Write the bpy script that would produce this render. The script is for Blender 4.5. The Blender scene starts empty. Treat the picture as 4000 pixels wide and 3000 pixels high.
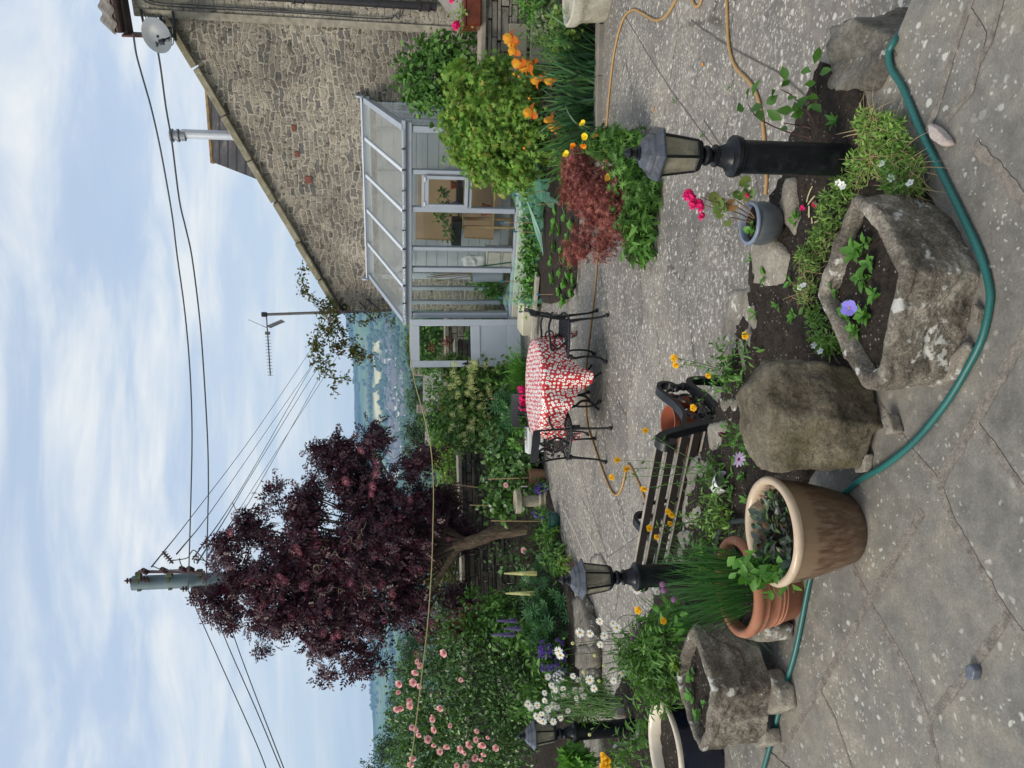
import bpy, bmesh, math, random
import numpy as np
from mathutils import Vector, Matrix, noise
sc = bpy.context.scene
C = sc.collection
RNG = np.random.default_rng(7)
random.seed(5)
R = math.radians

# ---------------------------------------------------------------- camera
CZ = 1.6; PITCH = R(8.63); ROLL = 0.0122; F = 3000.0
_R = Vector((1, 0, 0)); _F = Vector((0, math.cos(PITCH), -math.sin(PITCH))); _D = Vector((0, -math.sin(PITCH), -math.cos(PITCH)))
_U = math.cos(ROLL)*_R + math.sin(ROLL)*_D
_V = math.cos(ROLL)*_D - math.sin(ROLL)*_R
cam = bpy.data.cameras.new('camera'); cam.sensor_width = 36; cam.lens = 27.0; cam.clip_start = 0.05; cam.clip_end = 12000
co = bpy.data.objects.new('camera', cam); C.objects.link(co)
co.matrix_world = Matrix(((_V.x, _U.x, -_F.x, 0), (_V.y, _U.y, -_F.y, 0), (_V.z, _U.z, -_F.z, CZ), (0, 0, 0, 1)))
sc.camera = co
def ray(x, y):
    return _F + _U*((1500-y)/F) + _V*((x-2000)/F)
def G(x, y, z=0.0):
    d = ray(x, y); t = (z-CZ)/d.z
    return Vector((d.x*t, d.y*t, z))
def A(x, y, Y):
    d = ray(x, y); t = Y/d.y
    return Vector((d.x*t, Y, CZ+d.z*t))
LP = -0.65          # level of the lower patio; the upper terrace is z = 0

# ---------------------------------------------------------------- world, sun, exposure
SUN_EL, SUN_AZ = R(42), R(-112)     # azimuth from +Y towards +X
w = bpy.data.worlds.new('World'); sc.world = w; w.use_nodes = True
nt = w.node_tree; nt.nodes.clear()
def wn(t, **k):
    n = nt.nodes.new(t)
    for a, b in k.items(): setattr(n, a, b)
    return n
out = wn('ShaderNodeOutputWorld'); bg = wn('ShaderNodeBackground')
sky = wn('ShaderNodeTexSky', sky_type='NISHITA', sun_disc=False, sun_elevation=SUN_EL, sun_rotation=SUN_AZ, altitude=150, air_density=1.0, dust_density=1.2, ozone_density=1.6)
tc = wn('ShaderNodeTexCoord'); sep = wn('ShaderNodeSeparateXYZ'); nt.links.new(tc.outputs['Generated'], sep.inputs[0])
def wm(op, a, b=None):
    n = wn('ShaderNodeMath', operation=op)
    for i, v in enumerate((a, b)):
        if v is None: continue
        if isinstance(v, (int, float)): n.inputs[i].default_value = v
        else: nt.links.new(v, n.inputs[i])
    return n.outputs[0]
zz = wm('ADD', wm('MAXIMUM', sep.outputs[2], 0.0), 0.16)
cx = wm('DIVIDE', sep.outputs[0], zz); cy = wm('DIVIDE', sep.outputs[1], zz)
cmb = wn('ShaderNodeCombineXYZ'); nt.links.new(cx, cmb.inputs[0]); nt.links.new(cy, cmb.inputs[1])
mp = wn('ShaderNodeMapping'); mp.inputs['Rotation'].default_value = (0, 0, R(8)); mp.inputs['Scale'].default_value = (0.75, 1.5, 1); nt.links.new(cmb.outputs[0], mp.inputs[0])
n1 = wn('ShaderNodeTexNoise'); n1.inputs['Scale'].default_value = 1.9; n1.inputs['Detail'].default_value = 9; n1.inputs['Roughness'].default_value = 0.6; n1.inputs['Distortion'].default_value = 0.5
nt.links.new(mp.outputs[0], n1.inputs[0])
n2 = wn('ShaderNodeTexNoise'); n2.inputs['Scale'].default_value = 0.5; n2.inputs['Detail'].default_value = 4
nt.links.new(mp.outputs[0], n2.inputs[0])
cl = wm('ADD', wm('MULTIPLY', n1.outputs[0], 0.62), wm('MULTIPLY', n2.outputs[0], 0.38))
rp = wn('ShaderNodeValToRGB'); rp.color_ramp.elements[0].position = 0.40; rp.color_ramp.elements[0].color = (0.72, 0.72, 0.72, 1)
rp.color_ramp.elements[1].position = 0.60; rp.color_ramp.elements[1].color = (1, 1, 1, 1)
nt.links.new(cl, rp.inputs[0])
# thin high cloud closes towards the horizon
hz = wn('ShaderNodeMapRange'); hz.inputs['From Min'].default_value = 0.0; hz.inputs['From Max'].default_value = 0.30; hz.inputs['To Min'].default_value = 0.93; hz.inputs['To Max'].default_value = 0.0
nt.links.new(sep.outputs[2], hz.inputs[0])
fac = wm('MAXIMUM', rp.outputs[0], hz.outputs[0])
# a cloud's own light and grey parts
cr = wn('ShaderNodeValToRGB'); cr.color_ramp.elements[0].position = 0.42; cr.color_ramp.elements[0].color = (4.0, 4.65, 5.55, 1); cr.color_ramp.elements[1].position = 0.62; cr.color_ramp.elements[1].color = (6.0, 6.1, 6.0, 1)
nt.links.new(n1.outputs[0], cr.inputs[0])
hc = wn('ShaderNodeMix', data_type='RGBA'); hc.inputs[7].default_value = (5.75, 5.9, 5.85, 1)
nt.links.new(hz.outputs[0], hc.inputs[0]); nt.links.new(cr.outputs[0], hc.inputs[6])
mx = wn('ShaderNodeMix', data_type='RGBA'); nt.links.new(fac, mx.inputs[0]); nt.links.new(sky.outputs[0], mx.inputs[6]); nt.links.new(hc.outputs[2], mx.inputs[7])
nt.links.new(mx.outputs[2], bg.inputs[0]); bg.inputs[1].default_value = 0.1
nt.links.new(bg.outputs[0], out.inputs[0])
sd = Vector((math.sin(SUN_AZ)*math.cos(SUN_EL), math.cos(SUN_AZ)*math.cos(SUN_EL), math.sin(SUN_EL)))
sl = bpy.data.lights.new('sun', 'SUN'); sl.energy = 2.1; sl.angle = R(24); sl.color = (1, 0.92, 0.79)
so = bpy.data.objects.new('sun', sl); C.objects.link(so); so.rotation_euler = sd.to_track_quat('Z', 'Y').to_euler()
sc.view_settings.view_transform = 'Standard'; sc.view_settings.look = 'None'; sc.view_settings.gamma = 1; sc.view_settings.exposure = 0.66
sc.cycles.max_bounces = 8; sc.cycles.transparent_max_bounces = 24; sc.cycles.volume_bounces = 2

# ---------------------------------------------------------------- materials
class NT:
    def __init__(s, name):
        s.m = bpy.data.materials.new(name); s.m.use_nodes = True; s.t = s.m.node_tree
        s.b = s.t.nodes['Principled BSDF']; s.o = s.t.nodes['Material Output']
    def n(s, typ, ins=None, **k):
        n = s.t.nodes.new('ShaderNode'+typ)
        for a, b in k.items(): setattr(n, a, b)
        for a, b in (ins or {}).items():
            if hasattr(b, 'is_output') or isinstance(b, bpy.types.NodeSocket): s.t.links.new(b, n.inputs[a])
            else: n.inputs[a].default_value = b
        return n
    def l(s, a, b): s.t.links.new(a, b)
    def co(s, kind='Object', scale=(1, 1, 1)):
        tc = s.n('TexCoord'); mp = s.n('Mapping', {'Scale': scale}); s.l(tc.outputs[kind], mp.inputs[0]); return mp.outputs[0]
    def noise(s, v, sc, det=4, rough=.55, dist=0):
        return s.n('TexNoise', {'Vector': v, 'Scale': sc, 'Detail': det, 'Roughness': rough, 'Distortion': dist}).outputs[0]
    def ramp(s, f, pts, interp='LINEAR'):
        r = s.n('ValToRGB'); cr = r.color_ramp; cr.interpolation = interp
        while len(cr.elements) < len(pts): cr.elements.new(0.5)
        for e, (p, c) in zip(cr.elements, pts):
            e.position = p; e.color = (c, c, c, 1) if isinstance(c, (int, float)) else (*c[:3], 1)
        s.l(f, r.inputs[0]); return r.outputs[0]
    def mix(s, f, a, b, bl='MIX'):
        m = s.n('Mix', data_type='RGBA', blend_type=bl)
        for i, v in ((0, f), (6, a), (7, b)):
            if isinstance(v, bpy.types.NodeSocket): s.l(v, m.inputs[i])
            else: m.inputs[i].default_value = v if i == 0 else (*v[:3], 1)
        return m.outputs[2]
    def math(s, op, a, b=0.0, c=None):
        m = s.n('Math', operation=op)
        for i, v in enumerate((a, b, c)):
            if v is None: continue
            if isinstance(v, bpy.types.NodeSocket): s.l(v, m.inputs[i])
            else: m.inputs[i].default_value = v
        return m.outputs[0]
    def bump(s, h, st=.5, d=.01, nrm=None):
        b = s.n('Bump', {'Height': h, 'Strength': st, 'Distance': d})
        if nrm: s.l(nrm, b.inputs['Normal'])
        s.l(b.outputs[0], s.b.inputs['Normal']); return b.outputs[0]
    def set(s, col=None, rough=None, metal=None, spec=None, coat=None):
        for k, v in (('Base Color', col), ('Roughness', rough), ('Metallic', metal), ('Specular IOR Level', spec), ('Coat Weight', coat)):
            if v is None: continue
            if isinstance(v, bpy.types.NodeSocket): s.l(v, s.b.inputs[k])
            else: s.b.inputs[k].default_value = (*v, 1) if k == 'Base Color' else v
        return s.m

def plain(name, col, rough=.6, var=.25, sc=6.0, metal=0, spec=.5, bump=.15, bd=.004, bs=40, coat=None, dirt=None):
    t = NT(name); v = t.co()
    n = t.noise(v, sc, 6, .62)
    c = t.mix(1.0, col, t.ramp(n, [(.3, 1-var), (.7, 1+var*.7)]), 'MULTIPLY')
    if dirt:
        c = t.mix(t.ramp(t.noise(v, sc*1.7, 8, .7, .6), [(.5, 0), (.72, dirt[3])]), c, dirt)
    t.bump(t.noise(v, bs, 5, .6), bump, bd)
    return t.set(c, t.ramp(t.noise(v, sc*2, 4), [(.3, max(.03, rough-.08)), (.7, min(1, rough+.1))]), metal, spec, coat)

def leafmat(name, cols, rough=.5, trans=.3, spec=.35, tint=None):
    t = NT(name); g = t.n('NewGeometry')
    n = len(cols)
    c = t.ramp(g.outputs['Random Per Island'], [(i/(n-1), c) for i, c in enumerate(cols)])
    v = t.co(); big = t.noise(v, 3.0, 3)
    c = t.mix(1.0, c, t.ramp(big, [(.3, .72), (.7, 1.25)]), 'MULTIPLY')
    t.set(c, rough, spec=spec)
    tr = t.n('BsdfTranslucent'); t.l(t.mix(1.0, c, tint or (1.25, 1.3, .7), 'MULTIPLY'), tr.inputs[0])
    ms = t.n('MixShader', {0: trans}); t.l(t.b.outputs[0], ms.inputs[1]); t.l(tr.outputs[0], ms.inputs[2]); t.l(ms.outputs[0], t.o.inputs[0])
    return t.m

def rockmat(name, c1, c2, c3, lichen=.62, lsc=9, wh=(.62, .62, .57), bsc=1.0, moss=None):
    t = NT(name); v = t.co()
    big = t.noise(v, 5*bsc, 8, .66, .3); fine = t.noise(v, 70*bsc, 9, .78)
    c = t.ramp(t.math('ADD', t.math('MULTIPLY', big, .55), t.math('MULTIPLY', fine, .45)), [(.39, c1), (.5, c2), (.61, c3)])
    if moss: c = t.mix(t.ramp(t.noise(v, 7, 6, .6), [(.52, 0), (.68, .7)]), c, moss)
    ls = t.noise(v, lsc, 7, .6, .4); sp = t.noise(v, lsc*5, 4, .6)
    lm = t.ramp(t.math('ADD', t.math('MULTIPLY', ls, .6), t.math('MULTIPLY', sp, .4)), [(lichen-.03, 0), (lichen+.015, .85)])
    c = t.mix(lm, c, wh)
    pit = t.n('TexVoronoi', {'Vector': v, 'Scale': 60*bsc}).outputs[0]
    h = t.math('ADD', t.math('MULTIPLY', big, 1.6), t.math('ADD', t.math('MULTIPLY', fine, .85), t.math('MULTIPLY', t.ramp(pit, [(0, 0), (.35, 1)]), .25)))
    t.bump(h, .9, .012)
    return t.set(c, .9, spec=.25)

def paving(name, base, dark, lich, dense, spot_scale, tan, cells=0):
    """weathered flagstone: slab to slab tone, dark stains, lichen specks"""
    t = NT(name); v = t.co()
    wv = t.n('Mapping', {'Scale': (1, 1, 0)}); t.l(v, wv.inputs[0]); v = wv.outputs[0]
    n1 = t.math('ADD', t.math('MULTIPLY', t.noise(v, 1.3, 7, .6, .5), .6), t.math('MULTIPLY', t.noise(v, 5.5, 8, .65, .4), .4)); n2 = t.noise(v, 16, 8, .7); n3 = t.noise(v, 120, 4, .7)
    c = t.ramp(n1, [(.36, dark), (.5, base), (.62, tan)])
    c = t.mix(.8, c, t.ramp(n2, [(.3, .68), (.7, 1.28)]), 'MULTIPLY')
    c = t.mix(.6, c, t.ramp(n3, [(.3, .7), (.7, 1.3)]), 'MULTIPLY')
    if cells:      # irregular slabs: each its own tone, a thin gritty joint between
        jn = t.n('TexNoise', {'Vector': v, 'Scale': 4.0, 'Detail': 4}); js = t.n('VectorMath', {0: jn.outputs[1], 3: .10}, operation='SCALE'); jv = t.n('VectorMath', {0: v, 1: js.outputs[0]}, operation='ADD')
        jm = t.n('Mapping', {'Vector': jv.outputs[0], 'Rotation': (0, 0, .5), 'Scale': (.7, 1.1, 1)})
        cv_ = t.n('TexVoronoi', {'Vector': jm.outputs[0], 'Scale': cells, 'Randomness': .8}); ce = t.n('TexVoronoi', {'Vector': jm.outputs[0], 'Scale': cells, 'Randomness': .8}, feature='DISTANCE_TO_EDGE')
        sc2 = t.n('SeparateColor', {0: cv_.outputs['Color']})
        c = t.mix(1.0, c, t.ramp(sc2.outputs[0], [(0, (.84, .83, .83)), (1, (1.16, 1.15, 1.11))]), 'MULTIPLY')
        c = t.mix(t.math('MULTIPLY', t.ramp(t.math('ADD', ce.outputs[0], t.math('MULTIPLY', t.math('SUBTRACT', n2, .5), .02)), [(.006, 1), (.016, 0)]), t.ramp(t.noise(v, 2.5, 3), [(.42, .15), (.58, .85)])), c, (.075, .066, .052))
    warp = t.n('VectorMath', {0: v}, operation='ADD')
    nv = t.n('TexNoise', {'Vector': v, 'Scale': 30.0, 'Detail': 3})
    sc_ = t.n('VectorMath', {0: nv.outputs[1], 3: 0.035}, operation='SCALE'); t.l(sc_.outputs[0], warp.inputs[1])
    def spots(scale, r0, r1, cover, mscale):
        vo = t.n('TexVoronoi', {'Vector': warp.outputs[0], 'Scale': scale, 'Randomness': 1.0})
        rr = t.n('SeparateColor', {0: vo.outputs['Color']})
        rad = t.math('ADD', t.math('MULTIPLY', rr.outputs[0], r1-r0), r0)
        inside = t.ramp(t.math('SUBTRACT', rad, vo.outputs['Distance']), [(.0, 0), (.12, 1)])
        mask = t.ramp(t.noise(v, mscale, 5, .6), [(cover-.06, 0), (cover+.06, 1)])
        keep = t.math('LESS_THAN', rr.outputs[1], t.ramp(t.noise(v, mscale*2.3, 4, .6), [(.35, .12+.4*dense), (.65, .85+.15*dense)]))
        return t.math('MULTIPLY', t.math('MULTIPLY', inside, mask), keep)
    s1 = spots(spot_scale, .08, .40, .555-dense*.20, 1.5)
    s2 = spots(spot_scale*2.3, .10, .46, .53-dense*.17, 2.4)
    s = t.math('MAXIMUM', s1, t.math('MULTIPLY', s2, .85))
    if dense > .5:
        pt = t.ramp(t.noise(v, 24, 9, .74), [(.52, 0), (.60, .85)])
        pm = t.ramp(t.noise(v, 1.1, 5, .65), [(.45, .1), (.58, 1)])
        s = t.math('MAXIMUM', s, t.math('MULTIPLY', pt, pm))
    c = t.mix(t.math('MULTIPLY', s, .85), c, lich)
    h = t.math('ADD', t.math('MULTIPLY', n2, 1.0), t.math('ADD', t.math('MULTIPLY', n3, .35), t.math('MULTIPLY', s, .15)))
    t.bump(h, .55, .008)
    return t.set(c, t.ramp(n2, [(.3, .62), (.7, .88)]), spec=.35)

def rubble(name, cols, mortar, su=3.6, sv=10.0, mw=.016, bd=.025, warp=1.0):
    """coursed rubble on wall-local X and Z: uneven courses of flat stones in pale mortar"""
    t = NT(name); v = t.co()
    def jig(src, scale, amp, det):
        n = t.n('TexNoise', {'Vector': src, 'Scale': scale, 'Detail': det, 'Roughness': .6})
        c = t.n('VectorMath', {0: n.outputs[1], 1: (.5, .5, .5)}, operation='SUBTRACT'); a = t.n('VectorMath', {0: c.outputs[0], 3: amp*warp}, operation='SCALE')
        return t.n('VectorMath', {0: src, 1: a.outputs[0]}, operation='ADD').outputs[0]
    q = jig(jig(jig(v, 1.3, .36, 2), 6.5, .085, 3), 26, .022, 3)
    sp = t.n('SeparateXYZ', {0: q}); cb = t.n('CombineXYZ', {0: sp.outputs[0], 1: sp.outputs[2]})
    br = t.n('TexBrick', {'Vector': cb.outputs[0], 'Scale': 1.0, 'Mortar Size': mw, 'Mortar Smooth': .55, 'Bias': 0.0, 'Brick Width': 1/su, 'Row Height': 1/sv, 'Color1': (0, 0, 0, 1), 'Color2': (1, 1, 1, 1), 'Mortar': (.5, .5, .5, 1)}, offset=.43, offset_frequency=2, squash=.62, squash_frequency=3)
    vo = t.n('TexVoronoi', {'Vector': t.n('Mapping', {'Vector': cb.outputs[0], 'Scale': (su*.8, sv*.45, 1)}).outputs[0], 'Scale': 1.0}); vs_ = t.n('SeparateColor', {0: vo.outputs['Color']})
    rv = t.math('ADD', t.math('MULTIPLY', br.outputs[0], .72), t.math('MULTIPLY', vs_.outputs[0], .28))
    c = t.ramp(rv, [(i/(len(cols)-1), k) for i, k in enumerate(cols)])
    fn = t.noise(v, 30, 8, .72); md = t.noise(v, 7, 7, .65)
    c = t.mix(.9, c, t.ramp(t.math('ADD', t.math('MULTIPLY', fn, .6), t.math('MULTIPLY', md, .4)), [(.32, .5), (.68, 1.4)]), 'MULTIPLY')
    mk = t.ramp(t.math('ADD', br.outputs[1], t.math('MULTIPLY', t.math('SUBTRACT', t.math('ADD', t.math('MULTIPLY', md, .6), t.math('MULTIPLY', fn, .4)), .5), 2.3)), [(.25, 0), (.80, 1)])
    mcol = t.mix(1.0, mortar, t.ramp(fn, [(.3, .55), (.7, 1.25)]), 'MULTIPLY')
    c = t.mix(mk, c, mcol)
    crev = t.ramp(t.noise(jig(v, 9, .05, 3), 17, 6, .7, .8), [(.34, 1), (.42, 0)])
    c = t.mix(t.math('MULTIPLY', crev, .75), c, (.045, .037, .028))
    c = t.mix(1.0, c, t.ramp(t.noise(v, .75, 6, .65, .4), [(.36, .72), (.5, 1.0), (.64, 1.28)]), 'MULTIPLY')
    h = t.math('SUBTRACT', t.math('ADD', t.math('MULTIPLY', fn, .6), t.math('ADD', t.math('MULTIPLY', rv, .5), t.math('MULTIPLY', md, .5))), t.math('ADD', t.math('MULTIPLY', mk, .55), t.math('MULTIPLY', crev, .6)))
    t.bump(h, 1.0, bd)
    return t.set(c, .92, spec=.2)

def soilmat(name, c1, c2):
    t = NT(name); v = t.co()
    n = t.noise(v, 30, 9, .75); vo = t.n('TexVoronoi', {'Vector': v, 'Scale': 75.0})
    sp = t.n('SeparateColor', {0: vo.outputs['Color']})
    c = t.ramp(n, [(.3, c1), (.7, c2)])
    peb = t.math('MULTIPLY', t.math('LESS_THAN', vo.outputs[0], .3), t.math('GREATER_THAN', sp.outputs[0], .86))
    c = t.mix(peb, c, (.24, .21, .18))
    t.bump(t.math('ADD', n, t.math('MULTIPLY', vo.outputs[0], -.4)), 1.0, .02)
    return t.set(c, .95, spec=.15)

def thinglass(name, tint=(.93, .97, .96), refl=.09, rough=.02):
    t = NT(name)
    tr = t.n('BsdfTransparent', {0: (*tint, 1)}); gl = t.n('BsdfGlossy', {0: (1, 1, 1, 1), 1: rough})
    fr = t.n('Fresnel', {0: 1.45}); f = t.math('MULTIPLY', t.math('ADD', fr.outputs[0], refl*.4), t.math('SUBTRACT', 1.0, t.n('NewGeometry').outputs['Backfacing']))
    ms = t.n('MixShader'); t.l(f, ms.inputs[0]); t.l(tr.outputs[0], ms.inputs[1]); t.l(gl.outputs[0], ms.inputs[2]); t.l(ms.outputs[0], t.o.inputs[0])
    return t.m

M = {}
M['iron'] = plain('black_iron', (.010, .011, .014), .40, .3, 9, spec=.4, bump=.25, bd=.002, bs=60, dirt=(.07, .07, .075, .25))
M['lamp'] = plain('lamp_paint', (.005, .006, .008), .36, .3, 12, spec=.28, bump=.1, bs=60, dirt=(.07, .075, .085, .22))
M['frame'] = plain('grey_painted_wood', (.33, .37, .43), .5, .08, 4, bump=.08, bs=30)
M['frame_light'] = plain('pale_painted_wood', (.56, .60, .66), .5, .06, 3, bump=.06, bs=30)
M['glass'] = thinglass('pane_glass', (.97, .99, .98), .0, .01)
t = NT('pale_roof_glass'); v = t.co(); t.set(t.ramp(t.noise(v, 5, 6, .65), [(.35, (.50, .51, .49)), (.65, (.66, .67, .65))]), .35)
tr = t.n('BsdfTransparent', {0: (.95, .97, .96, 1)}); gl = t.n('BsdfGlossy', {0: (1, 1, 1, 1), 1: .12})
ms = t.n('MixShader', {0: .20}); t.l(tr.outputs[0], ms.inputs[1]); t.l(t.b.outputs[0], ms.inputs[2])  # mottled pale diffuse share mixed into the clear glass
m2 = t.n('MixShader', {0: .16}); t.l(ms.outputs[0], m2.inputs[1]); t.l(gl.outputs[0], m2.inputs[2]); t.l(m2.outputs[0], t.o.inputs[0]); M['roofglass'] = t.m
t = NT('smoky_lamp_glass'); t.set(t.ramp(t.noise(t.co(), 25, 4), [(.35, (.24, .225, .18)), (.65, (.40, .375, .31))]), .3); tr = t.n('BsdfTransparent', {0: (.90, .88, .80, 1)})
ms = t.n('MixShader', {0: .38}); t.l(tr.outputs[0], ms.inputs[1]); t.l(t.b.outputs[0], ms.inputs[2]); t.l(ms.outputs[0], t.o.inputs[0]); M['lampglass'] = t.m
M['terracotta'] = plain('terracotta', (.30, .115, .06), .75, .22, 7, bump=.12, bs=50, dirt=(.40, .24, .17, .4))
M['plastic_pot'] = plain('terracotta_plastic', (.26, .075, .04), .45, .1, 5, bump=.03)
M['soil'] = soilmat('dark_soil', (.014, .011, .0085), (.062, .049, .040))
M['stem'] = plain('green_stem', (.07, .15, .03), .6, .3, 20)
t = NT('bark'); v = t.co('Object', (1, 1, .28)); q = t.noise(v, 26, 7, .7, .6); t.bump(q, 1.0, .05); M['bark'] = t.set(t.ramp(q, [(.32, (.07, .05, .034)), (.5, (.23, .17, .115)), (.68, (.38, .30, .21))]), .95, spec=.15)
M['twig'] = plain('twig', (.09, .06, .045), .85, .3, 10)
M['rope'] = plain('pale_line', (.55, .45, .22), .7, .15, 8)
M['wire'] = plain('black_wire', (.03, .035, .04), .6, .1, 3)
M['white'] = plain('white_plastic', (.75, .75, .74), .45, .08, 5)
M['cane'] = plain('bamboo', (.36, .25, .12), .6, .25, 8)

# ---------------------------------------------------------------- mesh helpers
class MB:
    def __init__(s): s.v = []; s.f = []; s.mi = []; s.cm = 0
    def add(s, vs, fs):
        k = len(s.v); s.v += [tuple(p) for p in vs]
        for f in fs: s.f.append([i+k for i in f]); s.mi.append(s.cm)
        return s
    def box(s, c, d, rz=0, rx=0, ry=0, tap=1.0):
        x, y, z = d[0]/2, d[1]/2, d[2]/2
        m = Matrix.Translation(c) @ Matrix.Rotation(rz, 4, 'Z') @ Matrix.Rotation(ry, 4, 'Y') @ Matrix.Rotation(rx, 4, 'X')
        b = min(x, y, z)*.18; vs = []
        # chamfered box: 24 corners
        P = []
        for sz in (-1, 1):
            for sx, sy in ((-1, -1), (1, -1), (1, 1), (-1, 1)):
                P.append((sx, sy, sz))
        def V(p, ax):
            q = [p[0]*x, p[1]*y, p[2]*z]
            for i in range(3):
                if i != ax: q[i] -= p[i]*b
            if p[2] > 0: q[0] *= tap; q[1] *= tap
            return m @ Vector(q)
        idx = {}
        for p in P:
            for ax in range(3):
                idx[(p, ax)] = len(vs); vs.append(V(p, ax))
        fs = []
        for ax in range(3):
            for sg in (-1, 1):
                ring = [p for p in P if p[ax] == sg]
                a1, a2 = [i for i in range(3) if i != ax]
                ring.sort(key=lambda p: math.atan2(p[a2], p[a1]))
                if (sg < 0) != (ax == 1): ring.reverse()
                fs.append([idx[(p, ax)] for p in ring])
        for i in range(8):
            for j in range(i+1, 8):
                p, q = P[i], P[j]
                df = [k for k in range(3) if p[k] != q[k]]
                if len(df) == 1:
                    a1, a2 = [k for k in range(3) if k != df[0]]
                    fs.append([idx[(p, a1)], idx[(q, a1)], idx[(q, a2)], idx[(p, a2)]])
        for p in P: fs.append([idx[(p, 0)], idx[(p, 1)], idx[(p, 2)]])
        return s.add(vs, fs)
    def tube(s, pts, r, n=8, cap=True, flat=None):
        pts = [Vector(p) for p in pts]; rs = r if isinstance(r, (list, tuple)) else [r]*len(pts)
        k = len(s.v); up = None
        for i, p in enumerate(pts):
            t = (pts[min(i+1, len(pts)-1)]-pts[max(i-1, 0)])
            t = t.normalized() if t.length > 1e-9 else Vector((0, 0, 1))
            if up is None:
                up = Vector((0, 0, 1)) if abs(t.z) < .9 else Vector((1, 0, 0))
                if flat is not None: up = Vector(flat)
            a = t.cross(up)
            if a.length < 1e-6: a = t.orthogonal()
            a.normalize(); b = a.cross(t).normalized(); 
            if flat is None: up = b
            for j in range(n):
                q = 2*math.pi*j/n
                s.v.append(tuple(p + a*math.cos(q)*rs[i]*(1 if flat is None else s.fw) + b*math.sin(q)*rs[i]))
        for i in range(len(pts)-1):
            for j in range(n):
                s.f.append([k+i*n+j, k+i*n+(j+1) % n, k+(i+1)*n+(j+1) % n, k+(i+1)*n+j]); s.mi.append(s.cm)
        if cap:
            s.f.append([k+j for j in range(n)][::-1]); s.mi.append(s.cm)
            e = k+(len(pts)-1)*n; s.f.append([e+j for j in range(n)]); s.mi.append(s.cm)
        return s
    fw = 1.0
    def lathe(s, prof, n=32, c=(0, 0, 0), wob=0, cap=True, ph=0):
        k = len(s.v); c = Vector(c)
        for i, (r, z) in enumerate(prof):
            for j in range(n):
                q = 2*math.pi*j/n+ph; rr = r*(1+wob*math.sin(3*q+i))
                s.v.append((c.x+rr*math.cos(q), c.y+rr*math.sin(q), c.z+z))
        for i in range(len(prof)-1):
            for j in range(n):
                s.f.append([k+i*n+j, k+i*n+(j+1) % n, k+(i+1)*n+(j+1) % n, k+(i+1)*n+j]); s.mi.append(s.cm)
        if cap:
            if prof[0][0] > 1e-4: s.f.append([k+j for j in range(n)][::-1]); s.mi.append(s.cm)
            if prof[-1][0] > 1e-4: s.f.append([k+(len(prof)-1)*n+j for j in range(n)]); s.mi.append(s.cm)
        return s
    def prism(s, poly, z0, z1):
        n = len(poly); vs = [(p[0], p[1], z0) for p in poly]+[(p[0], p[1], z1) for p in poly]
        ar = sum(poly[i][0]*poly[(i+1) % n][1]-poly[(i+1) % n][0]*poly[i][1] for i in range(n))
        up = list(range(n, 2*n)); lo = list(range(n))[::-1]
        fs = [lo, up]+[[i, (i+1) % n, n+(i+1) % n, n+i] for i in range(n)]
        if ar < 0: fs = [f[::-1] for f in fs]
        return s.add(vs, fs)
    def ball(s, c, r, n=10, m=6, sq=1.0):
        return s.lathe([(max(1e-5, r*math.sin(math.pi*i/m)), -r*sq*math.cos(math.pi*i/m)) for i in range(m+1)], n, c, cap=False)
    def xform(s, mtx, start=0):
        s.v[start:] = [tuple(mtx @ Vector(p)) for p in s.v[start:]]; return s
    def mesh(s, name, mats, smooth=True, ang=35):
        me = bpy.data.meshes.new(name); me.from_pydata(s.v, [], s.f); me.update()
        for m in (mats if isinstance(mats, (list, tuple)) else [mats]): me.materials.append(m)
        me.polygons.foreach_set('material_index', s.mi)
        bm = bmesh.new(); bm.from_mesh(me); bmesh.ops.recalc_face_normals(bm, faces=bm.faces)
        if smooth:
            lim = R(ang)
            for f in bm.faces: f.smooth = True
            for e in bm.edges:
                if len(e.link_faces) != 2 or e.calc_face_angle(0) > lim: e.smooth = False
        bm.to_mesh(me); bm.free(); return me

def link(name, data, parent=None, world=True):
    o = bpy.data.objects.new(name, data); C.objects.link(o)
    if parent is not None:
        o.parent = parent
        if world: o.matrix_parent_inverse = parent.matrix_basis.inverted()
    return o
def tag(o, label=None, cat=None, group=None, kind=None):
    if label: o['label'] = label
    if cat: o['category'] = cat
    if group: o['group'] = group
    if kind: o['kind'] = kind
    return o
def thing(name, label, cat, loc=(0, 0, 0), rz=0, group=None):
    o = bpy.data.objects.new(name, None); C.objects.link(o); o.empty_display_size = .1
    o.location = loc; o.rotation_euler = (0, 0, rz); return tag(o, label, cat, group)
def part(name, mb, mats, parent=None, world=True, smooth=True, ang=35):
    return link(name, mb.mesh(name, mats, smooth, ang) if isinstance(mb, MB) else mb, parent, world)
def place(name, me, parent, loc, rot=None, s=1.0):
    """another copy of a part that shares its mesh, put at a world place"""
    o = link(name, me, parent)
    m = Matrix.Translation(loc) @ (rot.to_4x4() if rot is not None else Matrix()) @ Matrix.Scale(s, 4)
    o.matrix_basis = m; return o
def dup(root, loc, rz, label=None, group=None):
    def cp(o, par):
        c = o.copy(); C.objects.link(c)
        if par: c.parent = par
        for ch in o.children: cp(ch, c)
        return c
    r = cp(root, None); r.location = loc; r.rotation_euler = (0, 0, rz)
    if label: r['label'] = label
    if group: r['group'] = group
    return r
def qdir(d, roll=0):
    """rotation whose local Z points along d"""
    return Vector(d).to_track_quat('Z', 'Y').to_matrix() @ Matrix.Rotation(roll, 3, 'Z')
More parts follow.
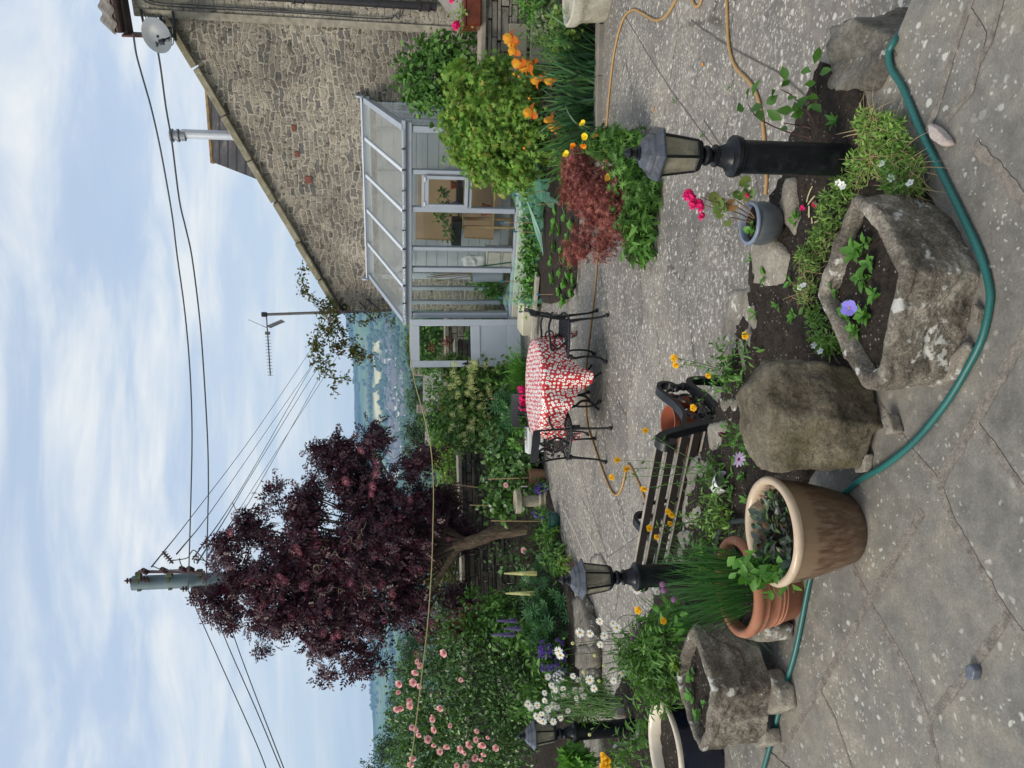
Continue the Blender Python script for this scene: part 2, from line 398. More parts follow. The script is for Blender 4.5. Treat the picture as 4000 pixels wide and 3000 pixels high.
def curve(pts, k=6):
    """Catmull-Rom through points"""
    P = [Vector(p) for p in pts]; P = [2*P[0]-P[1]]+P+[2*P[-1]-P[-2]]; o = []
    for i in range(1, len(P)-2):
        for j in range(k):
            t = j/k; a, b, c, d = P[i-1:i+3]
            o.append(.5*((2*b)+(c-a)*t+(2*a-5*b+4*c-d)*t*t+(3*b-a-3*c+d)*t**3))
    o.append(P[-2]); return o

# ---------------------------------------------------------------- leaf helpers (numpy)
def nz(a): return a/np.maximum(np.linalg.norm(a, axis=1, keepdims=True), 1e-9)
def npmesh(name, v, f, mats, mi=None, smooth=False):
    me = bpy.data.meshes.new(name); v = np.asarray(v, dtype=np.float32); f = np.asarray(f, dtype=np.int32)
    me.vertices.add(len(v)); me.vertices.foreach_set('co', v.ravel())
    k = f.shape[1]; me.loops.add(f.size); me.loops.foreach_set('vertex_index', f.ravel())
    me.polygons.add(len(f)); me.polygons.foreach_set('loop_start', np.arange(0, f.size, k, dtype=np.int32)); me.polygons.foreach_set('loop_total', np.full(len(f), k, dtype=np.int32))
    for m in (mats if isinstance(mats, (list, tuple)) else [mats]): me.materials.append(m)
    if mi is not None: me.polygons.foreach_set('material_index', np.asarray(mi, dtype=np.int32))
    if smooth: me.polygons.foreach_set('use_smooth', np.ones(len(f), dtype=bool))
    me.update(calc_edges=True); return me
def T_leaf(w=.28, fold=.10, droop=.12):
    v = [(0, 0, 0), (0, .5, -fold*.3), (0, 1, -droop), (-w, .42, fold), (w, .42, fold), (-w*.72, .72, fold*.6-droop*.4), (w*.72, .72, fold*.6-droop*.4)]
    return np.array(v), np.array([(0, 1, 3), (3, 1, 5), (5, 1, 2), (0, 4, 1), (4, 6, 1), (6, 2, 1)])
def T_dia(w=.3): return np.array([(0, 0, 0), (-w, .5, .06), (w, .5, .06), (0, 1, -.08)]), np.array([(0, 2, 1), (1, 2, 3)])
def T_star(n=7, deep=.38, spread=R(250)):
    v = [(0, 0, 0)]; f = []
    for i in range(n):
        a = -spread/2+spread*i/(n-1); L = 1-.35*abs(a)/(spread/2)
        v.append((math.sin(a)*L, math.cos(a)*L, -.12*L)); 
        if i < n-1:
            b = a+spread/(n-1)/2; v.append((math.sin(b)*deep, math.cos(b)*deep, .04))
    for i in range(1, len(v)-1): f.append((0, i+1, i))
    return np.array(v), np.array(f)
def T_palm(n=9, w=.11, cup=.25):
    v = []; f = []
    for i in range(n):
        a = 2*math.pi*i/n; s, c = math.sin(a), math.cos(a); k = len(v)
        for (r, q, z) in ((.04, 0, 0), (.6, -w, cup*.55), (.6, w, cup*.55), (1, 0, cup*.7)):
            v.append((s*r+c*q, c*r-s*q, z))
        f += [(k, k+2, k+1), (k+1, k+2, k+3)]
    return np.array(v), np.array(f)
def T_pinn(n=7, w=.10):
    """a feathered leaf: pairs of leaflets on one rib"""
    v = []; f = []
    for i in range(n):
        t = (i//2+1)/(n//2+1); sd = -1 if i % 2 else 1
        if i == n-1: b = (0, .72); a = 0; L = .32
        else: b = (0, t*.72); a = sd*R(58); L = .42*(1-.3*t)
        s, c = math.sin(a), math.cos(a); k = len(v)
        for (r, q, z) in ((0, 0, 0), (.5, -w, .03), (.5, w, .03), (1, 0, -.08)):
            v.append((b[0]+s*r*L+c*q*.8, b[1]+c*r*L-s*q*.8, z-.12*t*t))
        f += [(k, k+2, k+1), (k+1, k+2, k+3)]
    return np.array(v), np.array(f)
def inst(T, pos, d, n, s, wid=None):
    V, Fc = T; N = len(pos); y = nz(d); z = nz(n-(n*y).sum(1, keepdims=True)*y); x = np.cross(y, z)
    s = np.broadcast_to(s, (N,)); wx = s if wid is None else wid
    P = pos[:, None, :]+(V[None, :, 0:1]*wx[:, None, None])*x[:, None, :]+(V[None, :, 1:2]*s[:, None, None])*y[:, None, :]+(V[None, :, 2:3]*s[:, None, None])*z[:, None, :]
    Fa = Fc[None]+(np.arange(N)*len(V))[:, None, None]
    return P.reshape(-1, 3), Fa.reshape(-1, 3)
def rnd(n, k=3): return RNG.normal(size=(n, k))
def cloud(blobs, N, ncl, spread, rmin=.6):
    """leaf places gathered in clumps near the skin of a set of ellipsoids"""
    B = [(np.array(c), np.array(r)) for c, r in blobs]
    w = np.array([np.prod(r)**(2/3) for c, r in B]); w /= w.sum()
    bi = RNG.choice(len(B), ncl, p=w); d = nz(rnd(ncl)); rr = RNG.uniform(rmin, 1, (ncl, 1))
    cc = np.array([B[i][0] for i in bi])+d*rr*np.array([B[i][1] for i in bi])
    wt = RNG.uniform(.35, 1.6, ncl); ci = RNG.choice(ncl, N, p=wt/wt.sum())
    sp = spread*RNG.uniform(.6, 1.35, ncl)
    off = rnd(N)*sp[ci][:, None]
    pos = cc[ci]+off
    outw = nz(d[ci]*.8+nz(off)*.9)
    return pos, outw, cc
def leaves(T, pos, outw, size, up=.5, jit=.5, droop=.35, var=.3):
    N = len(pos)
    n = nz(outw*.8+np.array([[0, 0, up]])+jit*rnd(N)*.6)
    d = nz(outw*.6+rnd(N)*.7+np.array([[0, 0, -droop]]))
    return inst(T, pos, d, n, size*RNG.uniform(1-var, 1+var, N))
def join(parts):
    vs = []; fs = []; k = 0
    for v, f in parts: vs.append(v); fs.append(f+k); k += len(v)
    return np.concatenate(vs), np.concatenate(fs)
def blades(bases, dirs, L, w, bend, seg=5, sway=.5):
    """strap leaves: bent ribbons; dirs are starting directions"""
    N = len(bases); L = np.broadcast_to(L, (N,)); up = np.array([[0, 0, 1.]])
    side = nz(np.cross(dirs, up)+rnd(N)*sway*.3); p = bases.copy(); d = nz(dirs); V = []; 
    be = np.broadcast_to(bend, (N,))
    hz = d*np.array([[1, 1, 0]])+rnd(N)*np.array([[.3, .3, 0]]); hz = nz(hz)
    for i in range(seg+1):
        t = i/seg; ww = w*(1-.85*t**2.2)*(0.75+.5*min(t*3, 1)/1.0*.5)
        V.append(np.stack([p-side*ww/2, p+side*ww/2], 1))
        p = p+d*(L/seg)[:, None]; d = nz(d+(hz*.6-up)*(be*(.4+t)/seg)[:, None])
    V = np.stack(V, 1).reshape(N, -1, 3); k = (seg+1)*2; Fc = []
    for i in range(seg): Fc += [(2*i, 2*i+1, 2*i+3), (2*i, 2*i+3, 2*i+2)]
    Fa = np.array(Fc)[None]+(np.arange(N)*k)[:, None, None]
    return V.reshape(-1, 3), Fa.reshape(-1, 3)
def petals(rows, disc=None, seg=2):
    """flower head facing +Z. rows: (count, length, width, lift angle, curl, base radius, z)"""
    mb = MB()
    for (n, L, W, lift, curl, r0, z0) in rows:
        ph = random.random()*6
        for i in range(n):
            a = 2*math.pi*i/n+ph+random.uniform(-.12, .12); l = L*random.uniform(.9, 1.08); q = lift+random.uniform(-.12, .12)
            er = Vector((math.cos(a), math.sin(a), 0)); ep = Vector((-math.sin(a), math.cos(a), 0))
            p = er*r0+Vector((0, 0, z0)); vs = []
            for j, wd in enumerate((.45, .95, 1.0, .45)):
                vs += [p-ep*W*wd/2, p+ep*W*wd/2]
                dd = er*math.cos(q)+Vector((0, 0, 1))*math.sin(q); p = p+dd*l/3; q += curl/3
            mb.add(vs, [(0, 1, 3, 2), (2, 3, 5, 4), (4, 5, 7, 6)])
    if disc:
        mb.cm = 1; r, h, z = disc
        mb.lathe([(r, z), (r*.9, z+h*.6), (r*.5, z+h), (1e-4, z+h*1.05)], 10, cap=False)
    return mb
def smoothnoise(p, s): return noise.fractal(Vector(p)*s, .9, 2.1, 4)

def rock(pts, sub=4, amp=.03, fs=5.0, soft=14, seed=0, mat=None, name='stone', flat=None):
    """rounded, roughened hull of the given world points, as a mesh"""
    bm = bmesh.new()
    for p in pts: bm.verts.new(p)
    bmesh.ops.convex_hull(bm, input=bm.verts)
    bm.normal_update(); c = Vector((0, 0, 0))
    for p in pts: c += Vector(p)
    c /= len(pts)
    pl = [(f.normal.copy(), (f.calc_center_median()-c).dot(f.normal)) for f in bm.faces]
    bm.free()
    NN = np.array([n for n, h in pl]); H = np.array([max(h, 1e-4) for n, h in pl])
    b2 = bmesh.new(); bmesh.ops.create_icosphere(b2, subdivisions=sub, radius=1)
    off = Vector((seed*3.1, seed*1.7, seed*.7))
    for v in b2.verts:
        d = np.array(v.co.normalized()); q = NN @ d/H
        q = q[q > 1e-6]; r = 1/np.power(np.sum(np.power(q, soft)), 1/soft)
        p = Vector(d*r)
        k = noise.fractal((p+off)*fs, .85, 2.1, 5)*amp+abs(noise.noise((p+off)*fs*.45))*amp*.8-amp*.3
        v.co = c+p+Vector(d)*k
    bm = b2; me = bpy.data.meshes.new(name); 
    for f in bm.faces: f.smooth = True
    bm.to_mesh(me); bm.free(); me.materials.append(mat); return me
# ================================================================ THE SETTING
MORTAR = plain('gritty_mortar', (.215, .19, .16), .95, .5, 30, bump=1.0, bd=.008, bs=110)
TERR = paving('terrace_flags', (.182, .171, .150), (.10, .095, .085), (.50, .49, .43), .12, 27, (.245, .22, .175))
LOWP = paving('lower_patio_flags', (.19, .175, .158), (.125, .117, .11), (.54, .515, .455), 1.0, 17, (.25, .225, .19), .85)
KERB = plain('concrete_kerb', (.22, .205, .175), .9, .3, 5, bump=.4, bs=60)
ROCK = rockmat('field_stone', (.16, .14, .115), (.27, .24, .195), (.40, .37, .31), .60, 8)
ROCKD = rockmat('dark_field_stone', (.07, .062, .052), (.15, .135, .11), (.27, .25, .21), .62, 9)
BOULD = rockmat('boulder_stone', (.062, .052, .035), (.155, .132, .092), (.27, .238, .175), .70, 10, moss=(.125, .105, .045), bsc=1.25)
TROUGH = rockmat('trough_stone', (.05, .043, .034), (.18, .155, .122), (.43, .39, .32), .60, 8.5, bsc=1.5)

def sheet(name, poly, z, mat, grid=None, amp=0, fs=6, kind='structure', edge=.0, mound=0):
    """flat or gently lumpy sheet filling a polygon"""
    bm = bmesh.new(); vs = [bm.verts.new((p[0], p[1], z)) for p in poly]; bm.faces.new(vs)
    if grid:
        xs = [p[0] for p in poly]; ys = [p[1] for p in poly]
        bmesh.ops.triangulate(bm, faces=bm.faces)
        for ax, lo, hi in ((0, min(xs), max(xs)), (1, min(ys), max(ys))):
            q = lo+grid
            while q < hi:
                co_ = [0, 0, z]; co_[ax] = q; no = [0, 0, 0]; no[ax] = 1
                bmesh.ops.bisect_plane(bm, geom=bm.verts[:]+bm.edges[:]+bm.faces[:], plane_co=co_, plane_no=no); q += grid
        bm.verts.ensure_lookup_table()
        for v in bm.verts:
            b = v.is_boundary
            h = 0 if b else noise.fractal(v.co*fs, .8, 2.2, 5)*amp+mound
            v.co.z += h-(edge if b else 0)
    bm.normal_update()
    for f in bm.faces:
        f.smooth = bool(grid)
        if f.normal.z < 0: f.normal_flip()
    me = bpy.data.meshes.new(name); bm.to_mesh(me); bm.free(); me.materials.append(mat)
    o = link(name, me); return tag(o, kind=kind)
def px(l, z=0.0): return [G(x, y, z) for x, y in l]

# --- upper terrace: a raised slab of flags carried by the retaining wall
EDGE = px([(3250, 130), (3205, 240), (3130, 420), (3060, 690), (2990, 820), (2945, 990), (2950, 1110), (2890, 1300), (2815, 1560), (2750, 1760), (2670, 2080), (2600, 2240), (2440, 2640), (2330, 2860)])
LEFT_END = EDGE[-1]+(EDGE[-1]-EDGE[-3])*2.5
RC = px([(3478, 205), (3560, 0), (3600, -160)])
TPOLY = [RC[2]+Vector((.55, -.35, 0)), RC[2], RC[1], RC[0]]+EDGE+[LEFT_END, Vector((LEFT_END.x, -3, 0)), Vector((3.2, -3, 0)), Vector((3.2, RC[2].y-.5, 0))]
mb = MB(); mb.prism([(p.x, p.y) for p in TPOLY], LP-.05, 0)
tag(part('upper_terrace', mb, TERR, smooth=False), kind='structure')
# --- lower patio
sheet('lower_patio', [(-9, -1), (9, -1), (9, 16.2), (-9, 16.2)], LP, LOWP)

def ribbons(name, lines, z, mat, w0=.007, w1=.012, step=.012, seed=0):
    mb = MB(); off = seed*7.3
    for li, (pl, wf) in enumerate(lines):
        P = curve(pl, 1) if False else [Vector(p) for p in pl]
        Q = []
        for a, b in zip(P[:-1], P[1:]):
            n = max(2, int((b-a).length/step))
            for i in range(n): Q.append(a.lerp(b, i/n))
        Q.append(P[-1]); L = []; Rr = []
        for i, q in enumerate(Q):
            t = (Q[min(i+1, len(Q)-1)]-Q[max(i-1, 0)]).normalized(); s = Vector((-t.y, t.x, 0))
            c = q+s*noise.noise((q+Vector((off, li, 0)))*5)*.003
            wl = wf*(w0+(w1-w0)*(.5+.8*noise.noise((q+Vector((li*3.3, off, 0)))*34))); wr = wf*(w0+(w1-w0)*(.5+.8*noise.noise((q+Vector((off, li*5.1, 3)))*37)))
            L.append((c.x+s.x*wl, c.y+s.y*wl, z+li*.0002)); Rr.append((c.x-s.x*wr, c.y-s.y*wr, z+li*.0002))
        n = len(Q); mb.add(L+Rr, [[n+i, n+i+1, i+1, i] for i in range(n-1)])
    return tag(part(name, mb, mat, smooth=False), kind='structure')
J = lambda *l: px(l)
ribbons('mortar_joints', [
    (J((3230, 1900), (3330, 2210), (3395, 2350), (3540, 2600), (3620, 2800), (3680, 3060)), 1.0),
    (J((3605, 2000), (3490, 2190), (3395, 2350), (3200, 2690), (3090, 2880), (2990, 3060)), 1.15),
    (J((3200, 2690), (3260, 2800), (3330, 3000)), .5),
    (J((3410, 1545), (3560, 1760), (3669, 1886), (3720, 2030), (3810, 2190), (3935, 2400), (4030, 2520), (4120, 2600)), 1.0),
    (J((3669, 1886), (3735, 1770), (3808, 1651), (3900, 1490), (4005, 1310), (4120, 1150)), 1.5),
    (J((3820, 1660), (3900, 1770), (4010, 1925), (4100, 2060)), .9),
    (J((3935, 2400), (3880, 2490), (3790, 2620), (3630, 2810)), 1.1),
    (J((3800, 555), (3880, 640), (4005, 790), (4150, 960)), 1.4),
    (J((3620, 520), (3660, 430), (3723, 215), (3795, 0), (3830, -120)), 1.0),
    (J((3700, 470), (3760, 400), (3800, 350), (3830, 230)), .8),
    (J((3830, 240), (3850, 130), (3790, 40)), .6), (J((3830, 240), (3880, 140), (3930, -60)), .8),
    (J((2960, 2900), (3060, 2990), (3200, 3100)), .8),
], .0012, MORTAR, .008, .016)
J2 = lambda *l: px(l, LP)
DARKJ = plain('dark_joint', (.10, .09, .078), .95, .4, 30, bump=.8, bs=90); PALEJ = plain('pale_joint', (.42, .39, .34), .95, .3, 30, bump=.8, bs=90)
ribbons('patio_joints', [
    (J2((2440, 60), (2530, 210), (2620, 350), (2760, 540), (2840, 640)), .8), (J2((2700, 80), (2800, 150), (2900, 210), (3040, 280), (3200, 420)), 1.1),
    (J2((2750, 470), (2830, 590), (2900, 700)), .9),
    (J2((2370, 2130), (2375, 2180), (2300, 1960), (2260, 1800)), .6), (J2((2370, 2180), (2500, 2090), (2620, 1980)), .5)], LP+.0015, DARKJ, .004, .009, .03, 2)
ribbons('pale_patio_joints', [
    (J2((2200, 1990), (2250, 2090), (2310, 2240)), .9), (J2((2270, 2030), (2330, 2150), (2380, 2230)), .8), (J2((2390, 1980), (2410, 2050), (2450, 2130)), .9), (J2((2180, 1760), (2240, 1880), (2260, 1960)), .7)], LP+.0015, PALEJ, .008, .016, .05, 3)

# --- the raised bed's soil, laid over the terrace edge
SOIL = M['soil']
BED = EDGE[1:]+[LEFT_END]+px([(2560, 3250), (2745, 3020), (2790, 2800), (2850, 2600), (2960, 2400), (3090, 2120), (3165, 1870), (3250, 1740), (3330, 1550), (3450, 1300), (3560, 1050), (3655, 800), (3600, 690), (3490, 560), (3395, 420), (3370, 330), (3270, 260)])
sheet('raised_bed_soil', [(p.x, p.y) for p in BED], .008, SOIL, .035, .022, 7, edge=.006, mound=.014)

# --- retaining wall under the terrace edge (its stones show beside the bench)
WALLST = rubble('retaining_rubble', [(.10, .09, .075), (.2, .18, .15), (.29, .265, .22)], (.07, .06, .05), 4, 9)
mb = MB(); E2 = [RC[0]]+EDGE+[LEFT_END]
for a, b in zip(E2[:-1], E2[1:]):
    d = (b-a).normalized(); n = Vector((d.y, -d.x, 0))
    if n.y < 0: n = -n
    m_ = (a+b)/2+n*.035; mb.box((m_.x, m_.y, (LP-.06)/2), ((b-a).length+.05, .07, -LP-.07), math.atan2(d.y, d.x))
tag(part('retaining_wall', mb, WALLST, smooth=False), 'low stone retaining wall that carries the terrace behind the bench', 'wall')

def flatstone(pp, z, h, label, seed, mat=ROCK, name='edging_stone', group='stones edging the raised bed', amp=.016, sub=4, soft=24):
    P = px(pp, z); c = sum(P, Vector())/len(P); P = [c+(p-c)*1.14+Vector((0, 0, .012)) for p in P]; pts = []
    for p in P:
        pts.append(p); q = c+(p-c)*1.03; pts.append((q.x, q.y, z-h))
    o = link(name, rock(pts, sub, amp, 7, soft, seed, mat, name)); return tag(o, label, 'stone', group)
ES = px([(3215, 105), (3235, 345), (3400, 350), (3485, 215), (3440, 130), (3300, 62)], .03); ES = ES+[Vector((p.x+.10*(i in (0, 4, 5, 3)), p.y+.03, LP)) for i, p in enumerate(ES)]+[Vector((p.x+.05, p.y, -.22)) for i, p in enumerate(ES) if i in (0, 4, 5)]
tag(link('edging_stone', rock(ES, 6, .03, 8, 40, 1, ROCKD, 'edging_stone')), 'big flat edging stone with a dark broken side by the end of the green hose', 'stone', 'stones edging the raised bed')
flatstone([(3060, 700), (3050, 800), (3090, 930), (3110, 850), (3100, 700)], .035, .3, 'pale edging stone under the small grey glazed pot', 2)
flatstone([(2940, 940), (2990, 900), (3075, 1000), (3060, 1100), (2945, 1120)], .03, .35, 'pale sloping edging stone between the grey pot and the flat slab', 3)
flatstone([(2850, 1150), (2940, 1130), (2960, 1250), (2930, 1450), (2870, 1500), (2800, 1400)], .012, .3, 'wide flat edging slab under the serrated yellow flower leaves', 4)
flatstone([(2812, 1560), (2880, 1555), (2862, 1655), (2835, 1650)], .02, .4, 'small wedge of stone against the right end of the bench', 5)
flatstone([(2760, 1660), (2835, 1640), (2815, 1750), (2775, 1760)], .03, .4, 'brown pitted edging stone behind the purple flower bud', 6)
flatstone([(2695, 1800), (2740, 1790), (2790, 1850), (2770, 1990), (2690, 2060), (2660, 2040)], .02, .4, 'long low edging slab behind the white plastic tub', 7)
flatstone([(2650, 2080), (2710, 2070), (2720, 2170), (2650, 2210)], .02, .4, 'rough edging stone beside the middle lamp', 8)
flatstone([(2310, 2755), (2360, 2745), (2400, 2780), (2395, 2820), (2320, 2822)], .10, .25, 'grey split edging stone behind the left lamp', 9)
flatstone([(2300, 2870), (2330, 2850), (2345, 2960), (2310, 3050)], .06, .3, 'long brown edging stone left of the left lamp', 10, ROCKD)
flatstone([(2680, 2230), (2620, 2280), (2560, 2500), (2600, 2600), (2720, 2450)], .0, .3, 'buried edging slab between the middle lamp and the daisies', 11, ROCKD)

# --- garden beds on the lower level
sheet('left_bed_soil', [(p.x, p.y) for p in px([(2178, 2045), (2215, 2190), (2238, 2290), (2262, 2420), (2275, 2640), (2285, 3200)], LP)]+[(-9, 8.4), (-9, 14.2), (0.4, 14.2), (-.2, 11.9), (-1.2, 11.8)], LP+.03, SOIL, .12, .05, 3, edge=.02, mound=.03)
sheet('vegetable_bed_soil', [(p.x, p.y) for p in px([(2228, 1165), (2252, 1120), (2258, 1030), (2262, 900), (2270, 760), (2280, 560), (2330, 500), (2340, 150), (2345, -100)], LP)]+[(6.5, 8.6), (6.8, 10.4), (4.0, 11.7), (2.0, 12.9), (1.45, 12.5), (1.25, 11.6), (1.15, 10.9)], LP+.03, SOIL, .10, .04, 3, edge=.02, mound=.03)
kb = px([(2352, -160), (2352, 100), (2346, 300), (2340, 500), (2335, 640)], LP)
mb = MB()
for a, b in zip(kb[:-1], kb[1:]):
    d = b-a; m_ = (a+b)/2; mb.box((m_.x, m_.y, LP+.025), (d.length-.006, .16, .06), math.atan2(d.y, d.x))
tag(part('kerb', mb, KERB, smooth=False), kind='structure')
for i, (a, lb) in enumerate((([(2240, 2345), (2262, 2330), (2300, 2440), (2310, 2520), (2250, 2520)], 'mossy brown border stone just left of the middle lamp'), ([(2250, 2525), (2310, 2525), (2308, 2610), (2250, 2610)], 'layered border stone behind the nearest daisies'), ([(2262, 2615), (2310, 2615), (2310, 2720), (2268, 2730)], 'grey border stone behind the far white daisies'))):
    flatstone(a, LP+.12, .12, lb, 20+i, ROCKD, 'border_stone', 'stones edging the left bed', .03)
flatstone([(2300, 2180), (2345, 2170), (2372, 2215), (2350, 2270), (2310, 2270)], LP+.015, .05, 'round slab let into the lower patio near the middle lamp', 25, ROCK, 'round_slab', None, .006)

# --- terrain: one sheet from under the garden out over the valley to the far ridge
def sstep(a, b, t):
    t = min(max((t-a)/(b-a), 0), 1); return t*t*(3-2*t)
UH = [(-1.6, 110), (-.5, 112), (-.367, 126), (-.2, 140), (-.07, 166), (.03, 180), (.08, 205), (.3, 230), (1.6, 220)]
def ridge(u):
    for (a, ha), (b, hb) in zip(UH[:-1], UH[1:]):
        if u <= b: return ha+(hb-ha)*max(0, (u-a)/(b-a))
    return 220
def tz(x, y):
    if y < 18: return -.80
    u = x/max(y, 1); z = -.8-14*sstep(18, 110, y)-22*sstep(90, 600, y)
    H = ridge(u)
    k = sstep(900, 3500, y); up = (y > 900)*((y-900)/2500)
    z += (H+37)*(.42*min(max(up, 0), 1.0)+.58*sstep(1400, 3450, y))
    if y > 300: z += noise.fractal(Vector((x/420, y/420, 0)), 1, 2, 4)*min(1, (y-300)/1500)*12
    return z
ys = [-60, -20, 0, 8, 14, 18, 22, 27, 33, 40, 50, 62, 76, 92, 110, 135, 165, 200, 250, 310, 380, 460, 550, 650, 760, 880]+[900+i*42 for i in range(1, 63)]+[3560, 3620, 3700, 3800]
us = [-3, -2, -1.4, -1, -.75]+[-.6+.011*i for i in range(0, 93)]+[.5, .75, 1, 1.4, 2, 3]
V = []; Cc = []
fr = random.Random(3); cells = {}
for y in ys:
    for u in us:
        x = u*max(y, 12)+(0 if y > 0 else 0); z = tz(x, y)
        V.append((x, y, z))
        ci = math.floor(u*26+math.sin(y/260)*1.2), math.floor(y/150+math.sin(u*17)*.7)
        if ci not in cells:
            q = fr.random()
            cells[ci] = (.10, .17, .045) if q < .45 else (.14, .20, .06) if q < .7 else (.075, .13, .04) if q < .9 else (.19, .21, .09)
        c = cells[ci]
        if y < 300: c = (.07, .12, .035)
        if y > 2750: c = (.026, .05, .03) if noise.noise(Vector((x/300, y/300, 1)))*.5+sstep(2750, 3050, y) > .3 else c
        if y > 1000 and -.046 < u < .062 and .0192 < (z-1.6)/y < .0272: c = (.62, .54, .30)
        Cc.append((*c, 1))
nu = len(us); Fq = [[j*nu+i, j*nu+i+1, (j+1)*nu+i+1, (j+1)*nu+i] for j in range(len(ys)-1) for i in range(nu-1)]
me = bpy.data.meshes.new('terrain'); me.from_pydata(V, [], Fq); me.update()
ca = me.color_attributes.new('field', 'FLOAT_COLOR', 'POINT'); ca.data.foreach_set('color', np.array(Cc, dtype=np.float32).ravel())
me.polygons.foreach_set('use_smooth', [True]*len(me.polygons))
t = NT('terrain_fields'); at = t.n('VertexColor', layer_name='field'); v = t.co()
me.materials.append(t.set(t.mix(.7, at.outputs[0], t.ramp(t.noise(v, .02, 6, .6), [(.3, .75), (.7, 1.2)]), 'MULTIPLY'), .95, spec=.1))
tag(link('terrain', me), kind='structure')

# --- far woods (a mass) and the far town's houses
T0 = bmesh.new(); bmesh.ops.create_icosphere(T0, subdivisions=1, radius=1)
iv = np.array([v.co[:] for v in T0.verts]); fi = np.array([[v.index for v in f.verts] for f in T0.faces]); T0.free()
VV = []; FF = []; k = 0
def crown(x, y, r):
    global k
    z = tz(x, y); j = 1+.25*RNG.normal(size=(len(iv), 1))*.6
    VV.append(iv*j*np.array([r, r, r*.95])+np.array([x, y, z+r*.75])); FF.append(fi+k); k += len(iv)
for i in range(170):      # spinneys and hedgerows
    y = RNG.uniform(620, 3000); u = RNG.uniform(-.42, .12)
    if -.06 < u < .075 and 2300-u*900 < y < 2500-u*900: continue
    m = int(RNG.uniform(4, 26)); line = RNG.random() < .5; a = RNG.uniform(0, 3.14)
    for q in range(m):
        if line: xx, yy = u*y+math.cos(a)*q*9, y+math.sin(a)*q*9
        else: xx, yy = u*y+RNG.normal()*32, y+RNG.normal()*38
        crown(xx, yy, RNG.uniform(4, 9)*(1 if y > 1000 else .7))
for i in range(420):      # trees round the town
    y = RNG.uniform(1150, 2150); u = RNG.uniform(-.16, .11); crown(u*y, y, RNG.uniform(4.5, 9))
for i in range(260):      # nearer valley woods
    y = RNG.uniform(420, 1000); u = RNG.uniform(-.45, .12); crown(u*y, y, RNG.uniform(4, 8))
for i in range(60):
    q = RNG.uniform(-.056, .062); y = 2300-q*900+RNG.normal()*12; crown(q*y, y, RNG.uniform(5, 9))
tag(link('far_woods', npmesh('far_woods', np.concatenate(VV), np.concatenate(FF), leafmat('far_wood_leaves', [(.03, .06, .02), (.06, .10, .03), (.045, .08, .025)], .8, .0), smooth=False)), 'woods and hedgerow trees scattered over the far valley side', 'woods', kind='stuff')
HW = [plain('far_house_wall', (.85, .82, .76), .8, .1, .2, bump=0), plain('far_house_roof', (.16, .14, .13), .8, .1, .2, bump=0)]
mb = MB(); mb.prism([(-5, -4), (5, -4), (5, 4), (-5, 4)], -2, 5.5); mb.cm = 1
mb.add([(-5.3, -4.5, 5.3), (5.3, -4.5, 5.3), (5.3, 4.5, 5.3), (-5.3, 4.5, 5.3), (-5.3, 0, 9), (5.3, 0, 9)], [(0, 1, 5, 4), (2, 3, 4, 5), (0, 4, 3), (1, 2, 5), (3, 2, 1, 0)])
hm = mb.mesh('far_house', HW, False)
for i in range(190):
    q = i % 3; y = RNG.normal(1800, 90) if q else RNG.normal(1560, 90); u = RNG.uniform(-.12, .075) if q else RNG.uniform(-.11, .02)
    o = link('far_house', hm); o.location = (u*y, y, tz(u*y, y)); o.rotation_euler = (0, 0, RNG.uniform(0, 3.1)); s = RNG.uniform(1.1, 2.0); o.scale = (s, s, s)
    tag(o, 'tiny pale house of the far town across the valley', 'house', 'houses of the far town')

# ================================================================ HOUSE AND CONSERVATORY
WX = Vector((.861, -.509, 0)).normalized(); WN = Vector((.509, .861, 0)).normalized()   # along the gable wall, and away from us
CONS = Vector((1.156, 13.45, LP)); CW, CD, CE, CR = 3.24, 2.0, 2.05, 2.70
CROT = math.atan2(WX.y, WX.x)
HB = CONS+WN*CD                         # on the gable wall
RUB = rubble('gable_rubble', [(.09, .08, .066), (.21, .188, .155), (.32, .285, .23), (.13, .125, .118), (.26, .228, .182), (.41, .37, .30)], (.40, .36, .295), 4.0, 11.0, .018, .035, 1.1)
RUB2 = rubble('limewashed_rubble', [(.27, .24, .19), (.36, .33, .27), (.46, .42, .35)], (.42, .39, .33), 2.8, 7, .03)
COPE = rockmat('coping_stone', (.16, .145, .10), (.25, .225, .16), (.34, .31, .24), .63, 9, moss=(.16, .14, .075))
SLATE = NT('slate'); v = SLATE.co(); wv = SLATE.n('TexWave', {'Vector': v, 'Scale': 1.15, 'Distortion': .15, 'Detail': 2.0}, bands_direction='Z', wave_profile='SAW')
sc_ = SLATE.ramp(SLATE.noise(v, 3, 6, .65), [(.3, (.030, .028, .028)), (.55, (.065, .06, .058)), (.72, (.17, .15, .135))])
sc_ = SLATE.mix(SLATE.ramp(wv.outputs[0], [(0, 1), (.16, .9), (.3, 0)]), sc_, (.012, .012, .013))
SLATE.bump(wv.outputs[0], .8, .03); SLATE.set(sc_, .8)
GZ = (2.61, 5.10); S0, S1 = -.764, 4.36
ho = thing('stone_house', 'stone house with a sloping gable end, slate roof and taller limewashed part', 'house', HB+WX*1.5+Vector((0, 0, -.1)), CROT)
def HL(s, d, z): return Vector((s-1.5, d, z-LP+.1))       # wall-local: along, away, height above world zero
def hpoly(pts, th, name, mat, d0=0, par=ho):
    mb = MB(); n = len(pts); F0 = [HL(s, d0, z) for s, z in pts]; B0 = [HL(s, d0+th, z) for s, z in pts]
    mb.add(F0+B0, [list(range(n)), list(range(n, 2*n))[::-1]]+[[i, n+i, n+(i+1) % n, (i+1) % n] for i in range(n)])
    return part(name, mb, mat, par, False, False)
hpoly([(S0, -.7), (S1, -.7), (S1, GZ[1]), (S0, GZ[0])], .45, 'gable_wall', RUB)
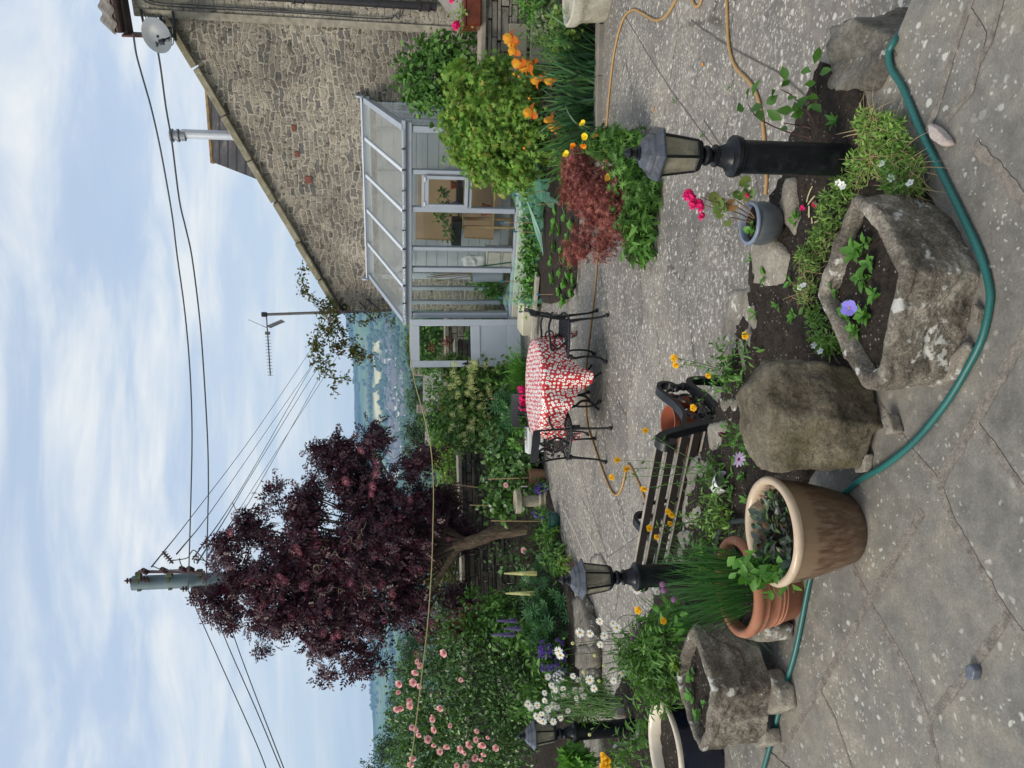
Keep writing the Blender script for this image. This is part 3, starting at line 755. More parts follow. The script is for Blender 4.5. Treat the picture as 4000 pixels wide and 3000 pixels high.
hpoly([(S1+.004, -.7), (9, -.7), (9, 5.62), (S1+.004, 5.62)], .5, 'front_wall', RUB2, -.05)
hpoly([(S1-.0, -.65), (S1+.11, -.65), (S1+.11, 5.6), (S1-.0, 5.6)], .03, 'corner_render', plain('corner_render', (.30, .27, .215), .9, .45, 9, bump=.5, bs=30), -.082)
for x_, y_ in ((1147, 500), (1160, 602), (1205, 702)):
    q_ = ray(x_, y_); o_ = HB; k_ = (o_.y*q_.x/q_.y-o_.x)/(WX.x-WX.y*q_.x/q_.y); tt = (HB+WX*k_).y/q_.y; mb = MB(); mb.box(HL(k_, -.004, CZ+q_.z*tt), (.10 if x_ < 1200 else .13, .03, .075 if x_ < 1200 else .12)); part('red_brick', mb, plain('old_red_brick', (.17, .06, .042), .9, .3, 12, bump=.5), ho, False, False)
# verge coping of the gable: a run of stone lengths
sl_ = math.atan2(GZ[1]-GZ[0], S1-S0); L_ = math.hypot(S1-S0, GZ[1]-GZ[0]); mb = MB()
nseg = 7
for i in range(nseg):
    a = (i+.5)/nseg; p = HL(S0-.08+(S1-S0+.1)*a, .16, GZ[0]+(GZ[1]-GZ[0])*a+.05+.012*math.sin(i*2.3))
    mb.box(p, (L_/nseg-.012, .52, .11), 0, 0, -sl_)
part('verge_coping', mb, COPE, ho, False, False)
mb = MB()     # roof slope behind the verge
mb.add([HL(S0-.2, .3, GZ[0]+.02), HL(S1, .3, GZ[1]+.02), HL(S1, 5, GZ[1]+.02), HL(S0-.2, 5, GZ[0]+.02), HL(S0-.2, .3, GZ[0]-.1), HL(S1, .3, GZ[1]-.1), HL(S1, 5, GZ[1]-.1), HL(S0-.2, 5, GZ[0]-.1)], [(0, 1, 2, 3), (7, 6, 5, 4), (0, 3, 7, 4), (0, 4, 5, 1), (1, 5, 6, 2), (2, 6, 7, 3)])
part('roof', mb, SLATE.m, ho, False, False)
mb = MB()     # eaves roof of the tall part, with a wavy tile edge
n_ = 140; ve = []
for i in range(n_+1):
    s = S1-.24+i*.033; w_ = .028*math.sin(i*.033/.20*2*math.pi)
    ve += [HL(s, -.40, 5.86+w_), HL(s, .9, 6.42+w_), HL(s, .9, 6.38+w_), HL(s, -.40, 5.82+w_)]
mb.add(ve, [[4*i+j, 4*i+(j+1) % 4, 4*i+4+(j+1) % 4, 4*i+4+j] for i in range(n_) for j in range(4)]+[[3, 2, 1, 0], [4*n_, 4*n_+1, 4*n_+2, 4*n_+3]])
part('tile_roof', mb, plain('old_tiles', (.16, .14, .12), .9, .5, 9, bump=.6, bs=30, dirt=(.35, .34, .28, .6)), ho, False)
mb = MB(); mb.tube([HL(S1-.22, -.32, 5.80), HL(9, -.32, 5.80)], .07, 10); mb.box(HL(S1+2.3, -.12, 5.72), (5.1, .3, .06))
part('gutter', mb, plain('brown_gutter', (.045, .022, .018), .5, .4, 8), ho, False)
mb = MB(); mb.box(HL(S1-.26, -.16, 5.62), (.03, .42, .34), 0, .15)
part('bargeboard', mb, plain('worn_red_board', (.11, .035, .025), .7, .4, 9, bump=.5), ho, False, False)
ex = lambda d: tag(d, 'cast iron downpipe')
PIPE = plain('downpipe_iron', (.014, .014, .017), .4, .4, 9, bump=.2, dirt=(.10, .045, .03, .5))
dp = thing('downpipe', 'black cast iron downpipe down the corner of the tall house wall', 'downpipe', HB+WX*(S1+.30)+WN*-.16)
def HWd(s, d, z): return Vector((HB.x, HB.y, 0))+WX*s+WN*d+Vector((0, 0, z))
mb = MB(); mb.tube([HWd(S1+.42, -.30, 5.72), HWd(S1+.42, -.28, 5.55), HWd(S1+.40, -.17, 5.38), HWd(S1+.40, -.17, 4.7)], .055, 12); mb.tube([HWd(S1+.40, -.17, 4.72), HWd(S1+.40, -.17, .86)], .062, 14)
part('pipe', mb, PIPE, dp)
for z in (4.62, 3.05, 1.05):
    mb = MB(); c = HWd(S1+.40, -.17, z); mb.lathe([(.063, -.09), (.082, -.085), (.082, -.05), (.07, -.04), (.07, .05), (.084, .06), (.084, .10), (.063, .105)], 14, c)
    part('pipe_collar', mb, PIPE, dp)
cb = MB(); cb.tube(curve([HWd(S1+.32, -.10, 5.45), HWd(S1+.2, -.10, 5.35), HWd(S1+.17, -.095, 4.9), HWd(S1+.18, -.095, 3.2), HWd(S1+.17, -.095, 1.75), HWd(S1+.24, -.095, 1.55), HWd(S1+.33, -.1, 1.45), HWd(S1+2, -.1, 1.42)], 6), .012, 6)
cb.tube(curve([HWd(S1+.30, -.10, 5.40), HWd(S1+.225, -.10, 5.30), HWd(S1+.21, -.095, 4.9), HWd(S1+.205, -.095, 3.2), HWd(S1+.20, -.095, 2.2)], 6), .010, 6)
tag(part('wall_cable', cb, M['wire']), 'pair of black cables clipped to the corner beside the downpipe', 'cable')
# porch slab roof at the foot of the tall wall
po = thing('porch_roof', 'sloping grey stone slab porch roof at the foot of the downpipe', 'porch', HWd(S1+.6, -.4, .6))
mb = MB(); a = [HWd(S1+.12, -.1, .45), HWd(S1+.62, -.1, .98), HWd(S1+1.9, -.1, .98), HWd(S1+1.9, -.9, .38), HWd(S1+.2, -.9, .38)]
mb.add(a+[p+Vector((0, 0, -.05)) for p in a], [(0, 1, 2, 3, 4), (9, 8, 7, 6, 5)]+[(i, 5+i, 5+(i+1) % 5, (i+1) % 5) for i in range(5)])
part('slabs', mb, plain('porch_slab', (.25, .235, .215), .85, .25, 4, bump=.4, bs=20), po, True, False)
mb = MB(); mb.tube(curve([HWd(S1+.02, -.12, .2), HWd(S1+.1, -.3, .36), HWd(S1+.2, -.92, .34), HWd(S1+1.9, -.94, .36)], 5), .03, 8); part('lead_edge', mb, plain('lead', (.16, .155, .15), .6, .2, 8), po)
mb = MB(); c = HWd(S1+1.15, -.35, -.15); mb.box(c, (1.75, .5, .95), CROT); part('rendered_wall', mb, plain('cream_render', (.50, .47, .39), .85, .12, 2, bump=.2, bs=20), po, True, False)

# slate roof of a further house, its flue, the dish
A0, A1, A2, A3 = A(806, 300, 20.3), A(832, 634, 19.8), A(1040, 800, 17.6), A(1040, 300, 17.6)
rh = thing('rear_house', 'steep dark slate roof of a house behind the gable, orange lichen on its ridge', 'house', (A1.x+1, 19, -1))
k_ = MB(); th = Vector((0, .06, -.12))
def quad(mb, q, t): mb.add(list(q)+[p+t for p in q], [(0, 1, 2, 3), (7, 6, 5, 4)]+[(i, 4+i, 4+(i+1) % 4, (i+1) % 4) for i in range(4)])
quad(k_, (A0+(A0-A1)*2, A1, A2+Vector((-.55, -2.2, -1.6)), A3+(A0-A1)*2+Vector((0, -2.2, -1.6))), th); part('roof_slope', k_, SLATE.m, rh, True, False)
k_ = MB(); k_.tube([A1+Vector((0, .02, .0)), A0+(A0-A1)*2+Vector((0, .02, .0))], .07, 8); part('ridge_tiles', k_, plain('lichened_ridge', (.30, .19, .075), .9, .6, 6, bump=.6, bs=20, dirt=(.2, .19, .17, .8)), rh)
k_ = MB(); b_ = [A1+Vector((.2, .3, -.3)), A0+(A0-A1)*2+Vector((0, .3, -.3))]
quad(k_, (b_[0], b_[1], Vector((b_[1].x, b_[1].y, -1)), Vector((b_[0].x, b_[0].y, -1))), Vector((0, .3, 0))); part('wall', k_, RUB, rh, True, False)
fl = thing('flue_pipe', 'pale grey metal flue pipe standing behind the gable verge', 'flue', A(960, 532, 15.2))
fb, ft = A(1010, 533, 15.2), A(712, 530, 15.2); r_ = 17*15.2/F
mb = MB(); mb.lathe([(r_, 0), (r_, (ft-fb).z)], 16, fb); part('pipe', mb, plain('galvanised', (.56, .58, .62), .38, .06, 5, metal=.35, bump=.03), fl)
mb = MB(); mb.lathe([(r_*1.15, -.06), (r_*1.15, .02), (r_*.9, .02), (r_*.9, .05), (r_*1.4, .055), (r_*1.4, .09), (r_*1.1, .10), (r_*1.1, .15), (r_*1.4, .16), (r_*1.4, .21), (r_*.9, .215), (.001, .22)], 16, ft); part('cowl', mb, plain('cowl_metal', (.30, .31, .32), .4, .4, 30, metal=.6), fl)
dc = A(612, 138, 12.55); ds = thing('satellite_dish', 'pale grey satellite dish on a bracket at the roof corner', 'satellite dish', dc)
nrm = (Vector((-.45, -.60, .30))).normalized(); q = nrm.to_track_quat('Z', 'Y').to_matrix().to_4x4(); q.translation = dc
mb = MB(); mb.lathe([(.001, -.06), (.10, -.055), (.18, -.035), (.255, .0), (.262, .0), (.258, .008), (.25, .006), (.18, -.028), (.10, -.047), (.001, -.05)], 28, cap=False); mb.xform(q); part('dish', mb, plain('dish_grey', (.16, .175, .19), .5, .06, 4, bump=.02), ds)
mb = MB(); e = dc+nrm*.26+Vector((-.02, 0, -.22)); mb.tube([dc+Vector((.0, .0, -.24)), e], .014, 6); mb.tube([dc+Vector((0, .05, 0)), HWd(S1+.02, -.08, dc.z+.02)], .02, 8); mb.tube(curve([e, e+Vector((.05, .1, -.09)), dc+Vector((0, .06, -.1))], 5), .006, 5); part('arm', mb, M['iron'], ds)
mb = MB(); mb.box(e+Vector((-.02, 0, 0)), (.05, .09, .07)); mb.tube([e, e-nrm*.06], .03, 10); part('receiver', mb, M['iron'], ds)
br = thing('cable_bracket', 'dark bracket of insulators and looped cables at the house corner', 'bracket', HWd(S1, -.1, 5.3))
mb = MB(); mb.tube([HWd(S1+.1, -.08, 5.02), HWd(S1-.3, -.30, 4.98)], .02, 6); mb.tube([HWd(S1+.1, -.08, 5.5), HWd(S1-.2, -.3, 5.42)], .02, 6)
for i in range(5): mb.lathe([(.001, 0), (.035, .01), (.035, .03), (.018, .035), (.035, .05), (.03, .07), (.001, .075)], 8, HWd(S1-.05-.05*i, -.2-.02*i, 5.12+.05*(i % 3)), cap=False)
for i in range(6): mb.tube(curve([HWd(S1+.05, -.1, 5.45-.04*i), HWd(S1-.22-.03*i, -.3, 5.3-.05*i), HWd(S1-.1, -.3, 5.1-.02*i), HWd(S1-.26, -.28, 5.0+.03*i)], 5), .008, 5)
part('fittings', mb, M['wire'], br)

# --- conservatory (local: X along its front, Y away from us, Z up)
cv = thing('conservatory', 'grey painted timber lean-to conservatory with a glass roof against the gable', 'conservatory', CONS, CROT)
def front_s(yp):       # where a picture column meets the conservatory's front
    d = ray(1800, yp); k = (CONS.y*d.x/d.y-CONS.x)/(WX.x-WX.y*d.x/d.y); return k
def s_at(yp, d):
    q = ray(1800, yp); o_ = CONS+WN*d; return (o_.y*q.x/q.y-o_.x)/(WX.x-WX.y*q.x/q.y)
FR, GL = M['frame'], M['glass']
mb = MB(); mb.box((CW/2, .10, .10), (CW+.12, .26, .24)); mb.box((.07, CD/2, .10), (.2, CD-.3, .24)); mb.box((CW-.07, CD/2, .10), (.2, CD-.3, .24))
part('plinth', mb, plain('cream_plinth', (.50, .49, .40), .85, .12, 3, bump=.2, bs=30), cv, False, False)
mb = MB(); mb.box((CW/2, .06, .235), (CW+.1, .16, .04)); mb.box((.05, CD/2, .235), (.14, CD-.2, .04)); mb.box((CW-.05, CD/2, .235), (.14, CD-.2, .04)); part('sill', mb, FR, cv, False, False)
POST = [(3.20, .10), (front_s(678), .075), (front_s(823), .085), (front_s(975), .06), (front_s(1057), .085), (.05, .10)]
for s, wd in POST:
    mb = MB(); mb.box((s, .06, (CE+.2)/2), (wd, .09, CE-.34)); part('post', mb, FR, cv, False, False)
for s in (.04, CW-.04):
    for k in (.62, 1.25, 1.93):
        mb = MB(); mb.box((s, k, (CE+.25)/2+.1), (.07, .075, CE-.22)); part('post', mb, FR, cv, False, False)
mb = MB(); mb.box((CW/2, .05, CE-.035), (CW+.14, .12, .13)); mb.box((CW/2, -.02, CE+.028), (CW+.2, .09, .06)); part('eaves_beam', mb, FR, cv, False, False)
mb = MB(); mb.box((CW/2, CD-.03, CR+.0), (CW+.10, .08, .13)); mb.box((CW/2, CD-.06, CR+.075), (CW+.14, .13, .025)); part('ridge_board', mb, M['frame_light'], cv, False, False)
for s in (-.06, CW+.06):
    mb = MB(); mb.lathe([(.001, -.015), (.085, -.013), (.085, .013), (.001, .015)], 16); mb.xform(Matrix.Translation((s, CD-.07, CR+.09)) @ Matrix.Rotation(R(90), 4, 'Y')); part('ridge_end', mb, FR, cv, False)
ra = math.atan2(CR-CE-.02, CD); rl = math.hypot(CD, CR-CE)
NB = 5
for i in range(NB+1):
    s = .0+CW*i/NB; mb = MB(); mb.box((s, CD/2-.04, (CE+CR)/2+.045), (.06 if 0 < i < NB else .09, rl+.05, .045), 0, ra); part('rafter', mb, M['frame_light'] if 0 < i < NB else FR, cv, False, False)
for i in range(NB):
    mb = MB(); mb.box((CW*(i+.5)/NB, CD/2-.06, (CE+CR)/2+.03), (CW/NB-.064, rl+.06, .008), 0, ra); part('roof_pane', mb, M['roofglass'], cv, False, False)
for s in (0.03, CW-.03):       # gable ends under the roof: raking rail and panes
    mb = MB(); mb.box((s, CD/2, (CE+CR)/2-.06), (.07, rl-.06, .10), 0, ra); part('raking_rail', mb, FR, cv, False, False)
    for k0, k1 in ((.10, .58), (.66, 1.21), (1.29, 1.89)):
        mb = MB(); h0 = CE-.14+(CR-CE)*k0/CD; h1 = CE-.14+(CR-CE)*k1/CD
        mb.add([(s-.003, k0, .26), (s-.003, k1, .26), (s-.003, k1, h1), (s-.003, k0, h0), (s+.003, k0, .26), (s+.003, k1, .26), (s+.003, k1, h1), (s+.003, k0, h0)], [(3, 2, 1, 0), (4, 5, 6, 7), (0, 1, 5, 4), (1, 2, 6, 5), (2, 3, 7, 6), (3, 0, 4, 7)]); part('pane', mb, GL, cv, False, False)
ps = sorted(p for p in POST)
for i, ((s0, w0), (s1, w1)) in enumerate(zip(ps[:-1], ps[1:])):
    a, b = s0+w0/2+.002, s1-w1/2-.002
    vent = abs(s1-POST[1][0]) < .01
    z1 = CE-.105; z0 = .26 if not vent else .26
    if vent:
        zm = 1.02; fw_ = .055
        mb = MB(); mb.box(((a+b)/2, .05, zm), (b-a-.002, .085, .05)); part('transom', mb, FR, cv, False, False)
        mb = MB(); mb.box(((a+b)/2, .05, z1-.17), (b-a-.002, .085, .045)); part('transom', mb, FR, cv, False, False)
        c0, c1 = zm+.035, z1-.2
        vo = MB(); cx_ = (a+b)/2
        vo.box((cx_, .0, c1-.03), (b-a, .045, fw_)); vo.box((cx_, .0, c0+.03), (b-a, .045, fw_)); vo.box((a+.03, .0, (c0+c1)/2), (fw_, .044, c1-c0-.115)); vo.box((b-.03, .0, (c0+c1)/2), (fw_, .044, c1-c0-.115))
        vt = part('opening_light', vo, FR, cv, False, False)
        mb = MB(); mb.box((cx_, .002, (c0+c1)/2), (b-a-.12, .006, c1-c0-.13)); o = part('vent_pane', mb, GL, vt, False, False)
        mb = MB()
        for q in (-.2, .2): mb.box((cx_+q, -.03, c1+.008), (.07, .02, .028))
        part('hinge', mb, M['frame_light'], vt, False, False)
        spans = [(z0, zm-.027), (z1-.145, z1)]
    else: spans = [(z0, z1)]
    for q0, q1 in spans:
        mb = MB(); mb.box(((a+b)/2, .055, (q0+q1)/2), (b-a, .006, q1-q0)); part('pane', mb, GL, cv, False, False)
for i in range(1, NB*2):
    mb = MB(); mb.box((CW*i/(NB*2), -.075, CE+.03), (.016, .03, .05)); mb.tube([(CW*i/(NB*2), -.06, CE+.055), (CW*i/(NB*2), -.12, CE+.05)], .006, 5)
    part('gutter_clip', mb, M['iron'], cv, False, False)
# boarded back wall
BOARD = NT('back_boards'); v = BOARD.co(); wv = BOARD.n('TexWave', {'Vector': v, 'Scale': 1.55}, bands_direction='Z', wave_profile='SAW')
ln = BOARD.ramp(wv.outputs[0], [(0, 0), (.06, 1)]); BOARD.bump(ln, .6, .01)
BOARD.set(BOARD.mix(ln, (.19, .205, .235), BOARD.ramp(BOARD.noise(v, 2, 5), [(.3, (.40, .43, .48)), (.7, (.47, .50, .56))])), .6)
sb0 = s_at(1088, CD-.03); mb = MB(); mb.box(((sb0+CW)/2-.02, CD-.03, 1.28), (CW-sb0-.02, .03, 2.5)); part('back_boarding', mb, BOARD.m, cv, False, False)
mb = MB()
for s in (sb0+.06, 2.0, 2.75):
    mb = MB(); mb.box((s, CD-.065, 1.3), (.07, .04, 2.44)); part('batten', mb, FR, cv, False, False)
mb = MB(); mb.box((CW/2, CD/2+.05, .03), (CW-.2, CD-.3, .06)); part('inside_floor', mb, KERB, cv, False, False)
# the open door, folded back beside the corner
dv = Vector((-1, -.06, 0)).normalized(); dr = thing('conservatory_door', 'pale grey half-glazed door standing open left of the conservatory', 'door', CONS+dv*.02+Vector((0, -.06, .06)), math.atan2(-dv.y, -dv.x))
DW, DH = .83, 1.93
mb = MB()
for x in (-.055, -DW+.055): mb.box((x, 0, DH/2), (.11, .045, DH))
for z, h in ((DH-.08, .16), (.80, .16), (.12, .24)): mb.box((-DW/2, 0, z), (DW-.224, .0445, h))
dd = part('stiles_and_rails', mb, M['frame_light'], dr, False, False)
mb = MB(); mb.box((-DW/2, .006, .48), (DW-.22, .02, .47)); part('door_panel', mb, plain('door_panel_paint', (.50, .54, .60), .5, .06, 3), dr, False, False)
mb = MB(); mb.box((-DW/2, 0, 1.325), (DW-.22, .006, .88)); part('pane', mb, GL, dr, False, False)
mb = MB(); hx, hz_ = -DW+.055, .93
mb.box((hx, -.027, hz_), (.045, .01, .13)); mb.tube([(hx, -.03, hz_+.02), (hx, -.065, hz_+.02), (hx+.11, -.065, hz_+.025)], .009, 8)
for s in (-1, 1): mb.lathe([(.001, 0), (.018, .004), (.001, .01)], 8, (hx, -.027, hz_+s*.10)); mb.box((hx, -.026, hz_+s*.08), (.022, .006, .045))
part('handle', mb, M['iron'], dr, False)

# things kept inside
def CL(s, d, z): return CONS+WX*s+WN*d+Vector((0, 0, z))
BRD = plain('brown_board', (.40, .265, .155), .75, .12, 3, bump=.1)
def leanboard(s0, s1, z0, z1, lab, d=1.80, lean=.08):
    t_ = thing('brown_board', lab, 'board', CL((s0+s1)/2, d, z0), CROT, 'brown boards inside the conservatory')
    mb = MB(); mb.box((0, lean/2, (z1-z0)/2), (s1-s0, .018, z1-z0), 0, -math.atan2(lean, z1-z0)); part('board_face', mb, BRD, t_, False, False)
    mb = MB(); mb.box((-(s1-s0)/2-.012, lean/2-.0, (z1-z0)/2), (.02, .03, z1-z0-.01), 0, -math.atan2(lean, z1-z0)); part('edge_batten', mb, M['cane'], t_, False, False)
leanboard(s_at(812, 1.8), s_at(684, 1.8), 1.06, 1.80, 'brown board behind the opening light of the conservatory')
leanboard(s_at(936, 1.84), s_at(832, 1.84), 1.06, 1.84, 'brown board above the black seed trays in the conservatory', 1.84, .04)
leanboard(s_at(806, 1.8), s_at(690, 1.8), .30, .92, 'brown board leaning under the staging near the maple')
leanboard(s_at(930, 1.8), s_at(832, 1.8), .36, .92, 'brown board with a dark streak under the seed trays')
st = thing('staging', 'slatted wooden staging shelf along the inside of the conservatory', 'shelf', CL(2.2, 1.3, .06), CROT)
mb = MB()
for i in range(5): mb.box((0, -.22+.11*i, .97), (1.9, .09, .022))
part('shelf_top', mb, M['cane'], st, False, False)
mb = MB()
for i in range(4): mb.box((0, -.2+.12*i, .42), (1.9, .09, .02))
part('lower_shelf', mb, M['cane'], st, False, False)
for s in (-.9, -.02, .9):
    for d in (-.22, .24):
        mb = MB(); mb.box((s, d, .48), (.05, .04, .95)); part('leg', mb, M['cane'], st, False, False)
BLK = plain('black_tray', (.012, .012, .013), .45, .1, 5)
def tray(s, d, z, w_, h, lab):
    mb = MB(); mb.box((0, 0, h/2), (w_, .26, h)); o = part('seed_tray', mb, BLK, None, False, False); o.location = CL(s, d, z); o.rotation_euler = (0, 0, CROT)
    tag(o, lab, 'seed tray', 'black trays on the staging')
tray(s_at(905, 1.15), 1.15, 1.05, .5, .17, 'tall black seed tray with tomato plants on the staging'); tray(s_at(745, 1.15), 1.15, 1.05, .62, .10, 'shallow black tray behind the conservatory opening light')
for s, z, r, lab in ((2.72, 1.05, .10, 'terracotta pot on the staging nearest the maple'), (1.6, .50, .11, 'terracotta pot on the lower shelf under the tomato plants'), (2.03, 1.13, .07, 'small red pot lying on the shallow black tray')):
    mb = MB(); mb.lathe([(r*.7, 0), (r*.95, r*1.3), (r*1.08, r*1.3), (r*1.1, r*1.75), (r*.95, r*1.75), (r*.9, r*1.2), (.001, r*1.2)], 18); o = part('inside_pot', mb, M['plastic_pot'], None, False); o.location = CL(s, 1.15, z); tag(o, lab, 'pot', 'pots inside the conservatory')
mb = MB(); mb.lathe([(.045, 0), (.055, .06), (.045, .10), (.015, .15), (.015, .19), (.03, .195), (.03, .215), (.001, .22)], 12); mb.tube([(.01, 0, .20), (.06, 0, .21), (.065, 0, .17)], .007, 6)
o = part('spray_bottle', mb, plain('purple_plastic', (.09, .07, .13), .4), None, False); o.location = CL(s_at(797, 1.02), 1.02, 1.09); tag(o, 'dark spray bottle with a white trigger behind the opening light', 'bottle')
bagm = rock([Vector((sx*.12, sy*.10, z)) for sx in (-1, 1) for sy in (-1, 1) for z in (0, .36)]+[Vector((.03, .0, .46))], 4, .03, 9, 10, 4, M['white'], 'white_bag'); o = link('white_bag', bagm); o.location = CL(s_at(1022, .9), .9, .62); tag(o, 'crumpled white plastic bag inside the conservatory', 'bag')
cb_ = thing('plastic_crates', 'stack of clear plastic storage crates under the white bag', 'crate', CL(s_at(1005, .95), .95, .06), CROT)
for i in range(2):
    mb = MB(); mb.box((0, 0, .13+.27*i), (.36, .34, .25), tap=1.06); mb.box((0, 0, .266+.27*i), (.40, .37, .018)); part('crate', mb, plain('clear_plastic', (.50, .48, .44), .3, .15, 6), cb_, False, False)
mb = MB(); mb.tube([CL(.94, .35, .10), CL(.72, .35, 1.58)], .014, 6); tag(part('green_stake', mb, plain('green_paint', (.01, .10, .045), .5)), 'dark green stake leaning inside the conservatory panes', 'stake')
mb = MB()
for i in range(7): mb.tube([CL(.50+.02*i, .75+.02*i, .85), CL(.40+.03*i+.02*(i % 2), .7+.03*(i % 3), 1.55+.06*(i % 3))], .007, 5)
cn = thing('cane_bundle', 'bundle of brown canes standing in a grey tub inside the conservatory', 'canes', CL(.5, .75, .3)); part('canes', mb, plain('brown_cane', (.28, .14, .04), .6), cn)
mb = MB(); mb.lathe([(.09, 0), (.11, .55), (.12, .55), (.10, .02)], 14, CL(.5, .75, .30), cap=False); part('tub', mb, FR, cn)
# ================================================================ OBJECTS
# --- the big boulder
def at_h(x, y, Y):       # a point on a picture ray at distance Y
    return A(x, y, Y)
B_ = [A(2868, 1560, 2.66), A(2905, 1495, 2.68), A(2985, 1412, 2.60), A(2960, 1830, 2.62), A(2905, 1755, 2.68), A(3000, 1425, 2.40), A(3010, 1835, 2.42), A(3000, 1640, 2.36),
      A(3205, 1404, 2.36), A(3310, 1432, 2.37), A(3420, 1530, 2.36), A(3462, 1660, 2.33), A(3420, 1740, 2.36), A(3350, 1828, 2.42), A(3180, 1846, 2.42), A(3240, 1640, 2.31)]
B_ += [Vector((p.x, 2.68, max(p.z-.02, 0.0))) for p in B_[8:14]]
tag(link('boulder', rock(B_, 6, .017, 10, 120, 2, BOULD, 'boulder')), 'big rounded sandstone boulder between the brown glazed pot and the square trough', 'boulder')

def poly_r(P, c, th):
    best = 0
    d = (math.cos(th), math.sin(th))
    for a, b in zip(P, P[1:]+P[:1]):
        ax, ay = a[0]-c.x, a[1]-c.y; ex_, ey = b[0]-a[0], b[1]-a[1]
        den = d[0]*ey-d[1]*ex_
        if abs(den) < 1e-9: continue
        t_ = (ax*ey-ay*ex_)/den; s = (ax*d[1]-ay*d[0])/den
        if t_ > 0 and -1e-6 <= s <= 1+1e-6: best = max(best, t_)
    return best
def trough(name, P, z0, z1, label, bots=.97, wall=.055, seed=0, soilz=.06, carve=True, loc=None):
    n = 300; c = sum(P, Vector())/len(P); c = Vector((c.x, c.y, 0))
    rr = np.array([poly_r(P, c, 2*math.pi*i/n) for i in range(n)])
    for _ in range(4): rr = (np.roll(rr, 1)+rr*2+np.roll(rr, -1))/4
    t_ = thing(name, label, 'stone trough', (c.x, c.y, z0))
    H = z1-z0; rows = []
    for i in range(44): q = i/43; rows.append((bots+(1-bots)*q if q < .999 else 1, 0, z0+H*.96*q))
    rows += [(1, -.008, z1-.004), (1, -.022, z1), (1, -wall*.75, z1-.002), (1, -wall*.95, z1-.012), (1, -wall*1.05, z1-.04), (1, -wall*1.15, z1-soilz-.02)]
    V = []; off = Vector((seed*5.1, 2, seed))
    for (sc_, ins, z) in rows:
        for i in range(n):
            th = 2*math.pi*i/n; r = rr[i]*sc_+ins; p = Vector((c.x+r*math.cos(th), c.y+r*math.sin(th), z)); d = Vector((math.cos(th), math.sin(th), 0))
            w1 = noise.fractal((p+off)*6, .9, 2.1, 5)
            k = w1*.016+noise.noise((p+off)*3.1)*.014+noise.fractal((p+off)*26, .8, 2.1, 4)*.0045-max(0, noise.noise((p+off)*19)-.25)*.016
            if carve:
                f_ = math.sin((p.z*34+noise.noise((p+off)*4.5)*5.5)); k -= max(0, f_-.80)*.05*(z < z1-.02)
            amp = 1 if ins > -.02 else .45
            p += d*k*amp; p.z += noise.fractal((p+off)*9, .9, 2, 3)*.006*(z > z0+.01)
            V.append(p)
    m_ = len(rows); Fc = [[j*n+i, j*n+(i+1) % n, (j+1)*n+(i+1) % n, (j+1)*n+i] for j in range(m_-1) for i in range(n)]
    mb = MB(); mb.add(V, Fc); part('stone_body', mb, TROUGH, t_, True, True, 80)
    mb = MB(); V = [Vector((c.x, c.y, z1-soilz+.01))]; Fc = []; K = 14
    for j in range(1, K+1):
        for i in range(60):
            th = 2*math.pi*i/60; r = (rr[i*5]-wall*.85)*j/K; p = Vector((c.x+r*math.cos(th), c.y+r*math.sin(th), z1-soilz)); p.z += noise.fractal(p*16, .8, 2, 4)*.008+.01*(1-j/K); V.append(p)
    for i in range(60):
        Fc.append([0, 1+i, 1+(i+1) % 60])
        for j in range(K-1): Fc.append([1+j*60+i, 1+(j+1)*60+i, 1+(j+1)*60+(i+1) % 60, 1+j*60+(i+1) % 60])
    mb.add(V, Fc); part('soil', mb, M['soil'], t_, True, True, 90)
    return t_, c
ZT = .235
def lichen_patches(m, pts):     # a few big pale lichen rosettes at their own places on the stone
    nt_ = m.node_tree; b = nt_.nodes['Principled BSDF']; src = b.inputs['Base Color'].links[0].from_socket
    t = NT('tmp_nodes'); bpy.data.materials.remove(t.m); t.m, t.t, t.b = m, nt_, b
    v = t.co(); n = t.math('MULTIPLY', t.math('SUBTRACT', t.noise(v, 45, 5, .65), .5), .035); c = src
    for p, r in pts:
        d = t.n('VectorMath', {0: v, 1: tuple(p)}, operation='DISTANCE')
        k = t.ramp(t.math('ADD', t.math('SUBTRACT', r, d.outputs['Value']), n), [(0, 0), (.004, .9)])
        c = t.mix(k, c, (.60, .60, .56))
    t.l(c, b.inputs['Base Color'])
lichen_patches(TROUGH, [(A(3505, 1195, 1.93), .024), (A(3420, 1425, 2.04), .024), (A(3352, 1447, 2.12), .014), (A(3190, 1165, 2.33), .022), (A(3665, 1015, 1.93), .016), (A(3560, 1300, 1.96), .012), (A(3590, 1180, 1.93), .010), (A(2850, 2700, 2.99), .022), (A(2760, 2930, 3.1), .02), (A(2800, 2480, 3.08), .015)])
TR1 = [A(3320, 742, 2.13), A(3247, 938, 2.23), A(3181, 1157, 2.345), A(3305, 1395, 2.19), A(3378, 1518, 2.08), A(3480, 1480, 2.0), A(3555, 1060, 1.885), A(3440, 850, 2.0)]
tr1, c1 = trough('stone_trough', TR1, 0, ZT, 'rough square stone trough with a blue pansy, inside the curve of the green hose', .99, .05, 1, .045)
TR2 = [A(2690, 2436, 3.20), A(2655, 2553, 3.36), A(2634, 2640, 3.41), A(2662, 2750, 3.34), A(2685, 2840, 3.26), A(2722, 2950, 3.12), A(2752, 2900, 3.03), A(2782, 2690, 2.98), A(2735, 2530, 3.10)]
tr2, c2 = trough('stone_trough', TR2, .07, .335, 'long lichen-spotted stone trough propped on stones left of the terracotta pot', .93, .05, 2, .04)
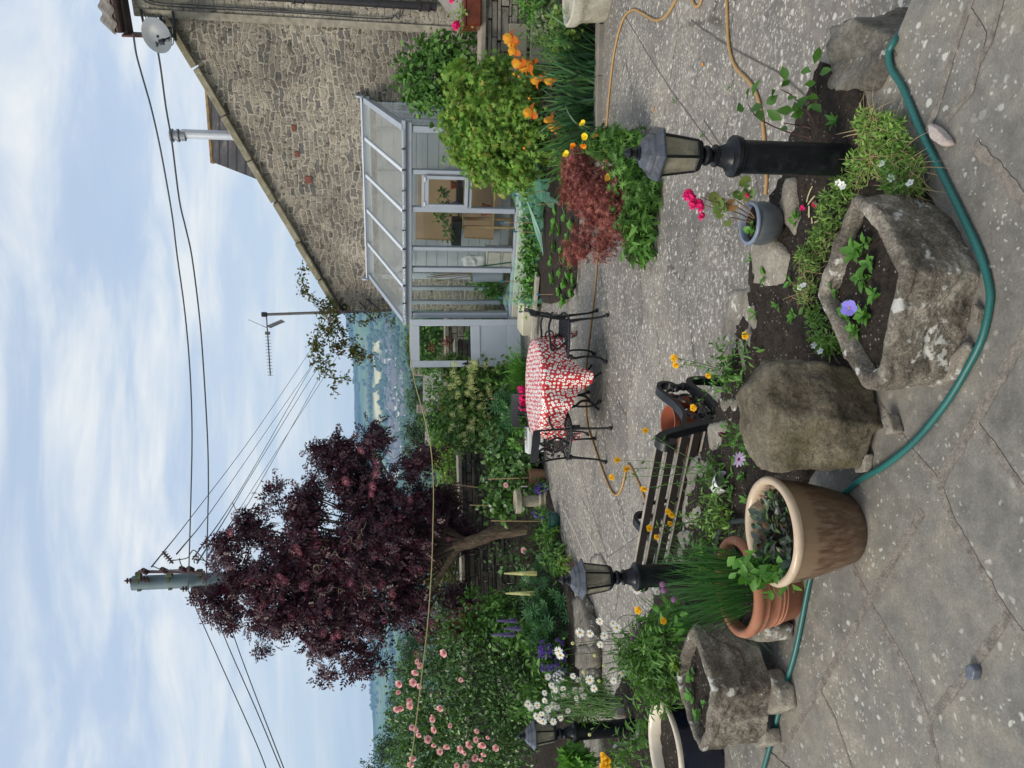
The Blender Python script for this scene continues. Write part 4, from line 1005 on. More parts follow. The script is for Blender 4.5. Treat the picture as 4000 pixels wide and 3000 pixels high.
for i, (pp, lb, h) in enumerate((([(2985, 2640), (3000, 2620), (3045, 2690), (3050, 2760), (2990, 2790)], 'split prop stone under the front corner of the left trough', .065), ([(2950, 2890), (2990, 2850), (2995, 2905), (2960, 2920)], 'mossy prop stone under the left end of the left trough', .065),
                              ([(2895, 2440), (2960, 2415), (3000, 2450), (2990, 2500), (2920, 2500)], 'grey lichen-patched stone behind the foot of the terracotta pot', .12))):
    flatstone(pp, h, h+.0, lb, 30+i, ROCK, 'prop_stone', None, .010, 4)
for i, (pp, lb, h) in enumerate((([(3800, 1250), (3815, 1190), (3835, 1210), (3822, 1270)], 'small grey chip between the hose and the square trough', .012), ([(3660, 1480), (3770, 1340), (3785, 1370), (3740, 1470), (3700, 1490)], 'thin slate chip under the left side of the square trough', .02),
                              ([(3455, 1640), (3480, 1620), (3500, 1685), (3470, 1695)], 'cream stone chip at the foot of the boulder', .03), ([(3350, 1800), (3392, 1775), (3385, 1840), (3350, 1845)], 'dark stone chip under the left foot of the boulder', .02),
                              ([(3625, 480), (3660, 495), (3720, 560), (3690, 575), (3640, 540)], 'pinkish white pebble beside the green hose', .02), ([(3778, 2600), (3800, 2592), (3818, 2620), (3810, 2655), (3785, 2650)], 'dark blue-grey pebble lying in a terrace joint', .018))):
    flatstone(pp, h, h, lb, 40+i, rockmat('pink_pebble', (.4, .33, .3), (.55, .47, .43), (.68, .64, .6), .7) if i == 4 else plain('blue_pebble', (.10, .11, .14), .35, .15, 20, bump=.02) if i == 5 else ROCK, 'stone_chip', None, .004, 4, 7 if i > 3 else 24)

# --- pots
def pot(name, label, base, prof, mat, soilr, soilz, n=56, group=None, rimmat=None, rimprof=None, wob=0):
    t_ = thing(name, label, 'plant pot', base, 0, group)
    mb = MB(); mb.lathe(prof, n, (0, 0, 0), wob, cap=False); part('pot_body', mb, mat, t_, False, True, 50)
    if rimprof: mb = MB(); mb.lathe(rimprof, n, cap=False); part('rim', mb, rimmat or mat, t_, False, True, 60)
    mb = MB(); V = [Vector((0, 0, soilz+.012))]; Fc = []; K = 8
    for j in range(1, K+1):
        for i in range(36):
            th = 2*math.pi*i/36; p = Vector((soilr*j/K*math.cos(th), soilr*j/K*math.sin(th), soilz)); p.z += noise.fractal(p*22+Vector(base), .8, 2, 4)*.007; V.append(p)
    for i in range(36):
        Fc.append([0, 1+i, 1+(i+1) % 36])
        for j in range(K-1): Fc.append([1+j*36+i, 1+(j+1)*36+i, 1+(j+1)*36+(i+1) % 36, 1+j*36+(i+1) % 36])
    mb.add(V, Fc); part('soil', mb, M['soil'], t_, False, True, 90); return t_
t = NT('brown_glaze'); v = t.co(); mpv = t.co('Object', (14, 14, 1.6)); st_ = t.noise(mpv, 5, 8, .65); zc = t.n('SeparateXYZ', {0: v}).outputs[2]
drip = t.math('ADD', zc, t.math('MULTIPLY', t.noise(t.co('Object', (9, 9, .6)), 4, 5), .10))
c_ = t.ramp(st_, [(.30, (.055, .030, .015)), (.5, (.115, .066, .036)), (.7, (.21, .145, .095))])
c_ = t.mix(t.ramp(drip, [(.02, .75), (.09, 0)]), c_, (.035, .016, .010))
c_ = t.mix(t.ramp(drip, [(.255, 0), (.272, .8)]), c_, (.20, .135, .08))
t.bump(st_, .12, .003); BGL = t.set(c_, t.ramp(st_, [(.3, .28), (.7, .5)]), spec=.5)
CREAM = plain('cream_glaze', (.50, .385, .27), .3, .12, 7, bump=.05, dirt=(.24, .16, .10, .5))
bb = G(3275, 2075, 0); PB = Vector((-.532, 2.55, 0))
pb = pot('glazed_pot', 'large brown glazed pot with a cream rim and dark-leaved plants', PB, [(.001, 0), (.118, 0), (.124, .006), (.150, .09), (.172, .18), (.182, .25), (.183, .272)], BGL, .158, .235, 64,
         rimmat=CREAM, rimprof=[(.183, .270), (.192, .280), (.194, .292), (.188, .301), (.176, .303), (.166, .297), (.162, .28), (.160, .22)])
PT = Vector((-.845, 2.99, 0))
pt_ = pot('terracotta_pot', 'big banded terracotta pot full of chives', PT, [(.001, 0), (.138, 0), (.142, .006), (.158, .075), (.163, .078), (.160, .082), (.164, .092), (.169, .096), (.166, .100), (.169, .112), (.172, .115), (.170, .12), (.182, .165), (.188, .168), (.186, .178), (.189, .19)], M['terracotta'], .165, .185, 64,
          rimprof=[(.188, .188), (.200, .196), (.2045, .212), (.200, .228), (.188, .235), (.174, .232), (.168, .22), (.166, .17)])
NAVY = plain('navy_glaze', (.006, .012, .030), .16, .3, 5, bump=.03, spec=.6)
PN = Vector((-1.90, 3.80, 0)); 
pn_ = pot('glazed_pot', 'dark navy glazed pot with a pale cream rim behind the long trough', PN, [(.001, 0), (.17, 0), (.178, .01), (.214, .13), (.232, .21), (.236, .235)], NAVY, .205, .20, 56,
         rimmat=plain('pale_rim_glaze', (.66, .58, .46), .3, .08, 6, dirt=(.4, .3, .2, .5)), rimprof=[(.235, .233), (.242, .243), (.241, .254), (.232, .260), (.220, .258), (.212, .245), (.208, .19)])
GREYG = plain('grey_glaze', (.075, .085, .095), .38, .25, 9, bump=.06, dirt=(.14, .14, .13, .5))
PGy = A(3000, 873, 2.96); PGy.z = .04
pg_ = pot('glazed_pot', 'small round grey glazed pot with a pink pelargonium on an edging stone', PGy, [(.001, 0), (.058, 0), (.066, .006), (.086, .045), (.090, .072), (.084, .10), (.080, .108)], GREYG, .071, .098, 44,
         rimmat=plain('slate_blue_rim', (.16, .19, .25), .3, .15, 8), rimprof=[(.080, .106), (.089, .112), (.091, .120), (.086, .126), (.076, .125), (.072, .115), (.072, .085)])

# --- garden lamps
def lamp(base, label, lean=(0, 0)):
    t_ = thing('garden_lamp', label, 'garden lamp', base, R(8), 'black garden lamps in the raised bed')
    L = M['lamp']
    mb = MB(); mb.lathe([(.056, -.06), (.0565, .415), (.0565, .425)], 28); part('post', mb, L, t_, False)
    mb = MB(); mb.lathe([(.0565, .418), (.0665, .421), (.0665, .430), (.0705, .434), (.0705, .447), (.064, .452), (.057, .456), (.050, .459), (.042, .470), (.036, .488), (.033, .500), (.038, .504), (.038, .511), (.028, .515), (.019, .519), (.026, .524), (.033, .533), (.0345, .541), (.031, .550), (.021, .557), (.018, .564)], 28, cap=False); part('collar', mb, L, t_, False, True, 22)
    mb = MB(); hx = lambda r, z: [(r*math.cos(math.pi*i/3), r*math.sin(math.pi*i/3), z) for i in range(6)]
    mb.lathe([(.02, .560), (.048, .563), (.054, .568), (.0585, .573), (.0585, .588), (.050, .590), (.001, .588)], 6, cap=False); part('lantern_base', mb, L, t_, False, False)
    lo, hi = hx(.0575, .584), hx(.077, .714); fr_ = MB()
    for i in range(6): fr_.tube([lo[i], hi[i]], .0052, 6)
    for i in range(6): fr_.tube([hi[i], hi[(i+1) % 6]], .005, 6); fr_.tube([lo[i], lo[(i+1) % 6]], .005, 6)
    lf = part('lantern_frame', fr_, L, t_, False)
    for i in range(6):
        a, b, c, d = [Vector(p)*.985 for p in (lo[i], lo[(i+1) % 6], hi[(i+1) % 6], hi[i])]
        for p in (a, b, c, d): p.z /= .985
        nrm = (b-a).cross(d-a).normalized()*.0025
        mb = MB(); mb.add([a+nrm, b+nrm, c+nrm, d+nrm, a-nrm, b-nrm, c-nrm, d-nrm], [(0, 1, 2, 3), (7, 6, 5, 4), (0, 4, 5, 1), (1, 5, 6, 2), (2, 6, 7, 3), (3, 7, 4, 0)]); part('pane', mb, M['lampglass'], lf, False, False)
    mb = MB(); mb.lathe([(.014, .587), (.014, .622), (.020, .626), (.027, .647), (.026, .667), (.018, .684), (.001, .690)], 14, cap=False); part('bulb', mb, plain('frosted_bulb', (.45, .43, .38), .3, .05, 5), lf, False)
    mb = MB(); mb.lathe([(.077, .712), (.096, .710), (.0995, .714), (.0995, .719), (.094, .722), (.078, .734), (.075, .738), (.073, .737), (.071, .744), (.061, .752), (.058, .756), (.056, .761), (.049, .765), (.030, .776), (.024, .778), (.001, .779)], 6, cap=False)
    rf = part('roof', mb, plain('lamp_roof_paint', (.045, .05, .065), .30, .3, 14, spec=.6, bump=.1, dirt=(.16, .17, .19, .5)), t_, False, True, 20)
    mb = MB(); mb.lathe([(.024, .776), (.026, .782), (.018, .786), (.020, .790), (.011, .796), (.0105, .802), (.019, .808), (.021, .813), (.012, .821), (.004, .830), (.001, .834)], 18, cap=False); part('finial', mb, L, rf, False)
    return t_
lamp(G(3325, 627, 0), 'nearest black garden lamp, standing in the green mat beside the pelargonium')
l2 = A(2525, 2250, 3.66); lamp((l2.x, 3.66, -.005), 'middle black garden lamp behind the chives and the end of the bench')
lamp(G(2490, 2838, 0), 'farthest black garden lamp, between the daisies and the leafy yellow-green plant')

# --- hoses and pipes
def hose(name, label, pts, r, mat, k=8, n=10, cat='hose'):
    mb = MB(); mb.tube(curve(pts, k), r, n); return tag(part(name, mb, mat), label, cat)
t = NT('green_hose_braid'); tcx = t.n('TexCoord'); uv = t.co('Object', (1, 1, 1))
ck = t.n('TexChecker', {'Vector': t.co('Object', (230, 230, 230)), 'Scale': 1.0, 'Color1': (.006, .075, .068, 1), 'Color2': (.018, .135, .12, 1)}); 
GH = t.set(t.mix(.6, ck.outputs[0], t.ramp(t.noise(uv, 6), [(.3, (.006, .07, .066)), (.7, (.02, .13, .12))])), .42, spec=.45)
hp = [G(x, y, .012) for x, y in ((3527, 345), (3597, 512), (3681, 681), (3768, 860), (3828, 992), (3862, 1110), (3865, 1190), (3836, 1320), (3777, 1440), (3693, 1578), (3572, 1724), (3452, 1822), (3330, 1895), (3240, 2010), (3195, 2170), (3163, 2268), (3110, 2530), (3062, 2700), (3024, 2850), (2998, 2950), (2960, 3080), (2930, 3200), (2860, 3450), (2790, 3800), (2760, 4200))]
hp = [G(3545, 110, -.28), G(3530, 108, -.10), G(3500, 150, .002), G(3472, 205, .018), G(3482, 270, .013)]+hp
hose('garden_hose', 'dark green braided hose curving across the upper terrace round the stone trough', hp, .0105, GH, 10, 12)
TAN = plain('tan_rubber', (.40, .235, .085), .5, .15, 8, bump=.1, bs=80)
q = [(2240, 3300)] and [(2530, 1985), (2506, 1916), (2478, 1852), (2459, 1818), (2446, 1832), (2428, 1908), (2404, 1934), (2380, 1902), (2350, 1826), (2319, 1735), (2296, 1663), (2287, 1560), (2286, 1470), (2295, 1386), (2307, 1277), (2325, 1120), (2334, 1000), (2346, 800), (2362, 600), (2371, 470), (2380, 362), (2398, 211), (2422, 108), (2446, 56), (2476, 38), (2512, 54), (2560, 79), (2603, 60), (2640, 0), (2672, -60), (2694, -30), (2710, 16), (2724, 25), (2738, 6), (2752, -60), (2790, -110), (2828, -70), (2838, 0), (2844, 150), (2857, 223), (2880, 271), (2928, 321), (2958, 376), (2976, 455), (2988, 575), (2994, 690), (2990, 760)]
hose('garden_hose', 'tan garden hose looping over the lower patio past the table', [G(2575, 2090, LP+.012)]+[G(x, y, LP+.012) for x, y in q], .0105, TAN, 6, 9)
PIP = plain('black_conduit', (.022, .026, .032), .45, .2, 10)
hose('black_pipe', 'black flexible pipe arching out of the soil behind the two big pots', [G(2870, 2280, -.02), G(2800, 2215, .03), G(2795, 2150, .05), G(2808, 2085, .05), G(2840, 2045, .05), G(2900, 2034, .03), G(2990, 2030, .02), G(3045, 1900, .012), G(3070, 1840, .012), G(3150, 1700, .012)], .0125, PIP, 6, 10, 'pipe')
hose('black_pipe', 'black pipe end between the boulder and the square trough', [G(3330, 1600, .012), G(3400, 1520, .012), G(3440, 1470, .012)], .012, PIP, 6, 10, 'pipe')
hose('grey_pipe', 'grey bent pipe end at the foot of the left lamp', [G(2500, 2790, .0), G(2496, 2850, .02), G(2470, 2890, .03), G(2440, 2905, .03), G(2412, 2905, .03), G(2398, 2925, .02), G(2402, 2960, 0)], .0125, plain('grey_conduit', (.12, .13, .15), .45, .2, 10), 6, 10, 'pipe')

# --- bench (seen from behind: local Y is its front)
bn = thing('garden_bench', 'black cast iron bench with dark wooden slats below the terrace edge', 'bench', (-.597, 4.62, LP), R(-29))
IR = M['iron']; BL = 1.02
def bar(mb, pts, w_, th, k=6):     # flat cast bar bent in the YZ plane
    P = curve(pts, k); mb.fw = 1.0; c = []
    for i, p in enumerate(P):
        a = P[max(i-1, 0)]; b = P[min(i+1, len(P)-1)]; tg = (b-a).normalized(); nn = Vector((0, -tg.z, tg.y)); x = Vector((1, 0, 0))
        q = th(i/(len(P)-1)) if callable(th) else th
        c.append([p+x*w_/2+nn*q/2, p-x*w_/2+nn*q/2, p-x*w_/2-nn*q/2, p+x*w_/2-nn*q/2])
    vs = [v_ for r_ in c for v_ in r_]; n = len(c)
    mb.add(vs, [[4*i+j, 4*i+(j+1) % 4, 4*i+4+(j+1) % 4, 4*i+4+j] for i in range(n-1) for j in range(4)]+[[3, 2, 1, 0], [4*n-4, 4*n-3, 4*n-2, 4*n-1]])
for sx in (-1, 1):
    x = sx*BL/2; P3 = lambda *l: [Vector((x, y, z)) for y, z in l]
    mb = MB(); bar(mb, P3((-.36, .0), (-.31, .12), (-.235, .28), (-.20, .40), (-.215, .52), (-.27, .68), (-.315, .78), (-.365, .825), (-.41, .80), (-.405, .755), (-.37, .755)), .048, lambda q: .046-.018*abs(q-.45)); part('back_stile', mb, IR, bn, False, True, 40)
    mb = MB(); bar(mb, P3((-.262, .66), (-.18, .615), (-.08, .585), (.04, .60), (.14, .635), (.215, .645), (.265, .61), (.262, .555), (.225, .535)), .05, .026); part('armrest', mb, IR, bn, False, True, 40)
    mb = MB(); bar(mb, P3((-.20, .40), (-.06, .365), (.10, .375), (.20, .415), (.265, .43), (.315, .395), (.325, .32), (.30, .18), (.325, .05), (.36, .0)), .048, lambda q: .048-.02*q); part('front_leg', mb, IR, bn, False, True, 40)
    mb = MB()
    for (y, z, r) in ((.235, .52, .026), (.245, .495, .022), (.25, .47, .028), (.245, .445, .022)):
        mb.ball((x, y, z), r, 10, 6)
    for cy_, cz_, r, a0, a1 in ((.16, .56, .05, 0, 3.6), (.10, .50, .055, -1, 2.6), (.02, .45, .06, -.8, 2.8), (-.07, .50, .055, 1.5, 5.5), (-.13, .47, .05, 0, 4.4), (-.10, .42, .035, 0, 5)):
        mb.tube([(x, cy_+r*(1-.12*i/4)*math.cos(a0+(a1-a0)*i/12), cz_+r*(1-.12*i/4)*math.sin(a0+(a1-a0)*i/12)) for i in range(13)], .0095, 6)
    part('scrollwork', mb, IR, bn, False)
BSL = plain('shaded_slat_face', (.022, .017, .013), .8, .4, 7, bump=.4, bs=50)  # near-black: the shade on the slat backs is put into the colour
SL = plain('lit_slat_top', (.30, .265, .215), .85, .4, 7, bump=.5, bd=.003, bs=50); SLD = plain('dark_slat', (.04, .033, .027), .8, .4, 7, bump=.4, bs=50)
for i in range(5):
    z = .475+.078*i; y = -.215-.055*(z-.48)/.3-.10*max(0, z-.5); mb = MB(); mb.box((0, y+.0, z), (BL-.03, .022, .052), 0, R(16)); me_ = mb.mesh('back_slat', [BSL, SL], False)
    for p_ in me_.polygons: p_.material_index = 1 if p_.normal.z > .6 else 0  # upward faces get the pale colour, painting in light on the slat tops
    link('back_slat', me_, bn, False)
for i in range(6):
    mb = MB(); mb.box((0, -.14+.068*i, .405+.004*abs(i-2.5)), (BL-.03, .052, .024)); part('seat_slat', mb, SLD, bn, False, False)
mb = MB(); mb.tube([(-BL/2, .02, .36), (BL/2, .02, .36)], .011, 8); mb.tube([(0, -.26, .80), (0, -.20, .42), (0, .2, .39)], .012, 8); part('tie_rod', mb, IR, bn, False)
def benchp(y_, x_, z_): return Vector((-.597, 4.62, LP))+Matrix.Rotation(R(-29), 3, 'Z') @ Vector((x_, y_, z_))
def seatpot(x_, y_, r, h, lab, tilt):
    mb = MB(); mb.lathe([(.001, .003), (r*.68, 0), (r*.92, h*.78), (r*1.0, h*.79), (r*1.04, h), (r*.95, h), (r*.88, h*.75), (r*.63, .01), (.001, .01)], 28, cap=False)
    o = part('empty_pot', mb, M['plastic_pot'], None, False); o.location = benchp(y_, x_, .43); o.rotation_euler = (tilt, tilt*.5, 0); tag(o, lab, 'plant pot', 'empty pots left on the bench')
seatpot(.34, .10, .098, .17, 'larger empty terracotta-coloured pot standing on the bench seat', .10); seatpot(.42, .215, .06, .12, 'small empty terracotta pot on the bench by the armrest', -.1); seatpot(.22, .0, .07, .10, 'small empty pot tucked under the bench arm', .2)
mb = MB(); mb.box((0, 0, 0), (.16, .11, .012)); o = part('turquoise_box_lid', mb, plain('turquoise_plastic', (.10, .52, .46), .5), None, False, False); o.location = benchp(.02, -.38, .43); o.rotation_euler = (0, .1, R(-20)); tag(o, 'pale turquoise plastic lid lying on the bench seat', 'lid')
mb = MB(); mb.lathe([(.036, 0), (.052, .085), (.052, .088), (.047, .085), (.033, .004)], 20, cap=True); o = part('white_tub', mb, M['white'], None, False); o.location = G(2800, 1905, .045); o.rotation_euler = (R(95), .1, R(30)); tag(o, 'white plastic tub lying on the edging slab beside the bench', 'tub')

# --- table under its cloth
TB = G(2338, 1512, LP); TB.y += .10; TR_, TH = .545, .725
tb = thing('garden_table', 'black cast iron garden table under the poppy-patterned cloth', 'table', TB)
mb = MB(); mb.lathe([(.001, TH-.03), (TR_-.02, TH-.03), (TR_-.012, TH-.02), (TR_-.012, TH-.008), (.001, TH-.008)], 40, cap=False); part('tabletop', mb, IR, tb, False)
for i in range(4):
    a = i*math.pi/2+.55; P = curve([(.10, .70), (.06, .60), (.11, .50), (.23, .40), (.25, .28), (.18, .18), (.20, .08), (.30, .0)], 6); mb = MB()
    mb.tube([(p[0]*math.cos(a), p[0]*math.sin(a), p[1]+.012) for p in [(q_.x, q_.y) for q_ in [Vector((x_[0], x_[1], 0)) for x_ in P]]], .014, 8)
    mb.tube([((.25+.035*math.cos(b_))*math.cos(a), (.25+.035*math.cos(b_))*math.sin(a), .33+.035*math.sin(b_)) for b_ in np.linspace(0, 4.6, 10)], .008, 6); part('leg', mb, IR, tb, False)
mb = MB(); mb.lathe([(.03, .28), (.055, .30), (.03, .33), (.05, .42), (.03, .55), (.10, .69), (.10, .70)], 14); part('pedestal', mb, IR, tb, False)
CLOTH = NT('poppy_cloth'); uvn = CLOTH.n('TexCoord').outputs['UV']
vo = CLOTH.n('TexVoronoi', {'Vector': uvn, 'Scale': 22.0, 'Randomness': .42}); nn_ = CLOTH.noise(uvn, 60, 3)
dd_ = CLOTH.math('ADD', vo.outputs['Distance'], CLOTH.math('MULTIPLY', CLOTH.math('SUBTRACT', nn_, .5), .16))
c_ = CLOTH.ramp(dd_, [(0, (.02, .018, .022)), (.17, (.02, .018, .022)), (.19, (.84, .81, .75)), (.43, (.84, .81, .75)), (.455, (.46, .014, .02))])
c_.node.color_ramp.interpolation = 'LINEAR'
CLOTH.bump(CLOTH.noise(uvn, 300, 2), .15, .002); CLOTH.set(c_, .42, spec=.5, coat=.25); CLOTH.b.inputs['Coat Roughness'].default_value = .35
bm = bmesh.new(); uvl = bm.loops.layers.uv.new('uv'); N_ = 240; phi0 = R(-83)
rows = []
def cloth_pt(th, s_, hang):
    r = TR_+.004
    if s_ <= 0: return None
N0 = 10; grid = []; flat = []
for i in range(N_):
    th = 2*math.pi*i/N_; q = th-phi0+math.pi/4
    # square cloth, one corner hanging towards the camera
    L_h = min(.80/max(abs(math.cos(q)), 1e-4), .84/max(abs(math.sin(q)), 1e-4)); L_h = min(L_h, 1.08)
    hang = max(L_h-TR_, .22); col = []; cf = []
    fold = math.sin(9*th+.6)*.6+math.sin(14*th+2)*.4
    for j in range(N0+1):
        r = TR_*j/N0; z = TH+.002+.002*noise.noise(Vector((r*math.cos(th)*6, r*math.sin(th)*6, 0)))-(.004 if j == N0 else 0); col.append((r*math.cos(th), r*math.sin(th), z)); cf.append((r*math.cos(th), r*math.sin(th)))
    for j in range(1, 15):
        s_ = hang*j/14; rr_ = TR_+.012*min(1, s_/.03)+.05*s_+fold*.055*min(s_/.25, 1.4)+.012*noise.noise(Vector((th*4, s_*6, 2))); z = TH-.004-s_*.985
        col.append((rr_*math.cos(th), rr_*math.sin(th), z)); r = TR_+s_; cf.append((r*math.cos(th), r*math.sin(th)))
    grid.append([bm.verts.new(p) for p in col[1:]]); flat.append(cf[1:])
c0 = bm.verts.new((0, 0, TH+.002))
for i in range(N_):
    a, b = grid[i], grid[(i+1) % N_]; fa, fb = flat[i], flat[(i+1) % N_]
    f = bm.faces.new((c0, a[0], b[0])); 
    for lp, u_ in zip(f.loops, ((0, 0), fa[0], fb[0])): lp[uvl].uv = u_
    for j in range(len(a)-1):
        f = bm.faces.new((a[j], a[j+1], b[j+1], b[j]))
        for lp, u_ in zip(f.loops, (fa[j], fa[j+1], fb[j+1], fb[j])): lp[uvl].uv = u_
for f in bm.faces: f.smooth = True
bm.normal_update(); me = bpy.data.meshes.new('tablecloth'); bm.to_mesh(me); bm.free(); me.materials.append(CLOTH.m)
o = link('tablecloth', me); o.location = TB; tag(o, 'red and cream poppy-patterned cloth hanging over the round garden table', 'tablecloth')

# --- cast chairs (local: +Y is the front)
def make_chair(label):
    t_ = thing('garden_chair', label, 'chair', (0, 0, 0), 0, 'black cast iron chairs round the garden table'); SZ = .43
    mb = MB(); W, D = .225, .205; out_ = [(-W+.02, D), (0, D+.025), (W-.02, D), (W, D-.06), (W-.02, -D), (-W+.02, -D), (-W, D-.06)]
    P = curve([Vector((*p, SZ)) for p in out_+[out_[0]]], 4); mb.tube(P, .014, 8, cap=False)
    for sx in (-1, 1):
        for sy in (-1, 1): mb.box((sx*(W-.035), sy*(D-.02), SZ-.028), (.06, .02, .05), tap=.8)
    part('seat_frame', mb, IR, t_, False)
    mb = MB()
    for i in range(9):
        x = -.18+.045*i; mb.tube(curve([(x, -D+.01, SZ+.002), (x+.012, -.1, SZ+.004), (x-.012, 0, SZ), (x+.012, .1, SZ+.004), (x, D-.01, SZ+.002)], 3), .006, 5)
        y = -.165+.041*i; mb.tube([(-W+.015, y, SZ), (W-.015, y, SZ)], .005, 5)
    part('seat', mb, IR, t_, False)
    mb = MB(); R0 = [Vector((.215*math.sin(a)*1.02, -.245-.07*math.cos(a)*1+.07*.5, 0)) for a in np.linspace(-1.15, 1.15, 15)]
    vs = []
    for i, p in enumerate(R0):
        u = i/14; top = .845+.012*math.sin(math.pi*u); bot = .775-.012*abs(math.sin(2*math.pi*u))
        for z, y in ((bot, .012), (top, -.006), (top, -.022), (bot, -.004)): vs.append((p.x, p.y+y, z))
    mb.add(vs, [[4*i+j, 4*i+(j+1) % 4, 4*i+4+(j+1) % 4, 4*i+4+j] for i in range(14) for j in range(4)]+[[3, 2, 1, 0], [56, 57, 58, 59]])
    part('top_rail', mb, plain('iron_lattice', (.02, .022, .027), .45, .5, 60, bump=1.0, bd=.008, bs=70), t_, False, True, 30)
    for sx in (-1, 1): mb = MB(); mb.tube(curve([(sx*.185, -.20, SZ), (sx*.19, -.215, .58), (sx*.198, -.238, .70), (sx*.20, -.25, .79)], 5), .011, 8); part('back_stile', mb, IR, t_, False)
    mb = MB()
    for sx in (-1, 1):
        mb.tube(curve([(0, -.205, SZ+.01), (sx*.05, -.215, .50), (sx*.09, -.225, .58), (sx*.05, -.24, .66), (sx*.02, -.255, .72), (sx*.07, -.265, .78)], 5), .013, 6)
        mb.tube([(sx*(.075+.035*math.cos(a)), -.24, .64+.04*math.sin(a)) for a in np.linspace(0, 5, 12)], .009, 6)
        for (x, z, a) in ((.10, .60, .6), (.04, .70, 1.5), (.13, .70, .3), (.06, .52, -.5), (.12, .52, .9), (.03, .60, 2.2)):
            dx, dz = math.cos(a)*.05, math.sin(a)*.05; mb.add([(sx*x, -.235, z), (sx*(x+dx*.5-dz*.35), -.228, z+dz*.5+dx*.35), (sx*(x+dx), -.236, z+dz), (sx*(x+dx*.5+dz*.35), -.244, z+dz*.5-dx*.35), (sx*(x+dx*.5), -.25, z+dz*.5)], [(0, 1, 4), (1, 2, 4), (2, 3, 4), (3, 0, 4), (3, 2, 1, 0)])
        mb.tube([(sx*.10, -.228, .59), (sx*.19, -.228, .60)], .006, 5)
    part('back_ornament', mb, IR, t_, False)
    for sx in (-1, 1):
        mb = MB(); mb.tube(curve([(sx*.19, -.222, .62), (sx*.225, -.12, .65), (sx*.25, .0, .635), (sx*.245, .08, .63), (sx*.235, .12, .60), (sx*.22, .105, .575)], 5), .012, 7)
        mb.tube(curve([(sx*.245, .04, .632), (sx*.24, .10, .55), (sx*.235, .05, .49), (sx*.215, .0, SZ)], 5), .011, 7); mb.tube([(sx*.24, .02+.045*math.cos(a), .545+.045*math.sin(a)) for a in np.linspace(0, 5, 12)], .008, 6)
        part('arm', mb, IR, t_, False)
        mb = MB(); mb.tube(curve([(sx*.20, .185, SZ-.01), (sx*.225, .205, .36), (sx*.215, .19, .24), (sx*.22, .20, .10), (sx*.245, .235, .03)], 5), [.022, .021, .02, .018, .017, .015, .014, .013, .012, .012, .011, .011, .011, .011, .011, .012, .013, .013, .014, .014, .014], 8); mb.ball((sx*.248, .24, .026), .025, 10, 6); part('leg', mb, IR, t_, False)
        mb = MB(); mb.tube(curve([(sx*.185, -.185, SZ-.01), (sx*.19, -.205, .30), (sx*.20, -.225, .12), (sx*.215, -.25, .03)], 5), [.02, .019, .018, .017, .015, .014, .013, .012, .012, .011, .011, .012, .013, .014, .014, .014], 8); mb.ball((sx*.217, -.253, .024), .024, 10, 6); part('leg', mb, IR, t_, False)
    return t_
ch = make_chair('black cast chair on the right of the table, below the open door')
CR_ = G(2354, 1312, LP)
ch.location = CR_; ch.rotation_euler = (0, 0, R(78))
CLf = G(2360, 1688, LP); dup(ch, CLf, R(-30), 'black cast chair left of the table, near the bird bath, its back towards us')
CFa = A(2230, 1605, 9.55); dup(ch, Vector((CFa.x*.96, 9.0, LP)), R(176), 'black cast chair behind the table, its back rail before hot pink flowers')

# --- bird bath, pots and planters along the left bed
STN = rockmat('cast_stone', (.22, .20, .14), (.36, .33, .25), (.46, .43, .34), .64, 14, moss=(.25, .22, .10))
BBp = G(2142, 1955, LP); bbt = thing('bird_bath', 'round cast stone bird bath on a fluted pillar between purple flowers', 'bird bath', BBp)
mb = MB(); mb.lathe([(.17, 0), (.175, .02), (.17, .075), (.125, .085), (.13, .115), (.135, .135), (.12, .145), (.09, .16)], 28); part('foot', mb, STN, bbt, False)
mb = MB(); mb.lathe([(.088, .15), (.086, .22), (.078, .36), (.082, .42)], 22); part('pillar', mb, STN, bbt, False)
mb = MB(); mb.lathe([(.08, .415), (.155, .42), (.178, .43), (.18, .50), (.165, .51), (.158, .49), (.10, .46), (.001, .455)], 28, cap=False); part('bowl', mb, STN, bbt, False)
def simplepot(name, label, c, r, h, mat, prof=None, soil=True, cat='plant pot'):
    t_ = thing(name, label, cat, c); mb = MB(); mb.lathe(prof or [(.001, 0), (r*.72, 0), (r*.93, h*.84), (r*1.0, h*.85), (r*1.02, h), (r*.93, h), (r*.9, h*.8)], 28, cap=False); part('pot_body', mb, mat, t_, False)
    if soil: mb = MB(); mb.lathe([(.001, h*.86), (r*.91, h*.84)], 20, cap=False); part('soil', mb, M['soil'], t_, False)
    return t_
simplepot('terracotta_pot', 'plain terracotta-coloured pot with a white plant label, left of the chairs', G(2128, 1862, LP), .155, .27, plain('tan_plastic_pot', (.27, .145, .085), .5, .1, 5))
mb = MB(); p_ = G(2128, 1885, LP); mb.box((p_.x-.05, p_.y, LP+.31), (.02, .004, .12)); tag(part('plant_label', mb, M['white'], smooth=False), 'white plant label stuck in the terracotta pot left of the chairs', 'label')
GRN = plain('green_glaze', (.012, .075, .065), .2, .2, 6, spec=.6)
gp = G(2183, 2032, LP); simplepot('glazed_pot', 'small dark green glazed bowl pot left of the bird bath', gp, .125, .165, GRN, [(.001, 0), (.075, 0), (.11, .03), (.128, .08), (.122, .125), (.118, .135), (.126, .15), (.124, .165), (.112, .163), (.108, .13)])
DRKB = plain('dark_brick', (.06, .05, .042), .9, .4, 8, bump=.5)
